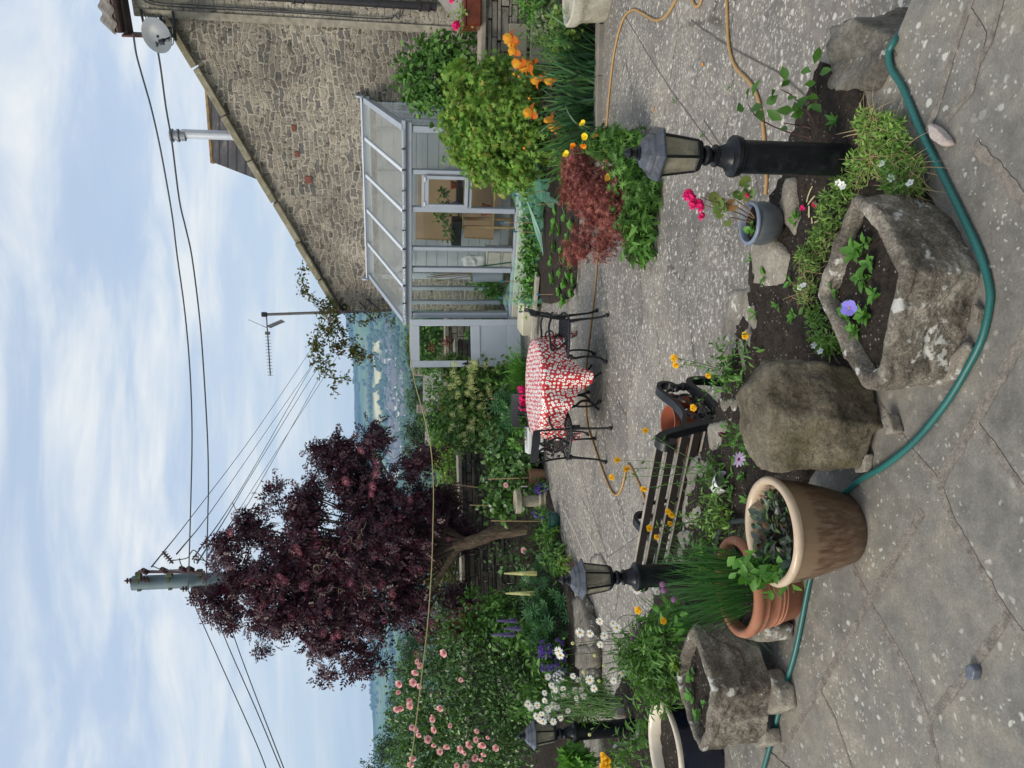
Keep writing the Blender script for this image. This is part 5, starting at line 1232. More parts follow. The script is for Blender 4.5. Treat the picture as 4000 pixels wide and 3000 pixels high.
# white trough planter and the pink flowers
wp = A(2090, 1705, 10.4); wt_ = thing('white_planter', 'white ribbed plastic trough planter behind the chairs', 'planter', Vector((wp.x+.35, 10.5, LP)))
mb = MB(); mb.prism([(-.56, -.13), (-.25, -.13), (-.25, .13), (-.56, .13)], .25, .42); mb.prism([(-.585, -.155), (-.225, -.155), (-.225, .155), (-.585, .155)], .42, .46)
for i in range(8): mb.box((-.54+.038*i, -.133, .335), (.018, .012, .16))
part('planter_body', mb, M['white'], wt_, False, False)
mb = MB(); mb.box((-.405, 0, .124), (.30, .24, .248)); part('plinth', mb, DRKB, wt_, False, False)
# stone planter at the right edge, and the dry stone ledge
sp_ = G(2382, 25, LP); so_ = thing('stone_planter', 'pale weathered stone planter with a thick rim beside the irises', 'planter', Vector((sp_.x+.18, sp_.y+.12, LP)))
mb = MB(); mb.lathe([(.25, 0), (.27, .06), (.285, .24), (.30, .27), (.32, .30), (.33, .33), (.33, .40), (.30, .41), (.28, .39), (.27, .34), (.001, .34)], 40, cap=False, wob=.01); part('planter_body', mb, rockmat('pale_planter_stone', (.30, .27, .20), (.46, .43, .35), (.58, .56, .48), .6, 12), so_, False)
lw = A(1885, 130, 10.4); wl = thing('dry_stone_ledge', 'dry stone wall with a flat coping ledge carrying a square terracotta planter', 'wall', (4.9, 10.4, LP))
DRY = plain('dry_wall_stone', (.27, .245, .195), .95, .6, 5, bump=1, bd=.02, bs=25, dirt=(.33, .30, .25, .6))
def drywall(x0, x1, y0, y1, z0, z1, dep, seed, hs=(.03, .11), ws=(.10, .46), mat=DRY):
    """courses of separate flat stones laid along a line"""
    rr_ = random.Random(seed); mb = MB(); L = math.hypot(x1-x0, y1-y0); a = math.atan2(y1-y0, x1-x0); z = z0
    while z < z1-.02:
        h = min(rr_.uniform(*hs), z1-z); s = 0
        while s < L:
            w_ = min(rr_.uniform(*ws), L-s+.02); c = s+w_/2
            mb.box((x0+(x1-x0)*c/L+rr_.uniform(-.02, .02)*math.sin(a), y0+(y1-y0)*c/L-rr_.uniform(-.02, .02)*math.cos(a), z+h/2), (w_-.012, dep*rr_.uniform(.9, 1.05), h-.01), a+rr_.uniform(-.015, .015), 0, rr_.uniform(-.02, .02))
            s += w_
        z += h
    return mb
part('wall_courses', drywall(4.38, 7.2, 10.55, 9.9, LP, .34, .34, 3), DRY, wl, True, False)
mb = MB(); mb.box((5.35, 10.32, .375), (2.1, .46, .065), -.23); part('coping_slab', mb, plain('sandstone_slab', (.36, .32, .25), .9, .25, 4, bump=.4, bs=30), wl, True, False)
mb = MB(); mb.box((4.63, 10.32, -.10), (.50, .06, .25), -.23); mb.box((4.85, 10.22, -.42), (.95, .06, .30), -.23); part('rendered_block', mb, plain('buff_block', (.42, .37, .27), .9, .15, 3, bump=.3, bs=30), wl, True, False)
sqp = A(1850, 48, 10.2); q_ = thing('square_planter', 'glossy dark red square planter on the stone ledge', 'planter', Vector((sqp.x, 10.25, .41)), -.2)
mb = MB(); mb.box((0, 0, .11), (.36, .3, .22), tap=1.06); mb.box((0, 0, .225), (.40, .34, .025)); part('planter_body', mb, plain('red_glaze', (.14, .028, .012), .25, .3, 6, spec=.6), q_, False, False)
# cream low wall pieces and stone cap by the door
mb = MB(); a_, b_ = G(2080, 1240, LP), G(2130, 1330, LP); mb.box((1.12, 12.55, LP+.10), (.55, .5, .2), -.3); o = tag(part('cream_step', mb, plain('cream_step', (.55, .52, .40), .85, .12, 3), smooth=False), 'cream painted step block below the open conservatory door', 'step')
mb = MB(); mb.box((1.18, 11.75, LP+.10), (1.1, .16, .05), -.55); tag(part('edging_board', mb, plain('grey_board', (.33, .31, .26), .85, .3, 6), smooth=False), 'grey stone edging strip in front of the cream step', 'edging')
# low dry wall behind the left bed, garden wall beyond
gw = thing('dry_stone_wall', 'low dark dry stone wall behind the purple elder and the roses', 'wall', (-2.5, 14.6, LP))
DK = plain('dark_wall_stone', (.10, .09, .075), .95, .7, 5, bump=1, bd=.02, bs=22, dirt=(.22, .20, .16, .5))
part('wall_courses', drywall(-8.5, .85, 13.2, 15.3, LP, .37, .4, 8), DK, gw, True, False)
part('coping', drywall(-8.5, .85, 13.2, 15.3, .37, .45, .5, 9, (.075, .08), (.35, .8)), DRY, gw, True, False)
g2 = thing('garden_wall', 'grey coursed garden wall with red creeper on its top beyond the conservatory door', 'wall', (1, 17, LP))
part('wall_courses', drywall(-.2, 3.6, 17.6, 16.9, -1.2, .40, .4, 11, (.10, .16), (.3, .7)), plain('grey_wall_stone', (.23, .21, .18), .95, .5, 5, bump=1, bs=22), g2, True, False)
part('coping', drywall(-.2, 3.6, 17.6, 16.9, .40, .50, .5, 12, (.09, .10), (.5, .9)), DRY, g2, True, False)
# aerial, flue wire, pole
ap = A(1350, 1205, 15.4); ae = thing('aerial_mast', 'grey mast with a television aerial at the low corner of the gable', 'aerial', Vector((ap.x, 15.35, 1.2)))
MET = plain('dull_metal', (.16, .15, .145), .5, .2, 8, metal=.5)
P0, P1 = A(1530, 1212, 15.35), A(1022, 1229, 15.3)
mb = MB(); mb.tube([P0, P1], .028, 10); part('mast', mb, MET, ae)
b0, b1 = A(1040, 1222, 15.3), A(1056, 1466, 15.0)
mb = MB(); mb.tube([b0, b1], .013, 6)
for i in range(14):
    p = b0.lerp(b1, .34+.66*i/13); v_ = Vector((.1, 1, .0)).normalized()*(.075-.002*i); mb.tube([p-v_*1.0+Vector((0, 0, 0)), p+v_], .006, 4); mb.tube([p-Vector((0, 0, .05)), p+Vector((0, 0, .05))], .005, 4)
mb.box(b0.lerp(b1, .33), (.06, .05, .09)); part('boom', mb, MET, ae)
mb = MB(); c = b0.lerp(b1, .18)
for i in range(7):
    for s in (-1, 1): mb.tube([c+Vector((-.06, -.25+.08*i, s*.03)), c+Vector((.06, -.25+.08*i, s*.30))], .005, 4)
for s in (-1, 1):
    for x in (-.06, .06): mb.tube([c+Vector((x, -.25, s*(.165+x*2.2))), c+Vector((x, .25, s*(.165+x*2.2)))], .006, 4)
part('reflector', mb, MET, ae)
mb = MB(); mb.box(P0.lerp(P1, .98), (.09, .09, .10)); part('clamp', mb, M['iron'], ae)
for q_, r_ in (([A(1430, 1208, 15.3), A(1405, 1180, 15.4)], .015), ([A(1480, 1208, 15.3), A(1430, 1165, 15.45)], .015), ([A(1345, 1212, 15.35), A(1345, 1195, 15.5)], .06)): mb = MB(); mb.tube(q_, r_, 6); part('bracket', mb, M['iron'], ae)

PD = 21.0; up = thing('utility_pole', 'blue-grey utility pole strapped to a shorter brown pole above the purple elder', 'utility pole', A(1900, 2215, PD))
t0, t1 = A(518, 2278, PD), A(1950, 2215, PD); mb = MB(); mb.tube([t1, t0], .185, 18); part('upper_pole', mb, plain('blue_grey_pole', (.115, .165, .19), .6, .25, 3, bump=.1), up)
w0, w1 = A(748, 2309, PD-.1), A(1950, 2255, PD-.1); mb = MB(); mb.tube([w1, w0], .10, 12); part('lower_pole', mb, plain('brown_pole', (.10, .065, .055), .85, .35, 5, bump=.5), up)
INS = plain('brown_insulator', (.07, .030, .032), .3, .2, 8)
mb = MB(); mb.box((A(540, 2243, PD-.25)+A(800, 2225, PD-.25))/2, (.07, .07, (A(540, 2243, PD-.25)-A(800, 2225, PD-.25)).z), 0, 0, R(3.5)); part('strap_bar', mb, INS, up, True, False)
for x_, y_ in ((541, 2255), (662, 2250), (780, 2245)):
    c = A(x_, y_+12, PD); mb = MB(); mb.lathe([(.19, -.05), (.195, -.05), (.195, .02), (.19, .02)], 18, c); mb.box(A(x_, y_-9, PD-.2), (.16, .12, .14)); mb.box(A(x_+3, y_+47, PD-.1), (.1, .08, .09)); part('strap', mb, plain('mossy_strap', (.09, .10, .05), .8, .3, 9), up)
def insul(p, ax, n=3, r=.075, st=.07):
    mb = MB(); pr = [(.02, -.05)]
    for i in range(n): pr += [(.025, st*i), (r, st*i+.01), (r*.9, st*i+.035), (.025, st*i+.045)]
    pr += [(.02, st*n+.02)]; mb.lathe(pr, 10); m_ = Vector(ax).to_track_quat('Z', 'Y').to_matrix().to_4x4(); m_.translation = p; mb.xform(m_); part('insulator', mb, INS, up)
for x_, y_, ax, n in ((512, 2268, (0, 0, 1), 2), (548, 2263, (0, 0, -1), 3), (565, 2266, (0, 0, -1), 2), (574, 2236, (.4, -.6, .3), 3), (648, 2232, (.4, -.6, .3), 3), (722, 2228, (.4, -.6, .3), 3), (752, 2228, (.4, -.6, .3), 3), (730, 2300, (0, 0, 1), 2), (772, 2300, (0, 0, -1), 3), (672, 2196, (1, 0, .8), 5)): insul(A(x_, y_, PD-.3), ax, n)
mb = MB(); 
for pl in ([(670, 2190), (730, 2180), (745, 2160), (760, 2150), (800, 2190), (830, 2230)], [(597, 2212), (640, 2226), (720, 2224)], [(700, 2180), (705, 2200), (715, 2222)], [(760, 2200), (760, 2185), (790, 2187), (830, 2205)], [(735, 2310), (755, 2330), (775, 2337)]): mb.tube(curve([A(x, y, PD-.4) for x, y in pl], 5), .014, 5)
part('jumper_wires', mb, M['wire'], up)
def cable(label, pts, Y0, Y1, r, name='overhead_cable', group=None, mat=None, k=4):
    n = len(pts); P = [A(x, y, Y0+(Y1-Y0)*i/(n-1)) for i, (x, y) in enumerate(pts)]; mb = MB(); mb.tube(curve(P, k), [r*(.7+.3*abs(1))]*len(curve(P, k)), 5); return tag(part(name, mb, mat or M['wire']), label, 'cable', group)
cable('upper of two thick cables from the house corner to the pole', [(520, 130), (533, 215), (556, 300), (590, 420), (622, 560), (652, 720), (675, 860), (692, 1000), (722, 1220), (742, 1450), (750, 1700), (744, 2000), (737, 2240), (733, 2300)], 12.6, PD-.3, .016)
cable('lower of two thick cables from the house corner to the pole', [(610, 165), (628, 270), (648, 420), (672, 560), (700, 780), (725, 890), (749, 1000), (775, 1200), (791, 1380), (810, 1700), (814, 1900), (812, 2000), (806, 2250), (805, 2310)], 12.6, PD-.3, .016)
for i, (pl, y1) in enumerate((([(592, 2214), (762, 2000), (1000, 1684), (1215, 1365)], 90), ([(690, 2164), (822, 2000), (1000, 1742), (1240, 1395)], 90), ([(752, 2184), (884, 2000), (1000, 1812), (1190, 1480), (1228, 1420)], 90), ([(770, 2200), (896, 2000), (1000, 1825), (1240, 1440), (1290, 1400)], 90), ([(820, 2160), (930, 2000), (1000, 1888), (1325, 1380)], 90), ([(830, 2175), (944, 2000), (1000, 1915), (1200, 1560), (1265, 1440)], 90))):
    cable('thin twisted line running from the pole to the right over the valley', pl, PD-.5, y1, .022, 'overhead_line', 'thin lines from the pole towards the valley')
for pl in ([(735, 2305), (745, 2330), (870, 2610), (1000, 2900), (1050, 3030)], [(790, 2312), (815, 2330), (890, 2520), (1000, 2770), (1100, 3010)], [(812, 2310), (880, 2400), (940, 2560), (1000, 2720), (1120, 3030)]):
    cable('thin line running from the pole to the left', pl, PD-.2, 16, .012, 'overhead_line', 'thin lines from the pole towards the left')
mb = MB(); pts = [(1598, 1262, 13.3), (1604, 1400, 12.9), (1622, 1500, 12.6), (1660, 1640, 12.0), (1684, 1760, 11.6), (1693, 1900, 11.1), (1691, 2060, 10.6), (1686, 2220, 10.1), (1672, 2420, 9.6), (1652, 2600, 9.1), (1622, 2850, 8.5), (1594, 3060, 8.0)]
mb.tube(curve([A(*p) for p in pts], 5), .0075, 6); tag(part('clothes_line', mb, M['rope']), 'pale yellow clothes line sagging from the conservatory across the garden', 'clothes line')
# neighbour's roofs down the slope
def nbhouse(x0, y0, x1, y1, Y, label):
    a, b, c, d = A(x0, y0, Y), A(x0, y1, Y), A(x1, y1, Y-4), A(x1, y0, Y-4); t_ = thing('neighbour_house', label, 'house', ((a.x+b.x)/2, Y, a.z-5)); mb = MB(); th_ = Vector((0, 0, -.15))
    mb.add([a, b, c, d, a+th_, b+th_, c+th_, d+th_], [(0, 1, 2, 3), (7, 6, 5, 4), (0, 4, 5, 1), (1, 5, 6, 2), (2, 6, 7, 3), (3, 7, 4, 0)]); part('roof', mb, plain('grey_tile_roof', (.19, .175, .165), .9, .3, 1.5, bump=.5, bs=8), t_, True, False)
    mb = MB(); q0, q1 = Vector(((c.x+d.x)/2, Y-3.7+3, c.z-2.6)), abs(c.x-d.x); mb.box(q0, (q1*.94, 5.4, 4.6)); part('wall', mb, RUB, t_, True, False)
    mb = MB(); mb.box(Vector((b.x*.15+a.x*.85, Y, a.z+.1)), (.6, .5, .9)); part('chimney', mb, RUB, t_, True, False); return t_
nbhouse(1652, 1425, 1722, 1568, 42, 'grey-tiled neighbouring roof just below the valley view, right of the round tree')
nbhouse(1660, 1570, 1690, 1740, 52, 'grey neighbouring roof half hidden behind the round tree')
mb = MB(); mb.box(A(1690, 1772, 40), (.9, .7, 1.3)); mb.lathe([(.2, 0), (.17, .5), (.2, .55)], 10, A(1678, 1780, 40)); tag(part('chimney_stack', mb, plain('brick_stack', (.36, .20, .13), .9, .3, 3), smooth=False), 'brick chimney stack showing through the shrubs below the valley', 'chimney')
# ================================================================ PLANTS
LM = {}
LM['elder'] = leafmat('elder_leaves', [(.022, .008, .014), (.05, .014, .024), (.08, .020, .034), (.03, .013, .02), (.13, .034, .048)], .45, .16, .4, (1.5, .6, .8))
LM['rose'] = leafmat('rose_leaves', [(.042, .105, .022), (.08, .175, .036), (.125, .24, .06), (.052, .135, .03)], .34, .25, .55)
LM['maple'] = leafmat('green_maple_leaves', [(.10, .23, .03), (.17, .33, .045), (.24, .41, .07), (.12, .26, .035), (.33, .33, .07)], .5, .35)
LM['acer'] = leafmat('red_maple_leaves', [(.17, .042, .04), (.29, .09, .075), (.38, .16, .125), (.23, .055, .055)], .55, .25, .3, (1.3, .7, .6))
LM['dark'] = leafmat('dark_green_leaves', [(.028, .07, .018), (.05, .115, .028), (.075, .15, .04), (.038, .09, .025)], .5, .25)
LM['mid'] = leafmat('mid_green_leaves', [(.05, .13, .022), (.085, .20, .035), (.125, .265, .05), (.06, .15, .028)], .48, .3)
LM['fresh'] = leafmat('fresh_green_leaves', [(.07, .20, .025), (.10, .27, .04), (.14, .33, .06), (.09, .23, .03)], .45, .35)
LM['lime'] = leafmat('lime_leaves', [(.12, .24, .03), (.18, .32, .05), (.26, .38, .09), (.14, .26, .04), (.33, .40, .14)], .5, .35)
LM['blue'] = leafmat('lupin_leaves', [(.035, .115, .038), (.055, .16, .052), (.08, .20, .065)], .5, .25)
LM['iris'] = leafmat('iris_leaves', [(.026, .095, .035), (.045, .13, .05), (.065, .17, .06), (.11, .22, .06)], .42, .2, .45)
LM['chive'] = leafmat('chive_leaves', [(.025, .10, .025), (.045, .155, .036), (.075, .21, .045)], .4, .2, .45)
LM['silene'] = leafmat('mat_leaves', [(.12, .25, .04), (.18, .34, .06), (.27, .42, .11), (.09, .19, .035)], .55, .3)
LM['straw'] = leafmat('dry_stems', [(.34, .25, .12), (.45, .36, .19), (.28, .19, .09)], .7, .1, .2, (1, .9, .6))
LM['brownleaf'] = leafmat('bronze_leaves', [(.035, .05, .045), (.05, .085, .055), (.13, .06, .03), (.045, .07, .055), (.09, .16, .05), (.03, .04, .045)], .4, .2, .5)
LM['vine'] = leafmat('vine_leaves', [(.06, .11, .02), (.10, .14, .03), (.16, .11, .03), (.09, .06, .02)], .5, .35)
LM['var'] = leafmat('variegated_leaves', [(.06, .16, .03), (.34, .38, .22), (.10, .22, .05), (.42, .44, .30)], .5, .3)
LM['redcreep'] = leafmat('creeper_leaves', [(.16, .04, .03), (.22, .08, .05), (.10, .07, .03)], .6, .2)
def petalmat(name, c, v=.15, tr=.25):
    t = NT(name); g = t.n('NewGeometry'); c2 = t.mix(1, c, t.ramp(g.outputs['Random Per Island'], [(0, 1-v), (1, 1+v)]), 'MULTIPLY'); t.set(c2, .55, spec=.3)
    b = t.n('BsdfTranslucent'); t.l(c2, b.inputs[0]); ms = t.n('MixShader', {0: tr}); t.l(t.b.outputs[0], ms.inputs[1]); t.l(b.outputs[0], ms.inputs[2]); t.l(ms.outputs[0], t.o.inputs[0]); return t.m
PM = {k: petalmat(k+'_petals', c) for k, c in dict(white=(.80, .80, .76), yellow=(.86, .62, .015), gold=(.88, .50, .01), orange=(.85, .30, .015), pink=(.88, .53, .52), hot=(.80, .02, .20), mag=(.75, .02, .14), purple=(.16, .08, .42), violet=(.24, .20, .66), mauve=(.42, .20, .38), cream=(.90, .88, .50), iris=(.86, .48, .06), rust=(.52, .13, .01), dusky=(.22, .05, .09), lilac=(.55, .42, .58), lime=(.66, .68, .28), plum=(.18, .015, .09)).items()}
TL, TD, TS, TP, TN = T_leaf(), T_dia(), T_star(), T_palm(), T_pinn()
TLn = T_leaf(.16, .06, .15); TLw = T_leaf(.40, .09, .12)
def lpart(name, vf, mat, par): return link(name, npmesh(name, vf[0], vf[1], mat), par)
def stems(name, paths, r, mat, par, n=5):
    mb = MB()
    for p in paths:
        P = curve(p, 4) if len(p) > 2 else p; k = len(P); mb.tube(P, [r*(1-.55*i/(k-1)) for i in range(k)], n)
    return part(name, mb, mat, par)
def BL_(b): return [((A(x, y, Y)[:]), (r, r, r*(q[0] if q else .9))) for x, y, Y, r, *q in b]
def bush(name, label, cat, base, blobs, N, size, mat, T=TL, ncl=None, spread=.09, up=.5, droop=.3, rmin=.55, nst=9, srad=.012, stm=None, group=None, var=.3, leafname='foliage', jit=.5):
    base = Vector(base); t_ = thing(name, label, cat, base, 0, group); B = BL_(blobs) if len(blobs[0]) in (4, 5) and not isinstance(blobs[0][0], tuple) else blobs
    pos, ou, cc = cloud(B, N, ncl or max(12, N//45), spread, rmin)
    keep = pos[:, 2] > base.z+.01; pos, ou = pos[keep], ou[keep]
    lpart(leafname, leaves(T, pos, ou, size, up, jit, droop, var), mat, t_)
    if nst:
        pk = cc[RNG.choice(len(cc), min(nst, len(cc)), replace=False)]; paths = []
        for p in pk:
            p = Vector(p); m_ = base.lerp(p, .5)+Vector((RNG.normal()*.04, RNG.normal()*.04, .05)); paths.append([base+Vector((RNG.normal()*.03, RNG.normal()*.03, -.02)), m_, p])
        stems('stems', paths, srad, stm or M['twig'], t_)
    t_['_cc'] = 0; del t_['_cc']
    return t_, cc
def heads(par, name, me, pts, dirs=None, s=1.0, var=.15):
    for i, p in enumerate(pts):
        d = dirs[i] if dirs is not None else Vector((RNG.normal()*.3, -.7+RNG.normal()*.2, .6))
        place(name, me, par, Vector(p), qdir(d, RNG.uniform(0, 6)), s*RNG.uniform(1-var, 1+var))
def hm(name, rows, mats, disc=None): return petals(rows, disc).mesh(name, mats, True, 60)
DISC = plain('yellow_disc', (.62, .33, .015), .8, .2, 60, bump=.4, bs=300)
DAISY = hm('flower', [(17, .0215, .0064, .08, -.25, .006, 0)], [PM['white'], DISC], (.0085, .005, -.001))
GEUM = hm('flower', [(8, .016, .014, .35, -.5, .002, 0), (8, .014, .012, .7, -.5, .002, .001), (8, .010, .009, 1.1, -.4, .001, .002)], [PM['gold'], DISC], (.004, .004, .003))
POPPY = hm('flower', [(4, .034, .046, .45, .35, .003, 0)], [PM['yellow'], DISC], (.006, .006, .002))
POPPYO = hm('flower', [(4, .030, .040, .5, .4, .003, 0), (6, .02, .022, .8, .3, .002, .003)], [PM['orange'], DISC], (.005, .005, .002))
ROSE = hm('flower', [(6, .048, .052, .25, .2, .006, 0), (6, .040, .044, .7, .3, .005, .006), (5, .030, .034, 1.05, .4, .004, .01), (5, .02, .026, 1.3, .5, .003, .012)], [PM['pink'], DISC])
def iris_head():
    mb = petals([(3, .055, .045, 1.1, .8, .006, .0), (3, .06, .045, .35, -1.9, .006, 0)]); fl = []
    q = MB(); q.v, q.f, q.mi = mb.v, mb.f, [0 if (i//3) < 3 else 1 for i in range(len(mb.f))]; return q.mesh('flower', [PM['iris'], PM['rust']], True, 60)
IRIS = iris_head()
def floret_ball(n, R_, fr_, mats, flat=1.0, hemi=False):
    mb = MB()
    for i in range(n):
        d = Vector(RNG.normal(size=3)).normalized()
        if hemi: d.z = abs(d.z)
        q = qdir(d, RNG.uniform(0, 6)); c = Vector((d.x*R_, d.y*R_, d.z*R_*flat)); k = len(mb.v)
        for j in range(5):
            a = 2*math.pi*j/5; b = 2*math.pi*(j+1)/5; m_ = (a+b)/2
            vs = [Vector((0, 0, 0)), Vector((math.cos(a)*fr_*.5, math.sin(a)*fr_*.5, fr_*.15)), Vector((math.cos(m_)*fr_, math.sin(m_)*fr_, fr_*.25)), Vector((math.cos(b)*fr_*.5, math.sin(b)*fr_*.5, fr_*.15))]
            mb.add([c+q @ v_ for v_ in vs], [(0, 1, 2, 3)])
    return mb.mesh('flower', mats, True, 60)
UMBEL = floret_ball(75, .085, .016, PM['dusky'], .28, True); UMBELP = floret_ball(75, .085, .017, petalmat('elder_pink_petals', (.34, .11, .15)), .28, True)
CHIVE = floret_ball(60, .011, .009, PM['mauve']); PELAR = floret_ball(14, .018, .017, PM['hot'], .7, True)
CAMP = floret_ball(26, .06, .02, PM['purple'], .6); HYD = floret_ball(60, .075, .013, PM['lime'], .5, True); WHITEB = floret_ball(40, .055, .014, PM['white'], .7, True)
def spike(h, r, mat_):
    mb = MB(); n = int(h/.013)
    for i in range(n):
        z = h*i/n; rr = r*(1-.75*(i/n)**1.5); k = 9
        for j in range(k):
            a = 2*math.pi*(j+.5*(i % 2))/k; d = Vector((math.cos(a), math.sin(a), .35)); p = Vector((0, 0, z)); e = p+d*rr; s_ = Vector((-math.sin(a), math.cos(a), 0))*rr*.33
            mb.add([p, e-s_+Vector((0, 0, .004)), e+Vector((0, 0, -.006)), e+s_+Vector((0, 0, .004))], [(0, 1, 2, 3)])
    mb.add([(0, 0, h), (.004, 0, h-.03), (-.004, .003, h-.03)], [(0, 1, 2)])
    return mb.mesh('flower_spike', mat_, True, 60)

# --- the purple elder
EB = A(2050, 2062, 12.9); EB.z = LP
et = thing('purple_elder', 'tall dark purple-leaved elder tree with dusky pink flower heads and a bent trunk', 'tree', EB)
E3 = lambda *l: [A(x, y, Y) for x, y, Y in l]
TRK = E3((2060, 2062, 12.9), (1990, 2072, 12.88), (1920, 2085, 12.85), (1860, 2112, 12.8), (1800, 2128, 12.8), (1740, 2150, 12.8), (1690, 2190, 12.8))
mb = MB(); P = curve(TRK, 5); k = len(P); P = [p+Vector((noise.noise(p*5)*.02, 0, 0)) for p in P]; mb.tube(P, [(.125-.035*i/(k-1))*(1+.14*noise.noise(p*9)) for i, p in enumerate(P)], 14); part('trunk', mb, M['bark'], et)
EBL = [(1080, 2250, 12.8, .52), (1200, 2130, 12.8, .54), (1240, 2340, 12.8, .60), (1400, 1930, 12.9, .64), (1420, 2180, 12.6, .80), (1400, 2410, 12.8, .54), (1570, 1885, 12.9, .52), (1580, 2120, 12.6, .72), (1720, 1990, 13.2, .36), (960, 2280, 12.9, .40), (1320, 1800, 12.9, .38), (1090, 2400, 12.9, .36), (1240, 2540, 12.8, .26), (1600, 2370, 12.9, .55), (1760, 2080, 13.5, .4), (880, 2360, 12.9, .22), (870, 2180, 12.9, .24), (1190, 1960, 12.9, .34), (1460, 1730, 12.8, .18), (1000, 2080, 12.9, .3), (1770, 2340, 13.3, .36), (1330, 2560, 12.8, .26), (810, 2330, 12.9, .12), (1240, 1790, 12.9, .13), (1060, 2470, 12.9, .16), (1420, 2560, 12.9, .15), (1640, 1800, 12.9, .22), (1440, 1680, 12.8, .07), (880, 2105, 12.9, .08), (1060, 2460, 12.9, .12)]
pos, ou, cc = cloud(BL_(EBL), 12500, 460, .09, .3)
for (x, y, r, k_) in ((800, 2335, .07, 30), (830, 2330, .10, 50), (850, 2100, .06, 26), (880, 2120, .08, 40), (1000, 2430, .1, 60), (1020, 2550, .05, 22), (1270, 2640, .08, 40), (1370, 2630, .05, 20), (1430, 2600, .06, 24), (1240, 1775, .06, 26), (1210, 1760, .04, 14), (1070, 1910, .07, 34), (1040, 1960, .07, 34), (1440, 1670, .05, 20), (1440, 1700, .05, 24), (1500, 2600, .06, 24), (930, 2020, .06, 20), (960, 2050, .08, 40), (900, 2400, .09, 44), (870, 2450, .05, 16)):
    a_ = A(x, y, 12.9); pos = np.concatenate([pos, np.array(a_[:])+rnd(k_)*r]); ou = np.concatenate([ou, nz(rnd(k_)*.5+np.array([[0, -.2, .5]]))])
lpart('crown', leaves(TN, pos, ou, .195, .35, .6, .55, .3), LM['elder'], et)
fk = P[-1]; pa = []
for i in RNG.choice(len(cc), 70, replace=False):
    p = Vector(cc[i]); st0 = P[RNG.integers(len(P)//2, len(P))]; pa.append([st0, st0.lerp(p, .45)+Vector((0, RNG.normal()*.08, .12+RNG.normal()*.1)), p])
stems('branches', pa, .024, M['twig'], et, 6)
mb = MB()
for b in ([(1740, 2150, 12.8), (1660, 2225, 12.75), (1560, 2260, 12.7), (1300, 2260, 12.8), (1050, 2250, 12.9)], [(1760, 2140, 12.8), (1690, 2120, 12.8), (1500, 2050, 12.8), (1350, 1950, 12.9)], [(1800, 2128, 12.8), (1730, 2230, 12.7), (1660, 2340, 12.7), (1500, 2430, 12.8)]):
    Q = curve(E3(*b), 5); mb.tube(Q, [.065*(1-.7*i/(len(Q)-1)) for i in range(len(Q))], 8)
part('limbs', mb, M['bark'], et)
DT = plain('dead_twig', (.22, .17, .12), .9, .2, 10)
for q in range(14):
    p = A(RNG.uniform(1240, 1500), RNG.uniform(2050, 2330), 11.95); Q = [p]
    for s in range(5): p = p+Vector((RNG.normal()*.05, RNG.normal()*.02, RNG.normal()*.06)); Q.append(p)
    mb = MB(); mb.tube(curve(Q, 3), .0038, 4); part('dead_twig', mb, DT, et)
EF = [(1470, 1810), (1470, 1850), (1455, 1900), (1480, 2070), (1500, 2105), (1510, 2110), (1520, 2090), (1160, 2145), (1170, 2160), (1240, 2125), (1095, 2255), (1110, 2270), (1100, 2340), (1490, 2280), (1530, 2320), (1640, 2225), (1300, 2490), (1320, 2480), (1020, 2370), (1260, 2470), (1030, 2360), (1500, 2420), (1600, 1955), (1350, 1880), (1560, 2020), (1410, 1760), (1450, 1930), (1230, 2080), (890, 2190), (900, 2080), (990, 2250), (1370, 2280), (1545, 2170), (1640, 2490), (1630, 2560), (1690, 2440), (1190, 2290), (1750, 2105), (1280, 2390), (1140, 2410)]
for i, (x, y) in enumerate(EF):
    place('flower_head', UMBELP if i % 3 else UMBEL, et, A(x, y, 11.9+RNG.uniform(0, .25)+.6*abs(x-1450)/600), qdir((RNG.normal()*.3, -.75, .6)), RNG.uniform(.55, 1.05))

# --- roses on the left
rb, cc = bush('rose_bush', 'large climbing rose bush covered in salmon pink flowers on the left', 'rose bush', A(2090, 2780, 10.9), [(1700, 2720, 11.2, .62), (1840, 2600, 11.2, .60), (1880, 2860, 11, .72), (1660, 2900, 11.3, .50), (1950, 2500, 11.0, .40), (2010, 2700, 10.8, .48), (1770, 2480, 11.3, .35), (1600, 2680, 11.4, .22), (1620, 2990, 11.3, .4), (1800, 3050, 11.2, .7), (1990, 2900, 10.8, .5), (1580, 2780, 11.4, .2), (1920, 2380, 11.2, .3), (1680, 2580, 11.3, .3)], 15000, .062, LM['rose'], ncl=420, spread=.10, nst=26, srad=.014, stm=M['stem'])
RF = [(1630, 2585), (1642, 2602), (1615, 2665), (1555, 2703), (1550, 2770), (1565, 2765), (1600, 2735), (1640, 2680), (1625, 2850), (1637, 2870), (1720, 2765), (1735, 2550), (1800, 2655), (1690, 2810), (1697, 2850), (1760, 2835), (1613, 2960), (1605, 2985), (1863, 2855), (1870, 2878), (1885, 2908), (1906, 2880), (1835, 2907), (1800, 2925), (1815, 2940), (1938, 2920), (1855, 2960), (1880, 2967), (1785, 2990), (1820, 2996), (1860, 2890), (1560, 2670), (1603, 2755), (1690, 2795), (1695, 2910), (1745, 2915), (1610, 2842), (1672, 2890), (1720, 2935), (1890, 2945), (1623, 2625)]
for i, (x, y) in enumerate(RF): place('flower', ROSE, rb, A(x, y, 10.15+RNG.uniform(-.1, .25)+.5*max(0, (1720-x)/160)), qdir((RNG.normal()*.4, -.8, .35+RNG.normal()*.2)), RNG.uniform(.75, 1.2)*(1 if i % 3 else .7))

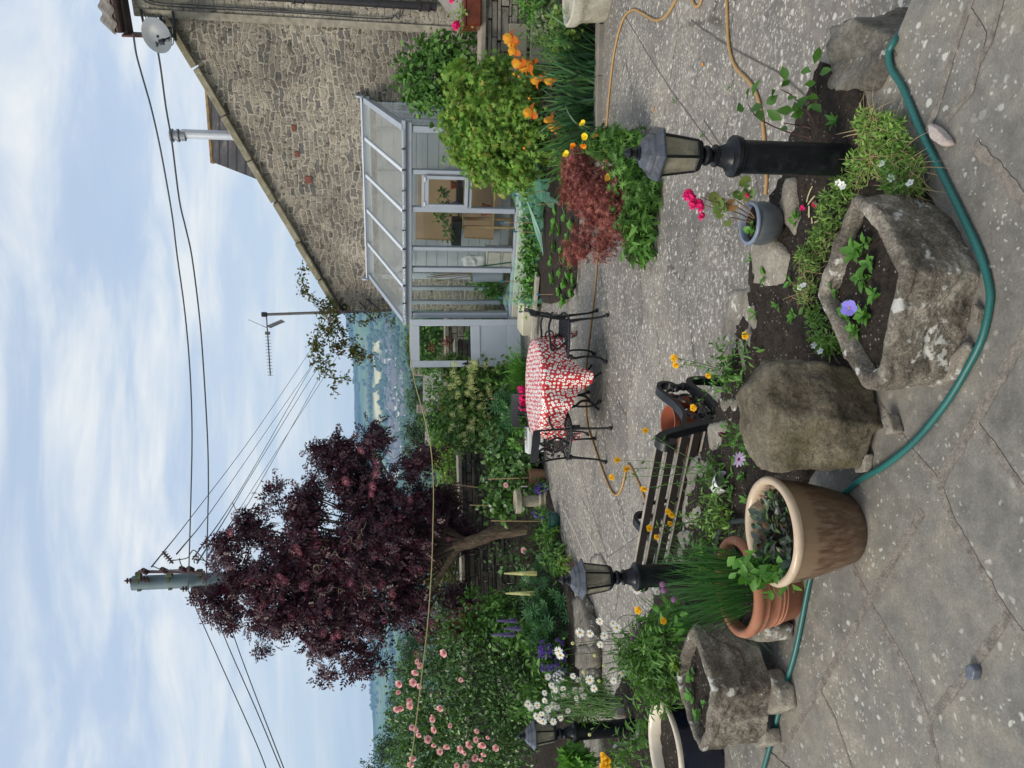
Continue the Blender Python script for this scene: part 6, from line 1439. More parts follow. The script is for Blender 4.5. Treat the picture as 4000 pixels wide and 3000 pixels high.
# --- left bed, lower level
def LPg(x, y): return G(x, y, LP+.03)
def palm_plant(label, base, blobs, N, size, spikes, sm, sh=.42, sr=.034, name='lupin'):
    t_, cc = bush(name, label, 'lupin', base, blobs, N, size, LM['blue'], TP, ncl=N//3, spread=.05, up=1.3, droop=-.2, nst=10, srad=.006, stm=M['stem'])
    for (x0, x1, y, Y) in spikes:
        a, b = A(x1, y, Y), A(x0, y, Y); h = (b-a).length
        place('flower_spike', spike(h, sr, sm), t_, a, qdir((b-a).normalized()))
    return t_
palm_plant('lupin with two tall pale yellow flower spikes in the left bed', LPg(2190, 2275), [(2130, 2230, 10.3, .22), (2140, 2310, 10.2, .26), (2110, 2380, 10.3, .26), (2170, 2370, 10.0, .2), (2080, 2290, 10.5, .2)], 170, .095, [(1968, 2098, 2240, 10.35), (1974, 2094, 2318, 10.3)], PM['cream'])
palm_plant('lupin with white-tipped purple flower spikes beside the yellow ones', LPg(2190, 2440), [(2090, 2450, 10.1, .24), (2150, 2470, 9.9, .24), (2110, 2400, 10.2, .2), (2130, 2550, 10, .2)], 150, .095, [(1938, 2022, 2425, 10.2), (1968, 2035, 2455, 10.0), (1916, 2012, 2479, 10.1)], petalmat('purple_lupin_petals', (.20, .16, .34), .5))
palm_plant('lupin leaves with small pale buds under the yellow-green wall shrub', A(2090, 1600, 11.9), [(1980, 1580, 12, .24), (2000, 1650, 11.9, .22), (2030, 1560, 11.8, .16)], 110, .11, [(1915, 1940, 1557, 12.0), (1957, 1983, 1617, 11.9)], PM['pink'], .1, .02)
bush('leafy_perennial', 'low leafy green plant left of the small green pot', 'plant', LPg(2180, 2130), [(2150, 2100, 10.6, .2), (2170, 2160, 10.3, .24), (2130, 2170, 10.6, .2), (2110, 2060, 10.9, .16), (2200, 2190, 10, .14)], 900, .085, LM['mid'], TLn, spread=.07)
bush('golden_feverfew', 'small bright golden-green plant at the patio edge by the middle lamp', 'plant', LPg(2250, 2215), [(2225, 2200, 9.7, .08), (2235, 2225, 9.6, .08), (2215, 2190, 9.75, .06)], 260, .045, LM['lime'], spread=.035)
bush('border_shrub', 'leafy shrub with reddish young leaves below the purple elder', 'shrub', LPg(2160, 2420), [(1900, 2400, 11.1, .26), (1860, 2360, 11.3, .24), (1930, 2470, 11, .24), (1980, 2400, 10.9, .26), (2010, 2350, 10.9, .2), (1870, 2470, 11.3, .2), (2040, 2470, 10.6, .22)], 1700, .085, LM['mid'], spread=.085)
bush('copper_shoots', 'copper-red young shoots standing above the left bed', 'shrub', A(2050, 2440, 11.3), [(1805, 2405, 11.4, .09), (1780, 2430, 11.4, .08), (1840, 2440, 11.3, .10), (1850, 2410, 11.3, .08), (1795, 2460, 11.4, .06)], 90, .10, leafmat('copper_leaves', [(.14, .045, .02), (.20, .085, .03), (.10, .06, .02)], .45, .3), spread=.06, nst=5)
bush('dark_shrub', 'dark green shrub in the shade left of the dry stone wall', 'shrub', LPg(2150, 2600), [(2060, 2560, 10.7, .3), (2040, 2480, 10.9, .25), (2060, 2330, 10.9, .22), (2080, 2650, 10.4, .26), (2110, 2720, 10.1, .22), (2020, 2620, 10.9, .24)], 1900, .075, LM['dark'], spread=.09)
bush('small_rose', 'thin rose with one pale pink bloom beside the elder trunk', 'rose bush', A(2110, 2150, 11.4), [(1990, 2190, 11.5, .2), (2050, 2120, 11.3, .12), (2050, 2200, 11.1, .22), (1930, 2195, 11.8, .15)], 170, .07, LM['rose'], TLw, spread=.09, ncl=40, nst=12, srad=.008)
place('flower', ROSE, bpy.data.objects['small_rose'], A(2047, 2150, 11.0), qdir((.1, -.8, .4)), .9)
bush('shade_rose', 'dark leafy rose between the white planter and the bird bath', 'rose bush', A(2110, 1850, 11.8), [(1960, 1770, 12.2, .34), (2000, 1850, 12, .36), (1950, 1920, 12.2, .28), (2040, 1780, 11.8, .3), (2060, 1700, 11.8, .22), (2060, 1920, 11.7, .22)], 2900, .08, LM['rose'], TLw, spread=.09, ncl=150, nst=16)
place('flower', ROSE, bpy.data.objects['shade_rose'], A(1977, 1895, 11.6), qdir((.1, -.8, .4)), .8)
bush('round_leaf_plant', 'plant with big round grey-green leaves left of the bird bath', 'plant', A(2110, 1960, 12.1), [(1975, 1950, 12.2, .2), (1990, 1985, 12.1, .2), (1940, 1975, 12.3, .18)], 130, .13, LM['mid'], TLw, spread=.08, nst=8)
def camp(label, x, y, Y, blobs, n):
    t_, cc = bush('bellflower', label, 'flowering plant', LPg(x, y), blobs, 260, .045, LM['mid'], spread=.05, nst=5, srad=.004, stm=M['stem'])
    B = BL_(blobs)
    for i in range(n):
        c, r = B[RNG.integers(len(B))]; d = Vector(RNG.normal(size=3)).normalized(); d.y = -abs(d.y); p = Vector((c[0]+d.x*r[0], c[1]+d.y*r[1], c[2]+d.z*r[2])); place('flower', CAMP, t_, p, qdir(d), RNG.uniform(.35, .7))
camp('mound of violet bellflowers right of the bird bath', 2150, 1905, 11.3, [(2112, 1906, 11.3, .08), (2100, 1912, 11.3, .05), (2130, 1903, 11.3, .06)], 34)
camp('violet bellflowers left of the bird bath over the green pot', 2150, 2000, 11.1, [(2105, 2008, 11.2, .06), (2128, 2012, 11.1, .06), (2090, 2000, 11.4, .04)], 18)
camp('large mound of violet bellflowers behind the daisies', 2200, 2570, 9.9, [(2155, 2545, 9.7, .19), (2165, 2600, 9.6, .19), (2140, 2580, 9.7, .14), (2185, 2640, 9.5, .12), (2130, 2530, 9.8, .1)], 80)
t_, cc = bush('white_sweet_william', 'round white flower heads beside the violet mound', 'flowering plant', LPg(2240, 2660), [(2200, 2650, 9.3, .08), (2190, 2700, 9.3, .1)], 120, .06, LM['mid'], spread=.05, nst=4, stm=M['stem'])
for x, y in ((2178, 2648), (2190, 2640), (2180, 2700), (2172, 2712)): place('flower', WHITEB, t_, A(x, y, 9.25), qdir((0, -.6, .8)), 1.2)
bush('broad_leaf_peony', 'broad-leaved peony foliage behind the far daisies', 'plant', LPg(2170, 2640), [(2095, 2600, 9.9, .2), (2100, 2680, 9.8, .2), (2060, 2760, 9.8, .18), (2110, 2640, 9.7, .16)], 480, .12, LM['mid'], TLn, spread=.07)
# wall shrub with lime flower heads and company
HYL = leafmat('hydrangea_leaves', [(.05, .13, .025), (.10, .21, .035), (.17, .30, .06), (.07, .16, .03), (.26, .34, .10)], .45, .35)
ws, cc = bush('climbing_hydrangea', 'yellow-green climbing hydrangea with lime flower heads spilling over the wall', 'shrub', A(2060, 1540, 13.2), [(1800, 1490, 13.5, .34), (1800, 1590, 13.5, .34), (1860, 1560, 13.3, .38), (1880, 1470, 13.4, .32), (1800, 1690, 13.6, .34), (1870, 1660, 13.3, .36), (1950, 1480, 13.0, .3), (1940, 1700, 12.9, .3), (1760, 1440, 13.7, .2), (1960, 1580, 13.3, .3)], 6500, .075, HYL, TLw, ncl=260, spread=.085, nst=14)
for i in range(70):
    x, y = (RNG.uniform(1760, 1915), RNG.uniform(1415, 1745)); place('flower_head', HYD, ws, A(x, y, 12.95+RNG.uniform(0, .15)), qdir((RNG.normal()*.3, -.6, .8)), RNG.uniform(.5, 1.0))
dl = thing('daylily', 'fresh green daylily clump with arching blades below the open door', 'plant', A(2060, 1455, 12.4)); bs = np.array([A(2062, 1455, 12.4)[:]])+rnd(170)*np.array([[.13, .10, .01]]); bs[:, 2] = LP+.05
lpart('leaf_blades', blades(bs, nz(rnd(170)*np.array([[.45, .35, .1]])+np.array([[0, -.05, 1]])), RNG.uniform(.4, .62, 170), .024, 1.5), LM['fresh'], dl)
bush('bright_shrub', 'bright yellow-green shrub beyond the wall, right of the purple elder', 'shrub', A(1900, 1820, 17), [(1770, 1810, 16.8, .42), (1740, 1770, 17, .35), (1780, 1750, 16.9, .3), (1760, 1860, 16.9, .35), (1690, 1790, 17.4, .25)], 2300, .09, LM['lime'], spread=.1)
bush('light_shrub', 'mid-green shrub mass beyond the wall between the roofs and the hydrangea', 'shrub', A(1900, 1660, 17.5), [(1735, 1600, 17.6, .4), (1720, 1690, 17.6, .42), (1760, 1680, 17.3, .35), (1710, 1520, 18, .22), (1770, 1560, 17, .3), (1720, 1640, 17.4, .35)], 3000, .085, LM['mid'], spread=.1)
bush('dark_hedge', 'dusky mixed shrub under the purple elder on the far side of the wall', 'shrub', A(1850, 1960, 16.5), [(1750, 1900, 16.3, .4), (1770, 1980, 16.2, .4), (1750, 2080, 16, .5), (1740, 2260, 16, .5), (1760, 2400, 15.8, .5), (1740, 2180, 16, .4)], 4200, .08, leafmat('olive_leaves', [(.05, .09, .02), (.12, .16, .04), (.22, .24, .08), (.06, .10, .03)], .5, .3), spread=.1)
bush('wall_foliage', 'leafy shrub seen through the glass of the open door', 'shrub', A(2040, 1330, 15.8), [(1880, 1310, 15.8, .34), (1900, 1370, 15.8, .34), (1960, 1330, 15.6, .36), (2000, 1400, 15.2, .3), (1880, 1420, 15.5, .22)], 2200, .10, LM['mid'], TLw, spread=.09)
bush('far_hedge_shrub', 'green shrub above the garden wall seen through the top of the door glass', 'shrub', A(1800, 1320, 19), [(1670, 1290, 19, .45), (1680, 1370, 19, .45), (1650, 1330, 19.2, .4), (1690, 1430, 19, .2)], 2400, .10, LM['mid'], spread=.11)
bush('red_creeper', 'thin red creeper along the top of the garden wall', 'creeper', A(1790, 1500, 16.9), [(1738, 1330, 16.9, .08, .5), (1740, 1400, 16.9, .09, .5), (1738, 1470, 17, .09, .5), (1742, 1540, 17, .09, .5), (1738, 1590, 17.1, .08, .5), (1690, 1350, 16.9, .08, .5)], 700, .06, LM['redcreep'], spread=.05, nst=4)
hg = bush('pink_geranium', 'hot pink geranium glowing behind the back rail of the far chair', 'flowering plant', A(2110, 1570, 10.6), [(2055, 1570, 10.4, .14), (2060, 1620, 10.4, .12)], 190, .06, LM['dark'], spread=.05, nst=6)[0]
for i in range(34): place('flower', PELAR, hg, A(RNG.uniform(2034, 2068), RNG.uniform(1518, 1600), 10.2+RNG.uniform(-.05, .05)), qdir((RNG.normal()*.3, -1, .2)), RNG.uniform(1.3, 2.2))
bush('planter_greens', 'light green leaves growing in the white planter', 'plant', A(2040, 1720, 10.5), [(2030, 1710, 10.5, .08), (2026, 1740, 10.5, .08), (2030, 1680, 10.5, .06)], 160, .07, LM['fresh'], spread=.04)
bush('green_pot_plant', 'small leafy plant over the dark green bowl pot', 'plant', LPg(2170, 2040), [(2150, 2045, 10.6, .10), (2130, 2035, 10.7, .10), (2165, 2060, 10.5, .07)], 240, .05, LM['fresh'], TLn, spread=.04)
for (x0, y0, x1, y1, Y, lb) in ((1908, 1871, 2080, 1866, 11.5, 'bamboo cane standing in the bed behind the terracotta pot'), (1918, 2034, 2140, 2040, 11.4, 'orange-brown cane standing behind the green pot'), (1775, 1893, 1912, 1918, 12.6, 'thin grey cane leaning against the dry stone wall'), (1835, 1973, 1960, 1978, 12.4, 'short thin cane beside the dry stone wall')):
    a, b = A(x1, y1, Y), A(x0, y0, Y); mb = MB(); mb.tube([a+Vector((0, 0, -.25)), b], .009, 6); tag(part('garden_cane', mb, M['cane']), lb, 'cane', 'canes in the left bed')

# --- right side, lower level
mp_ = bush('green_maple', 'rounded green Japanese maple in front of the conservatory', 'maple', A(2180, 480, 9.6), [(1815, 420, 9.9, .28), (1830, 560, 9.9, .30), (1890, 340, 9.8, .30), (1920, 480, 9.6, .38), (1990, 620, 9.6, .32), (2020, 440, 9.4, .30), (1960, 680, 9.8, .20), (1800, 320, 10, .2), (2080, 560, 9.4, .22), (1880, 650, 9.8, .2), (2060, 330, 9.6, .22), (1770, 500, 10, .14), (2050, 690, 9.7, .16), (1950, 290, 9.9, .2)], 12500, .057, LM['maple'], TS, ncl=360, spread=.062, up=.35, droop=.55, nst=22, srad=.016, rmin=.7)
ls = bush('snowberry', 'leafy green shrub against the gable at the right end of the conservatory', 'shrub', A(2000, 280, 11.1), [(1690, 290, 11.2, .30), (1720, 215, 11.1, .24), (1780, 250, 11.1, .30), (1640, 370, 11.3, .26), (1600, 270, 11.3, .14), (1790, 340, 11.1, .26), (1860, 260, 11, .25), (1700, 390, 11.3, .22), (1640, 200, 11.3, .12), (1620, 320, 11.4, .12), (1810, 160, 11.1, .1)], 2600, .095, LM['mid'], TL, ncl=130, spread=.075, droop=.2, nst=20, srad=.01)
ir = thing('iris_clump', 'clump of sword-leaved irises with orange flowers by the kerb', 'iris', G(2330, 330, LP))
n = 330; ye = RNG.uniform(130, 580, n); bs = np.array([G(RNG.uniform(2318, 2336), y, LP+.02)[:] for y in ye])+rnd(n)*.03; bs[:, 2] = LP+.02
fan = (ye-340)/240
lpart('leaf_blades', blades(bs, nz(np.stack([-fan*.45+RNG.normal(size=n)*.28, RNG.normal(size=n)*.22, np.ones(n)], 1)), RNG.uniform(.40, .72, n), .034, RNG.uniform(.1, 1.2, n), 6), LM['iris'], ir)
IH = [(2002, 150), (2012, 172), (2016, 200), (2036, 248), (2062, 262), (2082, 258), (2104, 316), (2158, 316), (2080, 440), (2158, 470), (2176, 498)]
IB = [(2146, 232), (2172, 242), (2130, 285), (2010, 290), (2070, 385), (2030, 300), (2050, 580)]
pa = []
for i, (x, y) in enumerate(IH+IB):
    p = A(x, y, 8.55+RNG.uniform(-.15, .15)); b = G(2328, y+(340-y)*.35, LP+.02)
    pa.append([b, b.lerp(p, .5)+Vector((RNG.normal()*.02, 0, .02)), p])
    if i < len(IH): place('flower', IRIS, ir, p, qdir((RNG.normal()*.15, -.25, 1)), RNG.uniform(1.6, 2.05))
    else: place('bud', IRIS, ir, p, qdir((0, 0, 1)), .4)
stems('stems', pa, .007, M['stem'], ir)
i2 = thing('iris_leaves', 'second clump of iris blades without flowers beside the maple', 'iris', G(2300, 640, LP)); n = 150
bs = np.array([G(2290, RNG.uniform(570, 680), LP+.02)[:] for _ in range(n)])+rnd(n)*.05; bs[:, 2] = LP+.02
lpart('leaf_blades', blades(bs, nz(np.stack([RNG.normal(size=n)*.4, RNG.normal(size=n)*.3, np.ones(n)], 1)), RNG.uniform(.3, .62, n), .022, RNG.uniform(.3, 1.5, n), 6), LM['mid'], i2)
PK = G(2480, 760, LP); sheet('planting_pocket', [(PK.x+.62*math.cos(a)*(1+.1*math.sin(3*a)), PK.y+.42*math.sin(a), 0) for a in np.linspace(0, 2*math.pi, 24, endpoint=False)], LP+.012, SOIL, .08, .02, 6, edge=.006, mound=.02)
ac = bush('red_maple', 'low dome of dusky red cut-leaf Japanese maple at the patio edge', 'maple', G(2455, 800, LP), [(2250, 640, 7.2, .15), (2290, 740, 7.1, .20), (2350, 800, 6.95, .24), (2330, 900, 7.1, .20), (2260, 960, 7.2, .13), (2400, 720, 6.9, .18), (2420, 860, 6.9, .18), (2240, 760, 7.2, .12), (2290, 620, 7.2, .10), (2350, 960, 7.1, .13), (2230, 1000, 7.25, .06), (2260, 700, 7.15, .14)], 7200, .052, LM['acer'], T_star(7, .13), ncl=230, spread=.042, up=.4, droop=.6, nst=20, srad=.012, rmin=.55)
pp = bush('welsh_poppy', 'ferny green poppy plant with yellow and orange flowers around the red maple', 'poppy', G(2520, 690, LP), [(2420, 570, 6.7, .15), (2450, 650, 6.6, .13), (2500, 700, 6.5, .13), (2370, 560, 6.8, .12), (2520, 780, 6.4, .12), (2490, 860, 6.5, .12), (2540, 720, 6.35, .08), (2330, 560, 6.9, .09), (2510, 920, 6.5, .08), (2470, 560, 6.6, .1)], 2600, .06, LM['mid'], T_star(7, .30, R(230)), ncl=120, spread=.05, up=.9, droop=.1, nst=8, srad=.004, stm=M['stem'])[0]
pa = []
for x, y, o_ in ((2277, 485, 0), (2286, 533, 0), (2325, 537, 1), (2240, 572, 1), (2281, 567, 1), (2213, 604, 0), (2372, 581, 0), (2418, 633, 0), (2376, 695, 0)):
    p = A(x, y, 6.75); place('flower', POPPYO if o_ else POPPY, pp, p, qdir((RNG.normal()*.4, -.6, .6)), 1.0); b = G(2490, 560+(y-560)*.5, LP+.1); pa.append([b, b.lerp(p, .55)+Vector((RNG.normal()*.03, RNG.normal()*.03, .05)), p])
stems('stems', pa, .0035, M['stem'], pp)
bush('grassy_edging', 'arching green strap leaves under the left side of the red maple', 'plant', G(2540, 900, LP), [(2510, 930, 6.4, .09), (2480, 980, 6.6, .08), (2530, 850, 6.35, .07)], 260, .11, LM['mid'], TLn, spread=.05, nst=0)
bush('low_sedum', 'bright green whorled sedum at the top of the dry stone ledge', 'plant', A(2180, 60, 8.9), [(2080, 60, 8.9, .16), (2090, 110, 8.9, .14), (2060, 20, 9, .16), (2040, -40, 9, .2)], 900, .06, LM['fresh'], TLn, spread=.04, up=.9)
bush('variegated_shrub', 'silver variegated shrub between the sedum and the irises', 'shrub', A(2230, 70, 8.6), [(2130, 90, 8.6, .12), (2150, 50, 8.6, .12), (2120, 130, 8.7, .08)], 700, .045, LM['var'], spread=.035)
bush('round_leaf_edging', 'pale green round-leaved plant behind the stone planter', 'plant', A(2300, 100, 8.3), [(2180, 100, 8.4, .14), (2210, 150, 8.3, .14), (2190, 200, 8.4, .12), (2230, 60, 8.2, .12)], 420, .075, LM['lime'], TLw, spread=.05, up=1.1)
bush('ledge_shrub', 'green shrub spilling beside the dry stone ledge', 'shrub', A(2200, 130, 9.2), [(2110, 150, 9.1, .13), (2140, 180, 9.1, .12), (2100, 40, 9.2, .2)], 600, .075, LM['mid'], TLn, spread=.05)
pl_ = bush('planter_pelargonium', 'straggly pelargonium with a hot pink flower in the square red planter', 'flowering plant', A(1850, 50, 10.3), [(1800, 70, 10.2, .07), (1810, 30, 10.3, .09), (1820, -10, 10.3, .1)], 130, .045, LM['lime'], TLw, spread=.05, nst=6, srad=.005)[0]
for x, y in ((1780, 102), (1785, 96), (1764, -5)): place('flower', PELAR, pl_, A(x, y, 10.1), qdir((-.2, -.9, .3)), 2.2)
# vegetables, their net and canes
for i in range(20):
    x, y = (2085+RNG.normal()*14, 655+i*27) ; Y = 11.9-(1190-y)/1190*2.0
    t_, cc = bush('pea_plant', 'pea plant in the netted row in front of the conservatory', 'vegetable', A(2120, y, Y), [(2090, y, Y, .13, .9), (2060, y+10, Y+.1, .11), (2115, y+5, Y-.1, .09)], 130, .065, LM['fresh'] if i % 2 else LM['mid'], TLw, spread=.05, up=.8, nst=4, srad=.004, stm=M['stem'], group='pea plants in the netted row')
for i, (x, y) in enumerate(((2200, 700), (2225, 740), (2235, 790), (2165, 900), (2160, 1020), (2165, 1090), (2240, 880), (2245, 970), (2215, 1010), (2230, 1080), (2205, 1175), (2175, 870), (2215, 850), (2190, 900), (2225, 930), (2200, 985), (2235, 1030), (2195, 1060), (2215, 1110), (2180, 830), (2240, 1150), (2190, 1140), (2170, 960), (2250, 1100))):
    b = G(x, y, LP+.05); t_ = thing('lettuce_seedling', 'small green seedling in the bare soil of the vegetable bed', 'vegetable', b, 0, 'seedlings in the vegetable bed'); n = 14; a = RNG.uniform(0, 6.3, n)
    lpart('leaves', inst(TLw, np.tile(np.array(b[:]), (n, 1))+rnd(n)*.015, np.stack([np.cos(a), np.sin(a), np.full(n, .7)], 1), np.stack([-np.cos(a)*.5, -np.sin(a)*.5, np.ones(n)], 1), RNG.uniform(.06, .12, n)), LM['fresh'], t_)
t = NT('green_net'); tx = t.co('UV', (160, 160, 1)); br_ = t.n('TexBrick', {'Vector': tx, 'Scale': 1.0, 'Mortar Size': .11, 'Brick Width': 1.0, 'Row Height': 1.0, 'Color1': (0, 0, 0, 1), 'Color2': (0, 0, 0, 1), 'Mortar': (1, 1, 1, 1)}); br_.offset = 0
tr_ = t.n('BsdfTransparent'); t.set((.11, .31, .22), .7); ms = t.n('MixShader'); t.l(br_.outputs[0], ms.inputs[0]); t.l(tr_.outputs[0], ms.inputs[1]); t.l(t.b.outputs[0], ms.inputs[2]); t.l(ms.outputs[0], t.o.inputs[0]); NETM = t.m
def netsheet(top, bot, n=60, m_=14, ruff=.03, sag=.05):
    T_, B2 = curve(top, 8), curve(bot, 8); bm = bmesh.new(); uvl = bm.loops.layers.uv.new('uv'); g = []; 
    for i in range(n+1):
        a = T_[min(len(T_)-1, int(i/n*(len(T_)-1)))]; b = B2[min(len(B2)-1, int(i/n*(len(B2)-1)))]; r_ = []
        for j in range(m_+1):
            q = j/m_; p = a.lerp(b, q); p += Vector((0, math.sin(i*1.3+2*noise.noise(p*3))*ruff*q, -sag*math.sin(math.pi*q)+noise.noise(p*6)*ruff)); r_.append(bm.verts.new(p))
        g.append(r_)
    for i in range(n):
        for j in range(m_):
            f = bm.faces.new((g[i][j], g[i+1][j], g[i+1][j+1], g[i][j+1])); f.smooth = True
            for lp, (u_, v_) in zip(f.loops, ((i, j), (i+1, j), (i+1, j+1), (i, j+1))): lp[uvl].uv = (u_/n*2.2, v_/m_*.7)
    me = bpy.data.meshes.new('net'); bm.to_mesh(me); bm.free(); me.materials.append(NETM); return me
nt_ = thing('garden_net', 'green garden net draped over canes along the pea row', 'net', A(2100, 900, 11))
link('net_run', netsheet([A(1962, 600, 10.7), A(1985, 700, 11.0), A(2012, 800, 11.3), A(2020, 900, 11.6), A(2012, 1000, 11.9), A(1985, 1100, 12.2), A(1965, 1190, 12.3)], [A(2090, 600, 10.4), A(2110, 700, 10.6), A(2120, 800, 10.9), A(2125, 900, 11.1), A(2125, 1000, 11.3), A(2120, 1100, 11.6), A(2110, 1195, 11.8)]), nt_)
link('net_end', netsheet([A(2010, 1175, 12.0), A(2060, 1195, 11.7), A(2120, 1180, 11.4), A(2200, 1165, 10.6)], [A(2090, 1130, 11.8), A(2150, 1150, 11.3), A(2220, 1150, 10.5), A(2255, 1170, 10.1)], 30, 10, .05), nt_)
link('net_bunch', netsheet([A(2080, 700, 10.6), A(2070, 720, 10.7), A(2110, 780, 10.7), A(2180, 830, 10.2)], [A(2150, 700, 10.1), A(2140, 760, 10.2), A(2190, 800, 9.9), A(2230, 850, 9.6)], 24, 10, .06), nt_)
mb = MB()
for q in range(9): mb.tube(curve([A(1962+q*3, 600+q*4, 10.6), A(2010+q*5, 700+q*8, 10.7), A(2060+q*6, 790+q*14, 10.9), A(2090+q*4, 900+q*12, 11)], 4), .006, 4)
part('net_folds', mb, plain('net_cord', (.16, .32, .25), .6, .2, 9), nt_)
BLUE = plain('blue_cane_cap', (.02, .16, .26), .5)
for i, (x0, y0, x1, y1, Y) in enumerate(((2010, 765, 2130, 745, 10.4), (2080, 800, 2160, 795, 10.2), (1960, 869, 2110, 870, 11.0), (2010, 905, 2120, 908, 11.0), (1962, 1098, 2060, 1098, 11.9), (2100, 1150, 2220, 1150, 10.5), (1952, 1163, 2060, 1165, 12.0), (2030, 1218, 2150, 1218, 11.4))):
    a, b = A(x1, y1, Y), A(x0, y0, Y); t_ = thing('net_cane', 'thin cane with a blue cap holding up the green net', 'cane', a, 0, 'capped canes under the green net'); mb = MB(); mb.tube([a, b], .005, 5); part('cane', mb, M['cane'], t_); mb = MB(); mb.lathe([(.004, -.03), (.014, -.03), (.014, .01), (.001, .02)], 8, b); part('cap', mb, BLUE, t_)
bush('conservatory_tomato', 'tomato plants growing in the black tray inside the conservatory', 'plant', CL(1.7, 1.12, 1.16), [((CL(1.85, 1.1, 1.38)[:]), (.10, .10, .12)), ((CL(1.6, 1.1, 1.36)[:]), (.10, .1, .13)), ((CL(1.42, 1.1, 1.4)[:]), (.08, .1, .12)), ((CL(1.2, 1.0, 1.35)[:]), (.07, .1, .1))], 240, .075, LM['mid'], TL, spread=.05, nst=6, srad=.004, stm=M['stem'])
bush('conservatory_greens', 'leafy plants growing at the left end inside the conservatory', 'plant', CL(.4, 1.2, .1), [((CL(.5, 1.2, .55)[:]), (.2, .2, .3)), ((CL(.25, 1.4, .45)[:]), (.2, .2, .25)), ((CL(.12, .9, .35)[:]), (.1, .2, .2))], 700, .08, LM['fresh'], TL, spread=.08, nst=6, srad=.006, stm=M['stem'])
# straggling vine at the gable corner
vi = thing('straggling_vine', 'straggling vine with sparse coppery leaves hanging at the low corner of the gable', 'vine', A(1290, 1195, 15.3)); pa = []
for pl in ([(1225, 1190), (1270, 1230), (1290, 1290), (1260, 1340), (1235, 1400)], [(1300, 1210), (1320, 1280), (1310, 1350), (1350, 1390), (1420, 1410)], [(1290, 1210), (1250, 1290), (1225, 1340), (1215, 1390), (1240, 1430), (1250, 1480)], [(1340, 1200), (1370, 1240), (1340, 1320), (1390, 1370), (1430, 1385), (1455, 1410)], [(1310, 1195), (1230, 1180), (1190, 1120), (1175, 1070), (1200, 1040)], [(1290, 1195), (1215, 1160), (1180, 1140), (1176, 1110)], [(1330, 1210), (1420, 1270), (1450, 1240), (1480, 1220)], [(1250, 1400), (1260, 1450), (1300, 1470), (1360, 1480), (1345, 1460)], [(1270, 1200), (1250, 1240), (1240, 1300), (1210, 1350)], [(1350, 1220), (1400, 1220), (1500, 1225), (1530, 1270)], [(1280, 1300), (1290, 1380), (1270, 1420), (1290, 1440), (1310, 1500), (1300, 1540)], [(1320, 1240), (1330, 1300), (1390, 1330), (1400, 1390)]):
    pa.append([A(x, y, 15.2+.1*math.sin(i)) for i, (x, y) in enumerate(pl)])
stems('stems', pa, .007, M['twig'], vi); lp_ = []; 
for p in pa:
    Q = curve(p, 10)
    for q in Q[4:]:
        if RNG.random() < .85: lp_ += [np.array(q[:])+RNG.normal(size=3)*.05 for _ in range(RNG.integers(1, 5))]
lp_ = np.array(lp_); 
cl_ = cloud(BL_([(1290, 1290, 15.2, .14), (1330, 1340, 15.2, .16), (1380, 1370, 15.2, .15), (1410, 1400, 15.2, .1), (1290, 1200, 15.3, .12), (1300, 1240, 15.2, .13), (1240, 1350, 15.2, .12), (1260, 1400, 15.2, .1)]), 620, 60, .05, .2)[0]
lp_ = np.concatenate([lp_, cl_]); lpart('foliage', leaves(TL, lp_, rnd(len(lp_)), .075, .4, .6, .5), LM['vine'], vi)

# --- middle-distance trees
def tree(label, blobs, N, size, mat, group='trees below the garden'):
    B = BL_(blobs); c = B[0][0]; gz = tz(c[0], c[1]); t_ = thing('valley_tree', label, 'tree', (c[0], c[1], gz), 0, group)
    pos, ou, cc = cloud(B, N, N//28, .13*B[0][1][0], .6); lpart('crown', leaves(TD, pos, ou, size, .5, .5, .3), mat, t_)
    mb = MB(); top = Vector(c); mb.tube([(c[0], c[1], gz-.3), (c[0]+.1, c[1], (gz+c[2])/2), top], [.28, .2, .08], 8)
    for i in RNG.choice(len(cc), 10): mb.tube([Vector((c[0]+.1, c[1], (gz+c[2])/2)), Vector(cc[i])], [.09, .02], 5)
    part('trunk', mb, M['bark'], t_)
VT = leafmat('valley_tree_leaves', [(.022, .05, .016), (.035, .075, .022), (.05, .10, .03)], .6, .2); VT2 = leafmat('valley_tree_pale_leaves', [(.04, .085, .025), (.06, .12, .035), (.08, .15, .045)], .6, .2)
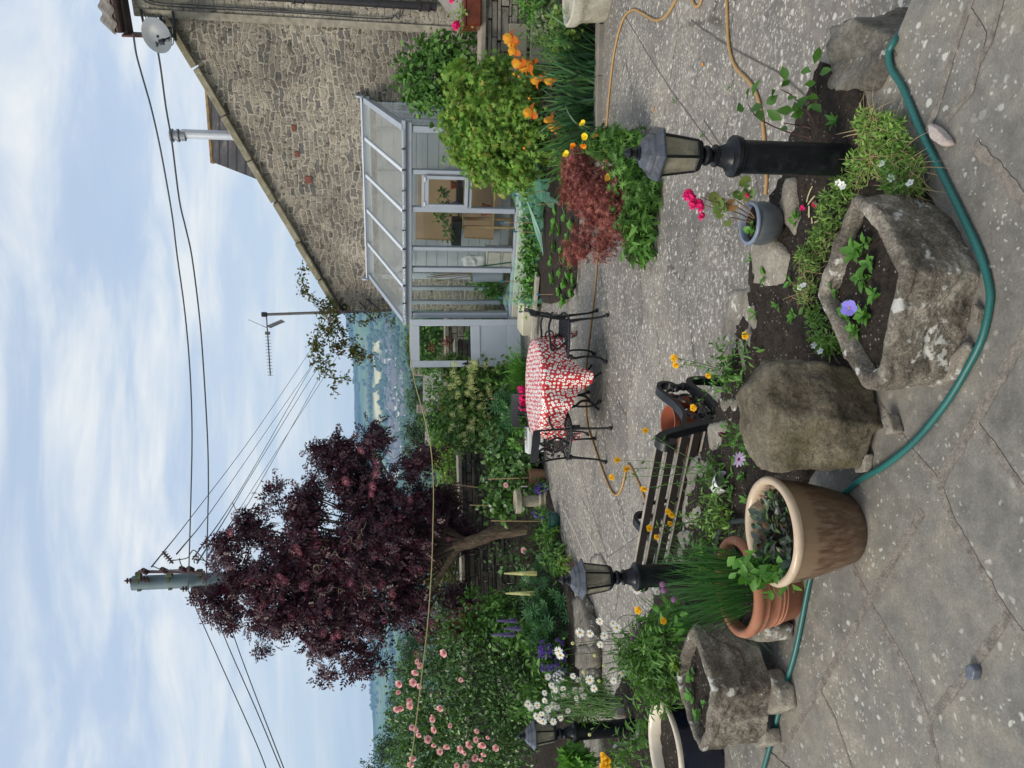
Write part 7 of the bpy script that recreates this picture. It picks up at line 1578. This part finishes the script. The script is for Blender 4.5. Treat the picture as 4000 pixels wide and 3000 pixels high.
for lb, bl, N, s, m_ in (('round dark tree standing right of the purple elder before the valley', [(1620, 1675, 62, .95), (1650, 1660, 62, .9), (1640, 1700, 62, .8), (1600, 1690, 62, .6)], 2600, .16, VT),
                         ('bushy tree between the two neighbouring roofs', [(1640, 1585, 60, 1.0), (1620, 1550, 60, .7), (1660, 1620, 60, .8)], 2400, .16, VT2),
                         ('tall loose tree below the clothes line', [(1655, 1545, 56, .8), (1620, 1535, 56, .55), (1690, 1550, 56, .7), (1680, 1520, 56, .6)], 2200, .15, VT),
                         ('small tree peeping over the left end of the conservatory roof', [(1600, 1345, 50, .5), (1620, 1330, 50, .6), (1630, 1420, 50, .9), (1640, 1460, 50, .7)], 1800, .15, VT2),
                         ('pale tree at the edge of the valley left of the round tree', [(1620, 1750, 58, .8), (1650, 1780, 58, .8), (1640, 1730, 58, .5)], 1900, .15, VT2),
                         ('dark tree above the roses nearest the purple elder', [(1590, 2520, 62, 1.0), (1610, 2560, 62, .9), (1640, 2500, 62, .9)], 2400, .17, VT2),
                         ('spiky dark tree above the middle of the roses', [(1590, 2610, 58, 1.0), (1560, 2625, 58, .5), (1620, 2640, 58, .9)], 2400, .16, VT),
                         ('dark conifer-like tree above the roses', [(1560, 2730, 56, .8), (1530, 2735, 56, .35), (1590, 2700, 56, .9), (1600, 2770, 56, .9)], 2400, .16, VT),
                         ('low dark tree behind the roses before the blue hills', [(1550, 2800, 60, .9), (1580, 2830, 60, 1.0), (1560, 2780, 60, .6)], 2200, .17, VT),
                         ('large dark tree at the left edge above the roses', [(1530, 2900, 55, 1.3), (1550, 2960, 55, 1.5), (1500, 2930, 55, .7), (1470, 2985, 55, .9), (1580, 2880, 55, 1.0), (1430, 2998, 55, .4)], 4600, .16, VT)):
    tree(lb, bl, N, s, m_)

# --- the raised bed
sm = thing('mat_plant', 'mat of small green leaves with white flowers round the nearest lamp', 'plant', G(3450, 600, .02)); pos = []
for (x, y, rx, ry, n) in ((3480, 560, 90, 120, 950), (3540, 660, 80, 80, 800), (3420, 480, 50, 60, 300), (3400, 640, 60, 60, 350), (3560, 740, 70, 30, 300), (3280, 820, 60, 80, 400), (3240, 930, 50, 60, 300), (3190, 1010, 40, 60, 260), (3170, 1130, 30, 60, 200), (3210, 1230, 30, 40, 160), (3260, 1350, 40, 40, 320), (3340, 720, 60, 50, 300), (3230, 1300, 30, 60, 160)):
    for i in range(n):
        a = RNG.uniform(0, 6.28); q = math.sqrt(RNG.random()); g = G(x+rx*q*math.cos(a), y+ry*q*math.sin(a), .02); g.z = .02+RNG.random()*.065*(1-q*q*.7)+abs(noise.noise(g*12))*.03; pos.append(g[:])
pos = np.array(pos); lpart('foliage', leaves(TLn, pos, rnd(len(pos))*.5, .021, 1.0, .9, -.2, .4), LM['silene'], sm)
n = 1100; k = RNG.choice(len(pos), n); ps_ = pos[k]*1; ps_[:, 2] = .02+RNG.random(n)*.05; sel = np.array([noise.noise(Vector(p)*7) > .05 for p in ps_]); ps_ = ps_[sel]; n = len(ps_)
tag(lpart('dry_stems', blades(ps_, nz(rnd(n)*np.array([[1, 1, .25]])+np.array([[0, 0, .15]])), RNG.uniform(.05, .13, n), .0022, RNG.uniform(0, 2.5, n), 5), LM['straw'], sm), kind='stuff')
SIL = hm('flower', [(5, .012, .010, .2, 0, .002, 0)], [PM['white'], DISC])
for x, y in ((3445, 640), (3482, 695), (3555, 715), (3288, 720), (3294, 730), (3275, 715), (3140, 1115), (3126, 1122), (3180, 1350), (3205, 1372)): place('flower', SIL, sm, G(x, y, .08), qdir((RNG.normal()*.4, -.4, .8)), 1.0)
# small weeds in the soil
for i, (x, y) in enumerate(((3270, 470), (2990, 1075), (3040, 1190), (3100, 1235), (2955, 1220), (3150, 1200), (3040, 855), (3110, 860), (2865, 1390), (2820, 1830), (2865, 1850), (2905, 1860), (2860, 1920), (2975, 1780), (2920, 1950), (3090, 1100), (2940, 1010), (2690, 2850), (2650, 2880), (2720, 2930), (2600, 2960), (2530, 2900), (2630, 2790), (3060, 600))):
    b = G(x, y, .025); t_ = thing('weed_seedling', 'small green weed in the bare soil of the raised bed', 'weed', b, 0, 'weeds in the raised bed soil'); n = RNG.integers(5, 11); a = RNG.uniform(0, 6.3, n)
    lpart('leaves', inst(TL if i % 2 else TLn, np.tile(np.array(b[:]), (n, 1))+rnd(n)*.004, np.stack([np.cos(a), np.sin(a), RNG.uniform(.2, 1.1, n)], 1), np.stack([-np.cos(a)*.5, -np.sin(a)*.5, np.ones(n)], 1), RNG.uniform(.022, .05, n)), LM['fresh'], t_)
    if i % 3 == 0:
        for q in range(3): pass
ys_ = thing('young_shrub', 'young shrub with thin dark stems at the right end of the raised bed', 'plant', G(3150, 520, .02))
YS = [([(3170, 540), (3060, 510), (2960, 460), (2920, 405)], [(2920, 390), (2930, 430), (2900, 440), (2960, 425), (2940, 380)]), ([(3165, 500), (3120, 490), (3060, 480)], [(3055, 470), (3050, 500)]), ([(3180, 480), (3150, 430), (3120, 400), (3090, 370), (3050, 350)], [(3050, 340), (3040, 370), (3030, 350), (3070, 320), (3110, 420), (3120, 380), (3140, 440)]), ([(3200, 480), (3190, 380), (3190, 280)], [(3180, 250), (3200, 230), (3170, 280), (3200, 290), (3140, 330), (3150, 380), (3190, 400)]), ([(3180, 470), (3150, 420), (3110, 440)], [(3110, 445), (3125, 440), (3100, 430)]), ([(3230, 480), (3220, 430)], [(3210, 440), (3225, 400)])]
pa = []; lp_ = []; ld = []
for st0, lv in YS:
    n_ = len(st0); P = [G(*st0[0], .02)]+[A(x, y, P0_) for (x, y), P0_ in zip(st0[1:], np.linspace(G(*st0[0]).y-.02, G(*st0[0]).y-.12, n_-1))]; pa.append(P)
    for x, y in lv: p = A(x, y, P[-1].y+RNG.normal()*.03); lp_.append(p[:]); ld.append((p-P[-2])[:])
stems('stems', pa, .0032, plain('dark_red_stem', (.06, .025, .022), .6, .2, 9), ys_); lp_ = np.array(lp_); ld = nz(np.array(ld))*.7+rnd(len(lp_))*.5; ld[:, 2] -= .25
lpart('leaves', inst(TL, lp_, ld, np.array([[0, -.5, .9]])+rnd(len(lp_))*.4, RNG.uniform(.045, .072, len(lp_))), LM['mid'], ys_)
# pelargonium in the grey pot
pl = thing('pelargonium', 'leggy pelargonium with two hot pink flower heads in the grey pot', 'flowering plant', PGy+Vector((0, 0, .10)))
pa = [[PGy+Vector((.02, 0, .10)), A(2870, 805, 2.94), A(2790, 790, 2.93), A(2735, 768, 2.93)], [PGy+Vector((.01, .01, .10)), A(2880, 830, 2.95), A(2800, 815, 2.95), A(2750, 800, 2.95)], [PGy+Vector((.03, 0, .10)), A(2900, 800, 2.94), A(2870, 780, 2.93)], [PGy+Vector((.02, -.01, .10)), A(2905, 790, 2.92), A(2915, 760, 2.9)], [PGy+Vector((0, 0, .10)), A(2860, 850, 2.94), A(2845, 865, 2.94)]]
stems('stems', pa, .0035, plain('pelargonium_stem', (.16, .10, .05), .6, .3, 9), pl)
lp_ = np.array([A(x, y, 2.93)[:] for x, y in ((2790, 770), (2800, 785), (2810, 800), (2820, 790), (2830, 810), (2805, 820), (2815, 835), (2865, 750), (2880, 760), (2900, 765), (2920, 770), (2925, 750), (2910, 710), (2920, 715), (2842, 868), (2860, 800))]); n = len(lp_)
lpart('leaves', inst(T_star(9, .86, R(300)), lp_, rnd(n)*.5+np.array([[0, 0, .5]]), np.array([[0, -.8, .6]])+rnd(n)*.4, RNG.uniform(.020, .032, n)), leafmat('pelargonium_leaves', [(.10, .20, .04), (.16, .26, .06), (.24, .24, .07), (.30, .17, .06)], .5, .35), pl)
for x, y, s in ((2690, 758, 1.3), (2702, 775, 1.2), (2680, 770, 1.0), (2705, 800, 1.1), (2730, 795, 1.2), (2735, 810, 1.1), (2742, 842, .8), (2736, 850, .7), (2918, 763, .6)): place('flower', PELAR, pl, A(x, y, 2.92), qdir((RNG.normal()*.5, -.9, .3)), s*.66)
b = PGy+Vector((-.03, .0, .10)); n = 16; a = RNG.uniform(0, 6.3, n); wl_ = thing('pot_seedling', 'small green seedling growing in the soil of the grey pot', 'plant', b)
lpart('leaves', inst(TLw, np.tile(np.array(b[:]), (n, 1))+rnd(n)*.008, np.stack([np.cos(a), np.sin(a), RNG.uniform(.4, 1.5, n)], 1), np.stack([-np.cos(a)*.5, -np.sin(a)*.5, np.ones(n)], 1), RNG.uniform(.022, .04, n)), LM['fresh'], wl_)
# fallen petals and straw
for x, y in ((3136, 810), (3182, 797)): place('flower', PELAR, pl, G(x, y, .03), qdir((0, 0, 1)), .5)
bs = np.array([G(x, y, .03)[:] for x, y in ((3150, 790), (3155, 800), (3160, 805), (3170, 850), (3180, 870))]); lp2 = thing('dead_leaf', 'pale yellowed dead leaf lying on the soil by the green mat', 'dead leaf', bs[0]); lpart('leaf_blades', blades(bs, nz(rnd(5)*np.array([[1, 1, .2]])), .12, .009, 1.2, 5), leafmat('dead_leaf', [(.5, .42, .16), (.62, .58, .36)], .6, .2), lp2)
# geums with yellow flowers on long stems
def geum(label, base, blobs, N, fl, mat=LM['mid'], head=GEUM, r=.0022, s=1.0, T=TL):
    t_, cc = bush('yellow_geum', label, 'flowering plant', base, blobs, int(N*1.3), .036, mat, TLn, spread=.03, up=.7, nst=5, srad=.004, stm=M['stem']); pa = []; st_l = []
    for x, y, Y in fl:
        p = A(x, y, Y); b_ = Vector(base)+Vector((RNG.normal()*.03, RNG.normal()*.02, .02)); m_ = b_.lerp(p, .55)+Vector((RNG.normal()*.015, 0, .015)); pa.append([b_, m_, p]); place('flower', head, t_, p, qdir((RNG.normal()*.5, -.75, .55)), s*RNG.uniform(.85, 1.15))
        for q in (.35, .55, .75, .85): st_l.append(b_.lerp(p, q)[:])
    stems('flower_stems', pa, r, M['stem'], t_); st_l = np.array(st_l); lpart('stem_leaves', inst(TLn, np.repeat(st_l, 2, 0), rnd(2*len(st_l))+np.array([[0, 0, .4]]), rnd(2*len(st_l))+np.array([[0, 0, 1]]), RNG.uniform(.02, .038, 2*len(st_l))), mat, t_); return t_
geum('yellow-flowered geum with serrated leaves by the right end of the bench', G(2850, 1460, .02), [(2790, 1420, 3.4, .05), (2830, 1400, 3.4, .05), (2870, 1450, 3.35, .05), (2810, 1500, 3.4, .05), (2850, 1520, 3.35, .04), (2780, 1560, 3.4, .03), (2890, 1370, 3.3, .03), (2840, 1330, 3.4, .03), (2800, 1370, 3.4, .03), (2930, 1360, 3.2, .03)], 170, [(2634, 1398, 3.5), (2640, 1425, 3.5), (2768, 1466, 3.4), (2709, 1592, 3.42), (2912, 1310, 3.25)], LM['mid'])
geum('yellow-flowered geum with five tall thin stems behind the white tub', G(2810, 1850, .02), [(2780, 1830, 3.55, .05), (2790, 1880, 3.5, .05), (2760, 1860, 3.6, .04), (2740, 1850, 3.6, .03), (2800, 1800, 3.5, .04)], 80, [(2522, 1682, 3.75), (2412, 1798, 3.8), (2448, 1834, 3.8), (2390, 1864, 3.8), (2516, 1908, 3.75)], LM['mid'])
geum('yellow-flowered geum whose stems arch over the left part of the bench', G(2790, 2020, .02), [(2790, 1990, 3.5, .045), (2800, 2030, 3.45, .05), (2770, 2040, 3.5, .05), (2740, 1990, 3.55, .03), (2760, 1960, 3.55, .03)], 170, [(2610, 1998, 3.75), (2624, 2010, 3.75), (2619, 2044, 3.75), (2538, 2063, 3.8), (2566, 2097, 3.8)], LM['silene'])
bush('leafy_weed', 'leafy weed in the soil between the bench and the terracotta pot', 'weed', G(2790, 2170, .02), [(2730, 2120, 3.6, .05), (2700, 2190, 3.7, .05), (2760, 2180, 3.5, .06), (2720, 2230, 3.6, .06), (2780, 2230, 3.4, .05)], 110, .05, LM['mid'], TLn, spread=.04, nst=8, srad=.003, stm=M['stem'])
os_ = bush('african_daisy', 'low plant with a lilac daisy and a closed purple bud behind the boulder', 'flowering plant', G(2900, 1710, .02), [(2870, 1700, 3.1, .035), (2890, 1730, 3.0, .035), (2900, 1770, 3.0, .03)], 80, .035, LM['fresh'], TLn, spread=.025, nst=3, srad=.003, stm=M['stem'])[0]
ODA = hm('flower', [(12, .024, .009, .15, -.2, .006, 0)], [PM['lilac'], PM['plum']], (.006, .004, 0)); OBD = hm('flower', [(8, .028, .010, 1.2, .3, .004, 0)], [PM['plum'], DISC])
place('flower', ODA, os_, A(2886, 1795, 2.95), qdir((.3, -.5, .8)), 1.1); place('bud', OBD, os_, A(2832, 1700, 3.15), qdir((.2, -.3, .9)), 1.1)
stems('flower_stems', [[G(2900, 1720, .02), A(2890, 1790, 2.96)], [G(2890, 1720, .02), A(2836, 1700, 3.15)]], .002, M['stem'], os_)
# chives
cv_ = thing('chives', 'thick tuft of thin dark green chives with pink-mauve flowers in the terracotta pot', 'herb', PT+Vector((0, 0, .185))); n = 420; a = RNG.uniform(0, 6.28, n); q = np.sqrt(RNG.random(n))*.125
bs = np.stack([PT.x+.015+q*np.cos(a), PT.y+q*np.sin(a), np.full(n, .188)], 1)
lpart('leaf_blades', blades(bs, nz(np.stack([np.cos(a)*q*2.0+RNG.normal(size=n)*.10, np.sin(a)*q*2+RNG.normal(size=n)*.10, np.ones(n)], 1)), RNG.uniform(.16, .40, n), .0042, RNG.uniform(.1, .8, n), 6), LM['chive'], cv_)
n = 70; a = RNG.uniform(0, 6.28, n); bs = np.stack([PT.x+.14*np.cos(a), PT.y+.13*np.sin(a), np.full(n, .188)], 1); lpart('fallen_blades', blades(bs, nz(np.stack([np.cos(a), np.sin(a), np.full(n, .5)], 1)), RNG.uniform(.08, .2, n), .004, 2.2, 6), LM['chive'], cv_)
for x, y in ((2588, 2283), (2592, 2306), (2632, 2342)): p = A(x, y, 3.02); place('flower', CHIVE, cv_, p, qdir((0, -.2, 1)), .8)
stems('flower_stems', [[Vector((PT.x, PT.y, .19)), A(x+8, y, 3.02)] for x, y in ((2588, 2283), (2592, 2306), (2632, 2342))], .0022, M['stem'], cv_)
# brown pot's plants
bp = thing('bronze_plant', 'dark bronze-leaved plant filling the brown glazed pot', 'plant', PB+Vector((0, 0, .24))); n = 210; a = RNG.uniform(0, 6.28, n); q = np.sqrt(RNG.random(n))*.135
lpart('foliage', inst(TL, np.stack([PB.x-.01+q*np.cos(a), PB.y+.0+q*np.sin(a), .245+RNG.random(n)*.05], 1), np.stack([np.cos(a)+RNG.normal(size=n)*.7, np.sin(a)+RNG.normal(size=n)*.7, RNG.uniform(.1, 1, n)], 1), np.array([[0, 0, 1]])+rnd(n)*.35, RNG.uniform(.025, .055, n)), LM['brownleaf'], bp)
gpz, ou, cc = cloud([((PB.x-.135, PB.y+.03, .32), (.06, .07, .05)), ((PB.x-.13, PB.y-.02, .29), (.06, .06, .03))], 150, 14, .025, .3); gp2 = thing('green_pot_leaves', 'fresh pale-edged green leaves leaning out of the left side of the brown pot', 'plant', (PB.x-.13, PB.y, .25)); lpart('foliage', inst(TL, gpz, np.array([[-.6, 0, .5]])+rnd(150)*.6, np.array([[-.2, -.3, 1]])+rnd(150)*.4, RNG.uniform(.035, .06, 150)), LM['fresh'], gp2)
stems('stems', [[Vector((PB.x-.1, PB.y, .23)), Vector((PB.x-.14, PB.y+.02, .33))], [Vector((PB.x-.11, PB.y-.02, .23)), Vector((PB.x-.19, PB.y-.03, .30)), Vector((PB.x-.24, PB.y-.04, .26))]], .003, M['stem'], gp2)
# trough plants
def rosette(name, label, p, n, size, mat, T=TL, group=None, cat='plant', upv=.8):
    t_ = thing(name, label, cat, p, 0, group); a = np.arange(n)*2.4+RNG.uniform(0, 6); e = RNG.uniform(.2, 1.0, n)*upv
    lpart('leaves', inst(T, np.tile(np.array(p[:]), (n, 1))+rnd(n)*.004+np.stack([np.zeros(n), np.zeros(n), RNG.random(n)*.02], 1), np.stack([np.cos(a), np.sin(a), e], 1), np.stack([-np.cos(a)*.4, -np.sin(a)*.4, np.ones(n)], 1), RNG.uniform(.5, 1.0, n)*size*.86), mat, t_); return t_
SZ_ = ZT-.04
pn = rosette('pansy', 'pansy with one blue-violet flower in the square stone trough', G(3325, 1215, SZ_), 30, .05, LM['fresh'])
PAN = hm('flower', [(5, .022, .025, .3, -.1, .003, 0)], [PM['violet'], DISC], (.003, .003, .001)); place('flower', PAN, pn, A(3318, 1203, G(3318, 1203, SZ_+.045).y-.005), qdir((-.25, -.75, .55)), 1.0); stems('flower_stems', [[G(3325, 1215, SZ_), A(3320, 1205, G(3318, 1203, SZ_+.045).y)]], .002, M['stem'], pn)
for i, (x, y, lb, n, s) in enumerate(((3390, 1235, 'bushy seedling left of the blue pansy in the square trough', 30, .045), (3350, 1290, 'seedling at the left end of the square trough', 14, .045), (3380, 1090, 'tall broad seedling in the middle of the square trough', 14, .055), (3430, 1155, 'seedling near the front rim of the square trough', 10, .05), (3355, 985, 'large bright seedling at the right of the square trough', 14, .065), (3410, 1035, 'seedling with long leaves by the front rim of the square trough', 10, .06), (3390, 955, 'small seedling at the far right of the square trough', 7, .055), (3270, 1130, 'seedling against the back wall of the square trough', 9, .045))):
    rosette('trough_seedling', lb, G(x, y, SZ_), n, s, LM['fresh'])
Z2 = .335-.03
for x, y, lb, n, s in ((2712, 2640, 'round-leaved seedling at the back of the left trough', 10, .05), (2712, 2720, 'broad seedling in the middle of the left trough', 11, .06), (2735, 2790, 'seedling at the left end of the left trough', 8, .05), (2760, 2745, 'tiny seedling near the front rim of the left trough', 7, .03), (2690, 2555, 'small pale seedling at the right of the left trough', 5, .03)):
    rosette('trough_seedling', lb, G(x, y, Z2), n, s, LM['fresh'], TLw)
rosette('pale_saxifrage', 'pale yellow-green tuft hanging over the back rim of the left trough', A(2660, 2600, 3.36), 60, .06, LM['lime'], TLn, upv=1.6)
# daisies
DF = [(2342, 2427), (2395, 2436), (2265, 2471), (2305, 2475), (2360, 2484), (2345, 2518), (2181, 2545), (2188, 2560), (2303, 2656), (2320, 2689), (2397, 2659), (2431, 2629), (2409, 2454), (2472, 2296), (2488, 2308), (2566, 2312)]
DF2 = [(2238, 2641), (2140, 2644), (2154, 2677), (2127, 2707), (2170, 2695), (2246, 2695), (2252, 2728), (2201, 2719), (2161, 2755), (2062, 2750), (2074, 2765), (2098, 2755), (2219, 2777), (2261, 2752), (2291, 2758), (2258, 2656), (2174, 2762), (2095, 2798), (2115, 2789), (2107, 2813), (2137, 2800), (2122, 2819), (2189, 2804), (2161, 2819), (2219, 2719), (2128, 2738), (2267, 2698), (2200, 2690), (2140, 2770), (2280, 2720)]
DB = [(2237, 2513), (2323, 2561), (2279, 2625), (2359, 2600), (2419, 2519), (2502, 2638), (2340, 2660), (2303, 2870)]
def daisies(label, base, blobs, N, F_, Y0, B_=()):
    t_, cc = bush('oxeye_daisy', label, 'flowering plant', base, blobs, N, .052, LM['mid'], T_leaf(.11, .05, .2), ncl=N//25, spread=.04, up=.6, nst=10, srad=.004, stm=M['stem'], jit=.8); pa = []
    for i, (x, y) in enumerate(list(F_)+list(B_)):
        Y = Y0+RNG.uniform(-.12, .12); p = A(x, y, Y); b = Vector(base)+Vector(((p.x-base[0])*.45+RNG.normal()*.03, RNG.normal()*.06, .03)); d = Vector((RNG.normal()*.25+.15, -.85, .45+RNG.normal()*.2)).normalized()
        pa.append([b, b.lerp(p, .55)+Vector((RNG.normal()*.02, .02, .05)), p-d*.004])
        if i < len(F_): place('flower', DAISY, t_, p, qdir(d, RNG.uniform(0, 6)), RNG.uniform(.72, .95)*(1.25 if base[1] < 4.3 else 1))
        else: place('bud', OBW, t_, p, qdir((0, 0, 1)), .9)
    stems('flower_stems', pa, .0024, M['stem'], t_); return t_
OBW = floret_ball(20, .006, .007, PM['cream'])
daisies('white oxeye daisies on tall stems between the middle and the left lamp', G(2620, 2590, .01), [(2530, 2500, 3.75, .10), (2550, 2600, 3.7, .12), (2580, 2690, 3.7, .09), (2490, 2560, 3.85, .09), (2500, 2670, 3.9, .08), (2580, 2520, 3.6, .09), (2460, 2630, 3.9, .05), (2560, 2740, 3.85, .05), (2600, 2640, 3.6, .09), (2570, 2440, 3.75, .06)], 1900, DF, 3.85, DB)
daisies('far clump of white oxeye daisies crowding beside the left lamp', A(2420, 2740, 4.75), [(2330, 2710, 4.9, .10), (2310, 2760, 5.0, .08), (2260, 2745, 5.1, .09), (2360, 2760, 5.0, .07), (2290, 2700, 5.0, .09), (2220, 2730, 5.1, .07)], 900, DF2, 4.95)
bush('strap_leaf_plant', 'clump of broad bright green strap leaves left of the chives', 'plant', G(2720, 2430, .02), [(2600, 2420, 3.45, .07), (2640, 2450, 3.4, .07), (2570, 2400, 3.5, .05)], 12, .05, LM['fresh'], spread=.03, nst=0)
sp2 = bpy.data.objects['strap_leaf_plant']; n = 40; bs = np.tile(np.array(G(2690, 2430, .02)[:]), (n, 1))+rnd(n)*np.array([[.035, .03, .0]]); lpart('leaf_blades', blades(bs, nz(np.stack([RNG.normal(size=n)*.45, RNG.normal(size=n)*.3, np.ones(n)], 1)), RNG.uniform(.13, .24, n), .034, RNG.uniform(.2, 1.2, n), 6), LM['fresh'], sp2)
for x, y in ((2493, 2383), (2592, 2424)): place('flower', GEUM, sp2, A(x, y, 3.6), qdir((0, -.7, .6)), 1.1)
stems('flower_stems', [[G(2690, 2430, .02), A(2496, 2384, 3.6)], [G(2690, 2430, .02), A(2596, 2424, 3.6)]], .002, M['stem'], sp2)
cg = bush('mauve_spire', 'mauve-flowered stem rising out of the daisy leaves', 'flowering plant', G(2650, 2470, .02), [(2560, 2460, 3.7, .05), (2540, 2420, 3.75, .05)], 70, .05, LM['mid'], TLn, spread=.03, nst=3, stm=M['stem'], srad=.003)[0]
for x, y in ((2484, 2485), (2478, 2470), (2490, 2474), (2498, 2440), (2494, 2450), (2470, 2495)): place('flower', CHIVE, cg, A(x, y, 3.72), qdir((0, -.5, 1)), .75)
bush('leafy_acanthus', 'yellow-green lobed leaves at the left edge beside the left lamp', 'plant', G(2380, 2960, .03), [(2240, 2965, 5.0, .05), (2290, 2975, 5.0, .05), (2185, 2945, 5.05, .035), (2310, 2950, 5.0, .035), (2260, 2990, 5.0, .06)], 90, .075, LM['fresh'], T_star(9, .6, R(280)), spread=.03, up=.5, nst=8, srad=.004, stm=M['stem'])
mg = bush('marigold', 'small orange marigolds at the left edge behind the navy pot', 'flowering plant', G(2420, 2980, .02), [(2400, 2970, 4.7, .06), (2420, 2990, 4.6, .06), (2440, 2940, 4.6, .04)], 160, .045, LM['mid'], TLn, spread=.04, nst=5, srad=.003, stm=M['stem'])[0]
for x, y in ((2358, 2952), (2375, 2968), (2360, 2975), (2375, 2992), (2355, 2995)): place('flower', GEUM, mg, A(x, y, 4.65), qdir((0, -.7, .6)), 1.4)
bush('pot_edge_weed', 'straggly weed in the soil between the left lamp and the navy pot', 'weed', G(2560, 2900, .02), [(2500, 2900, 4.2, .06), (2540, 2940, 4.1, .06), (2460, 2940, 4.3, .05), (2520, 2860, 4.2, .04)], 150, .05, LM['mid'], TLn, spread=.05, nst=6, srad=.003, stm=M['stem'])
for x, y, lb in ((2858, 345, 'tiny green weed in a joint of the lower patio near the lamp'), (2750, 530, 'tiny weed in a patio joint right of the nearest lamp'), (2640, 395, 'tiny weed in the far joint of the lower patio')): rosette('joint_weed', lb, G(x, y, LP+.01), 9, .035, LM['mid'])
for i, (x, y) in enumerate(((2744, 252), (2552, 428))): o = link('fallen_petal', hm('fallen_petal', [(2, .022, .02, .1, .1, .0, 0)], [PM['orange'], DISC])); o.location = G(x, y, LP+.008); tag(o, ('fallen orange petal lying on the lower patio nearer the camera', 'fallen orange petal lying on the lower patio by the irises')[i], 'petal')

# ---------------------------------------------------------------- valley air
mb = MB(); mb.add([(x, y, z) for z in (-95, 262) for x, y in ((-16000, -90), (16000, -90), (16000, 3900), (-16000, 3900))], [(3, 2, 1, 0), (4, 5, 6, 7), (0, 1, 5, 4), (1, 2, 6, 5), (2, 3, 7, 6), (3, 0, 4, 7)])
hzm = bpy.data.materials.new('valley_haze'); hzm.use_nodes = True; ht = hzm.node_tree; ht.nodes.remove(ht.nodes['Principled BSDF'])
pv = ht.nodes.new('ShaderNodeVolumePrincipled'); pv.inputs['Color'].default_value = (.36, .60, 1.0, 1); pv.inputs['Density'].default_value = .00022; pv.inputs['Anisotropy'].default_value = .0
ht.links.new(pv.outputs[0], ht.nodes['Material Output'].inputs['Volume'])
tag(part('haze', mb, hzm, smooth=False), kind='stuff')
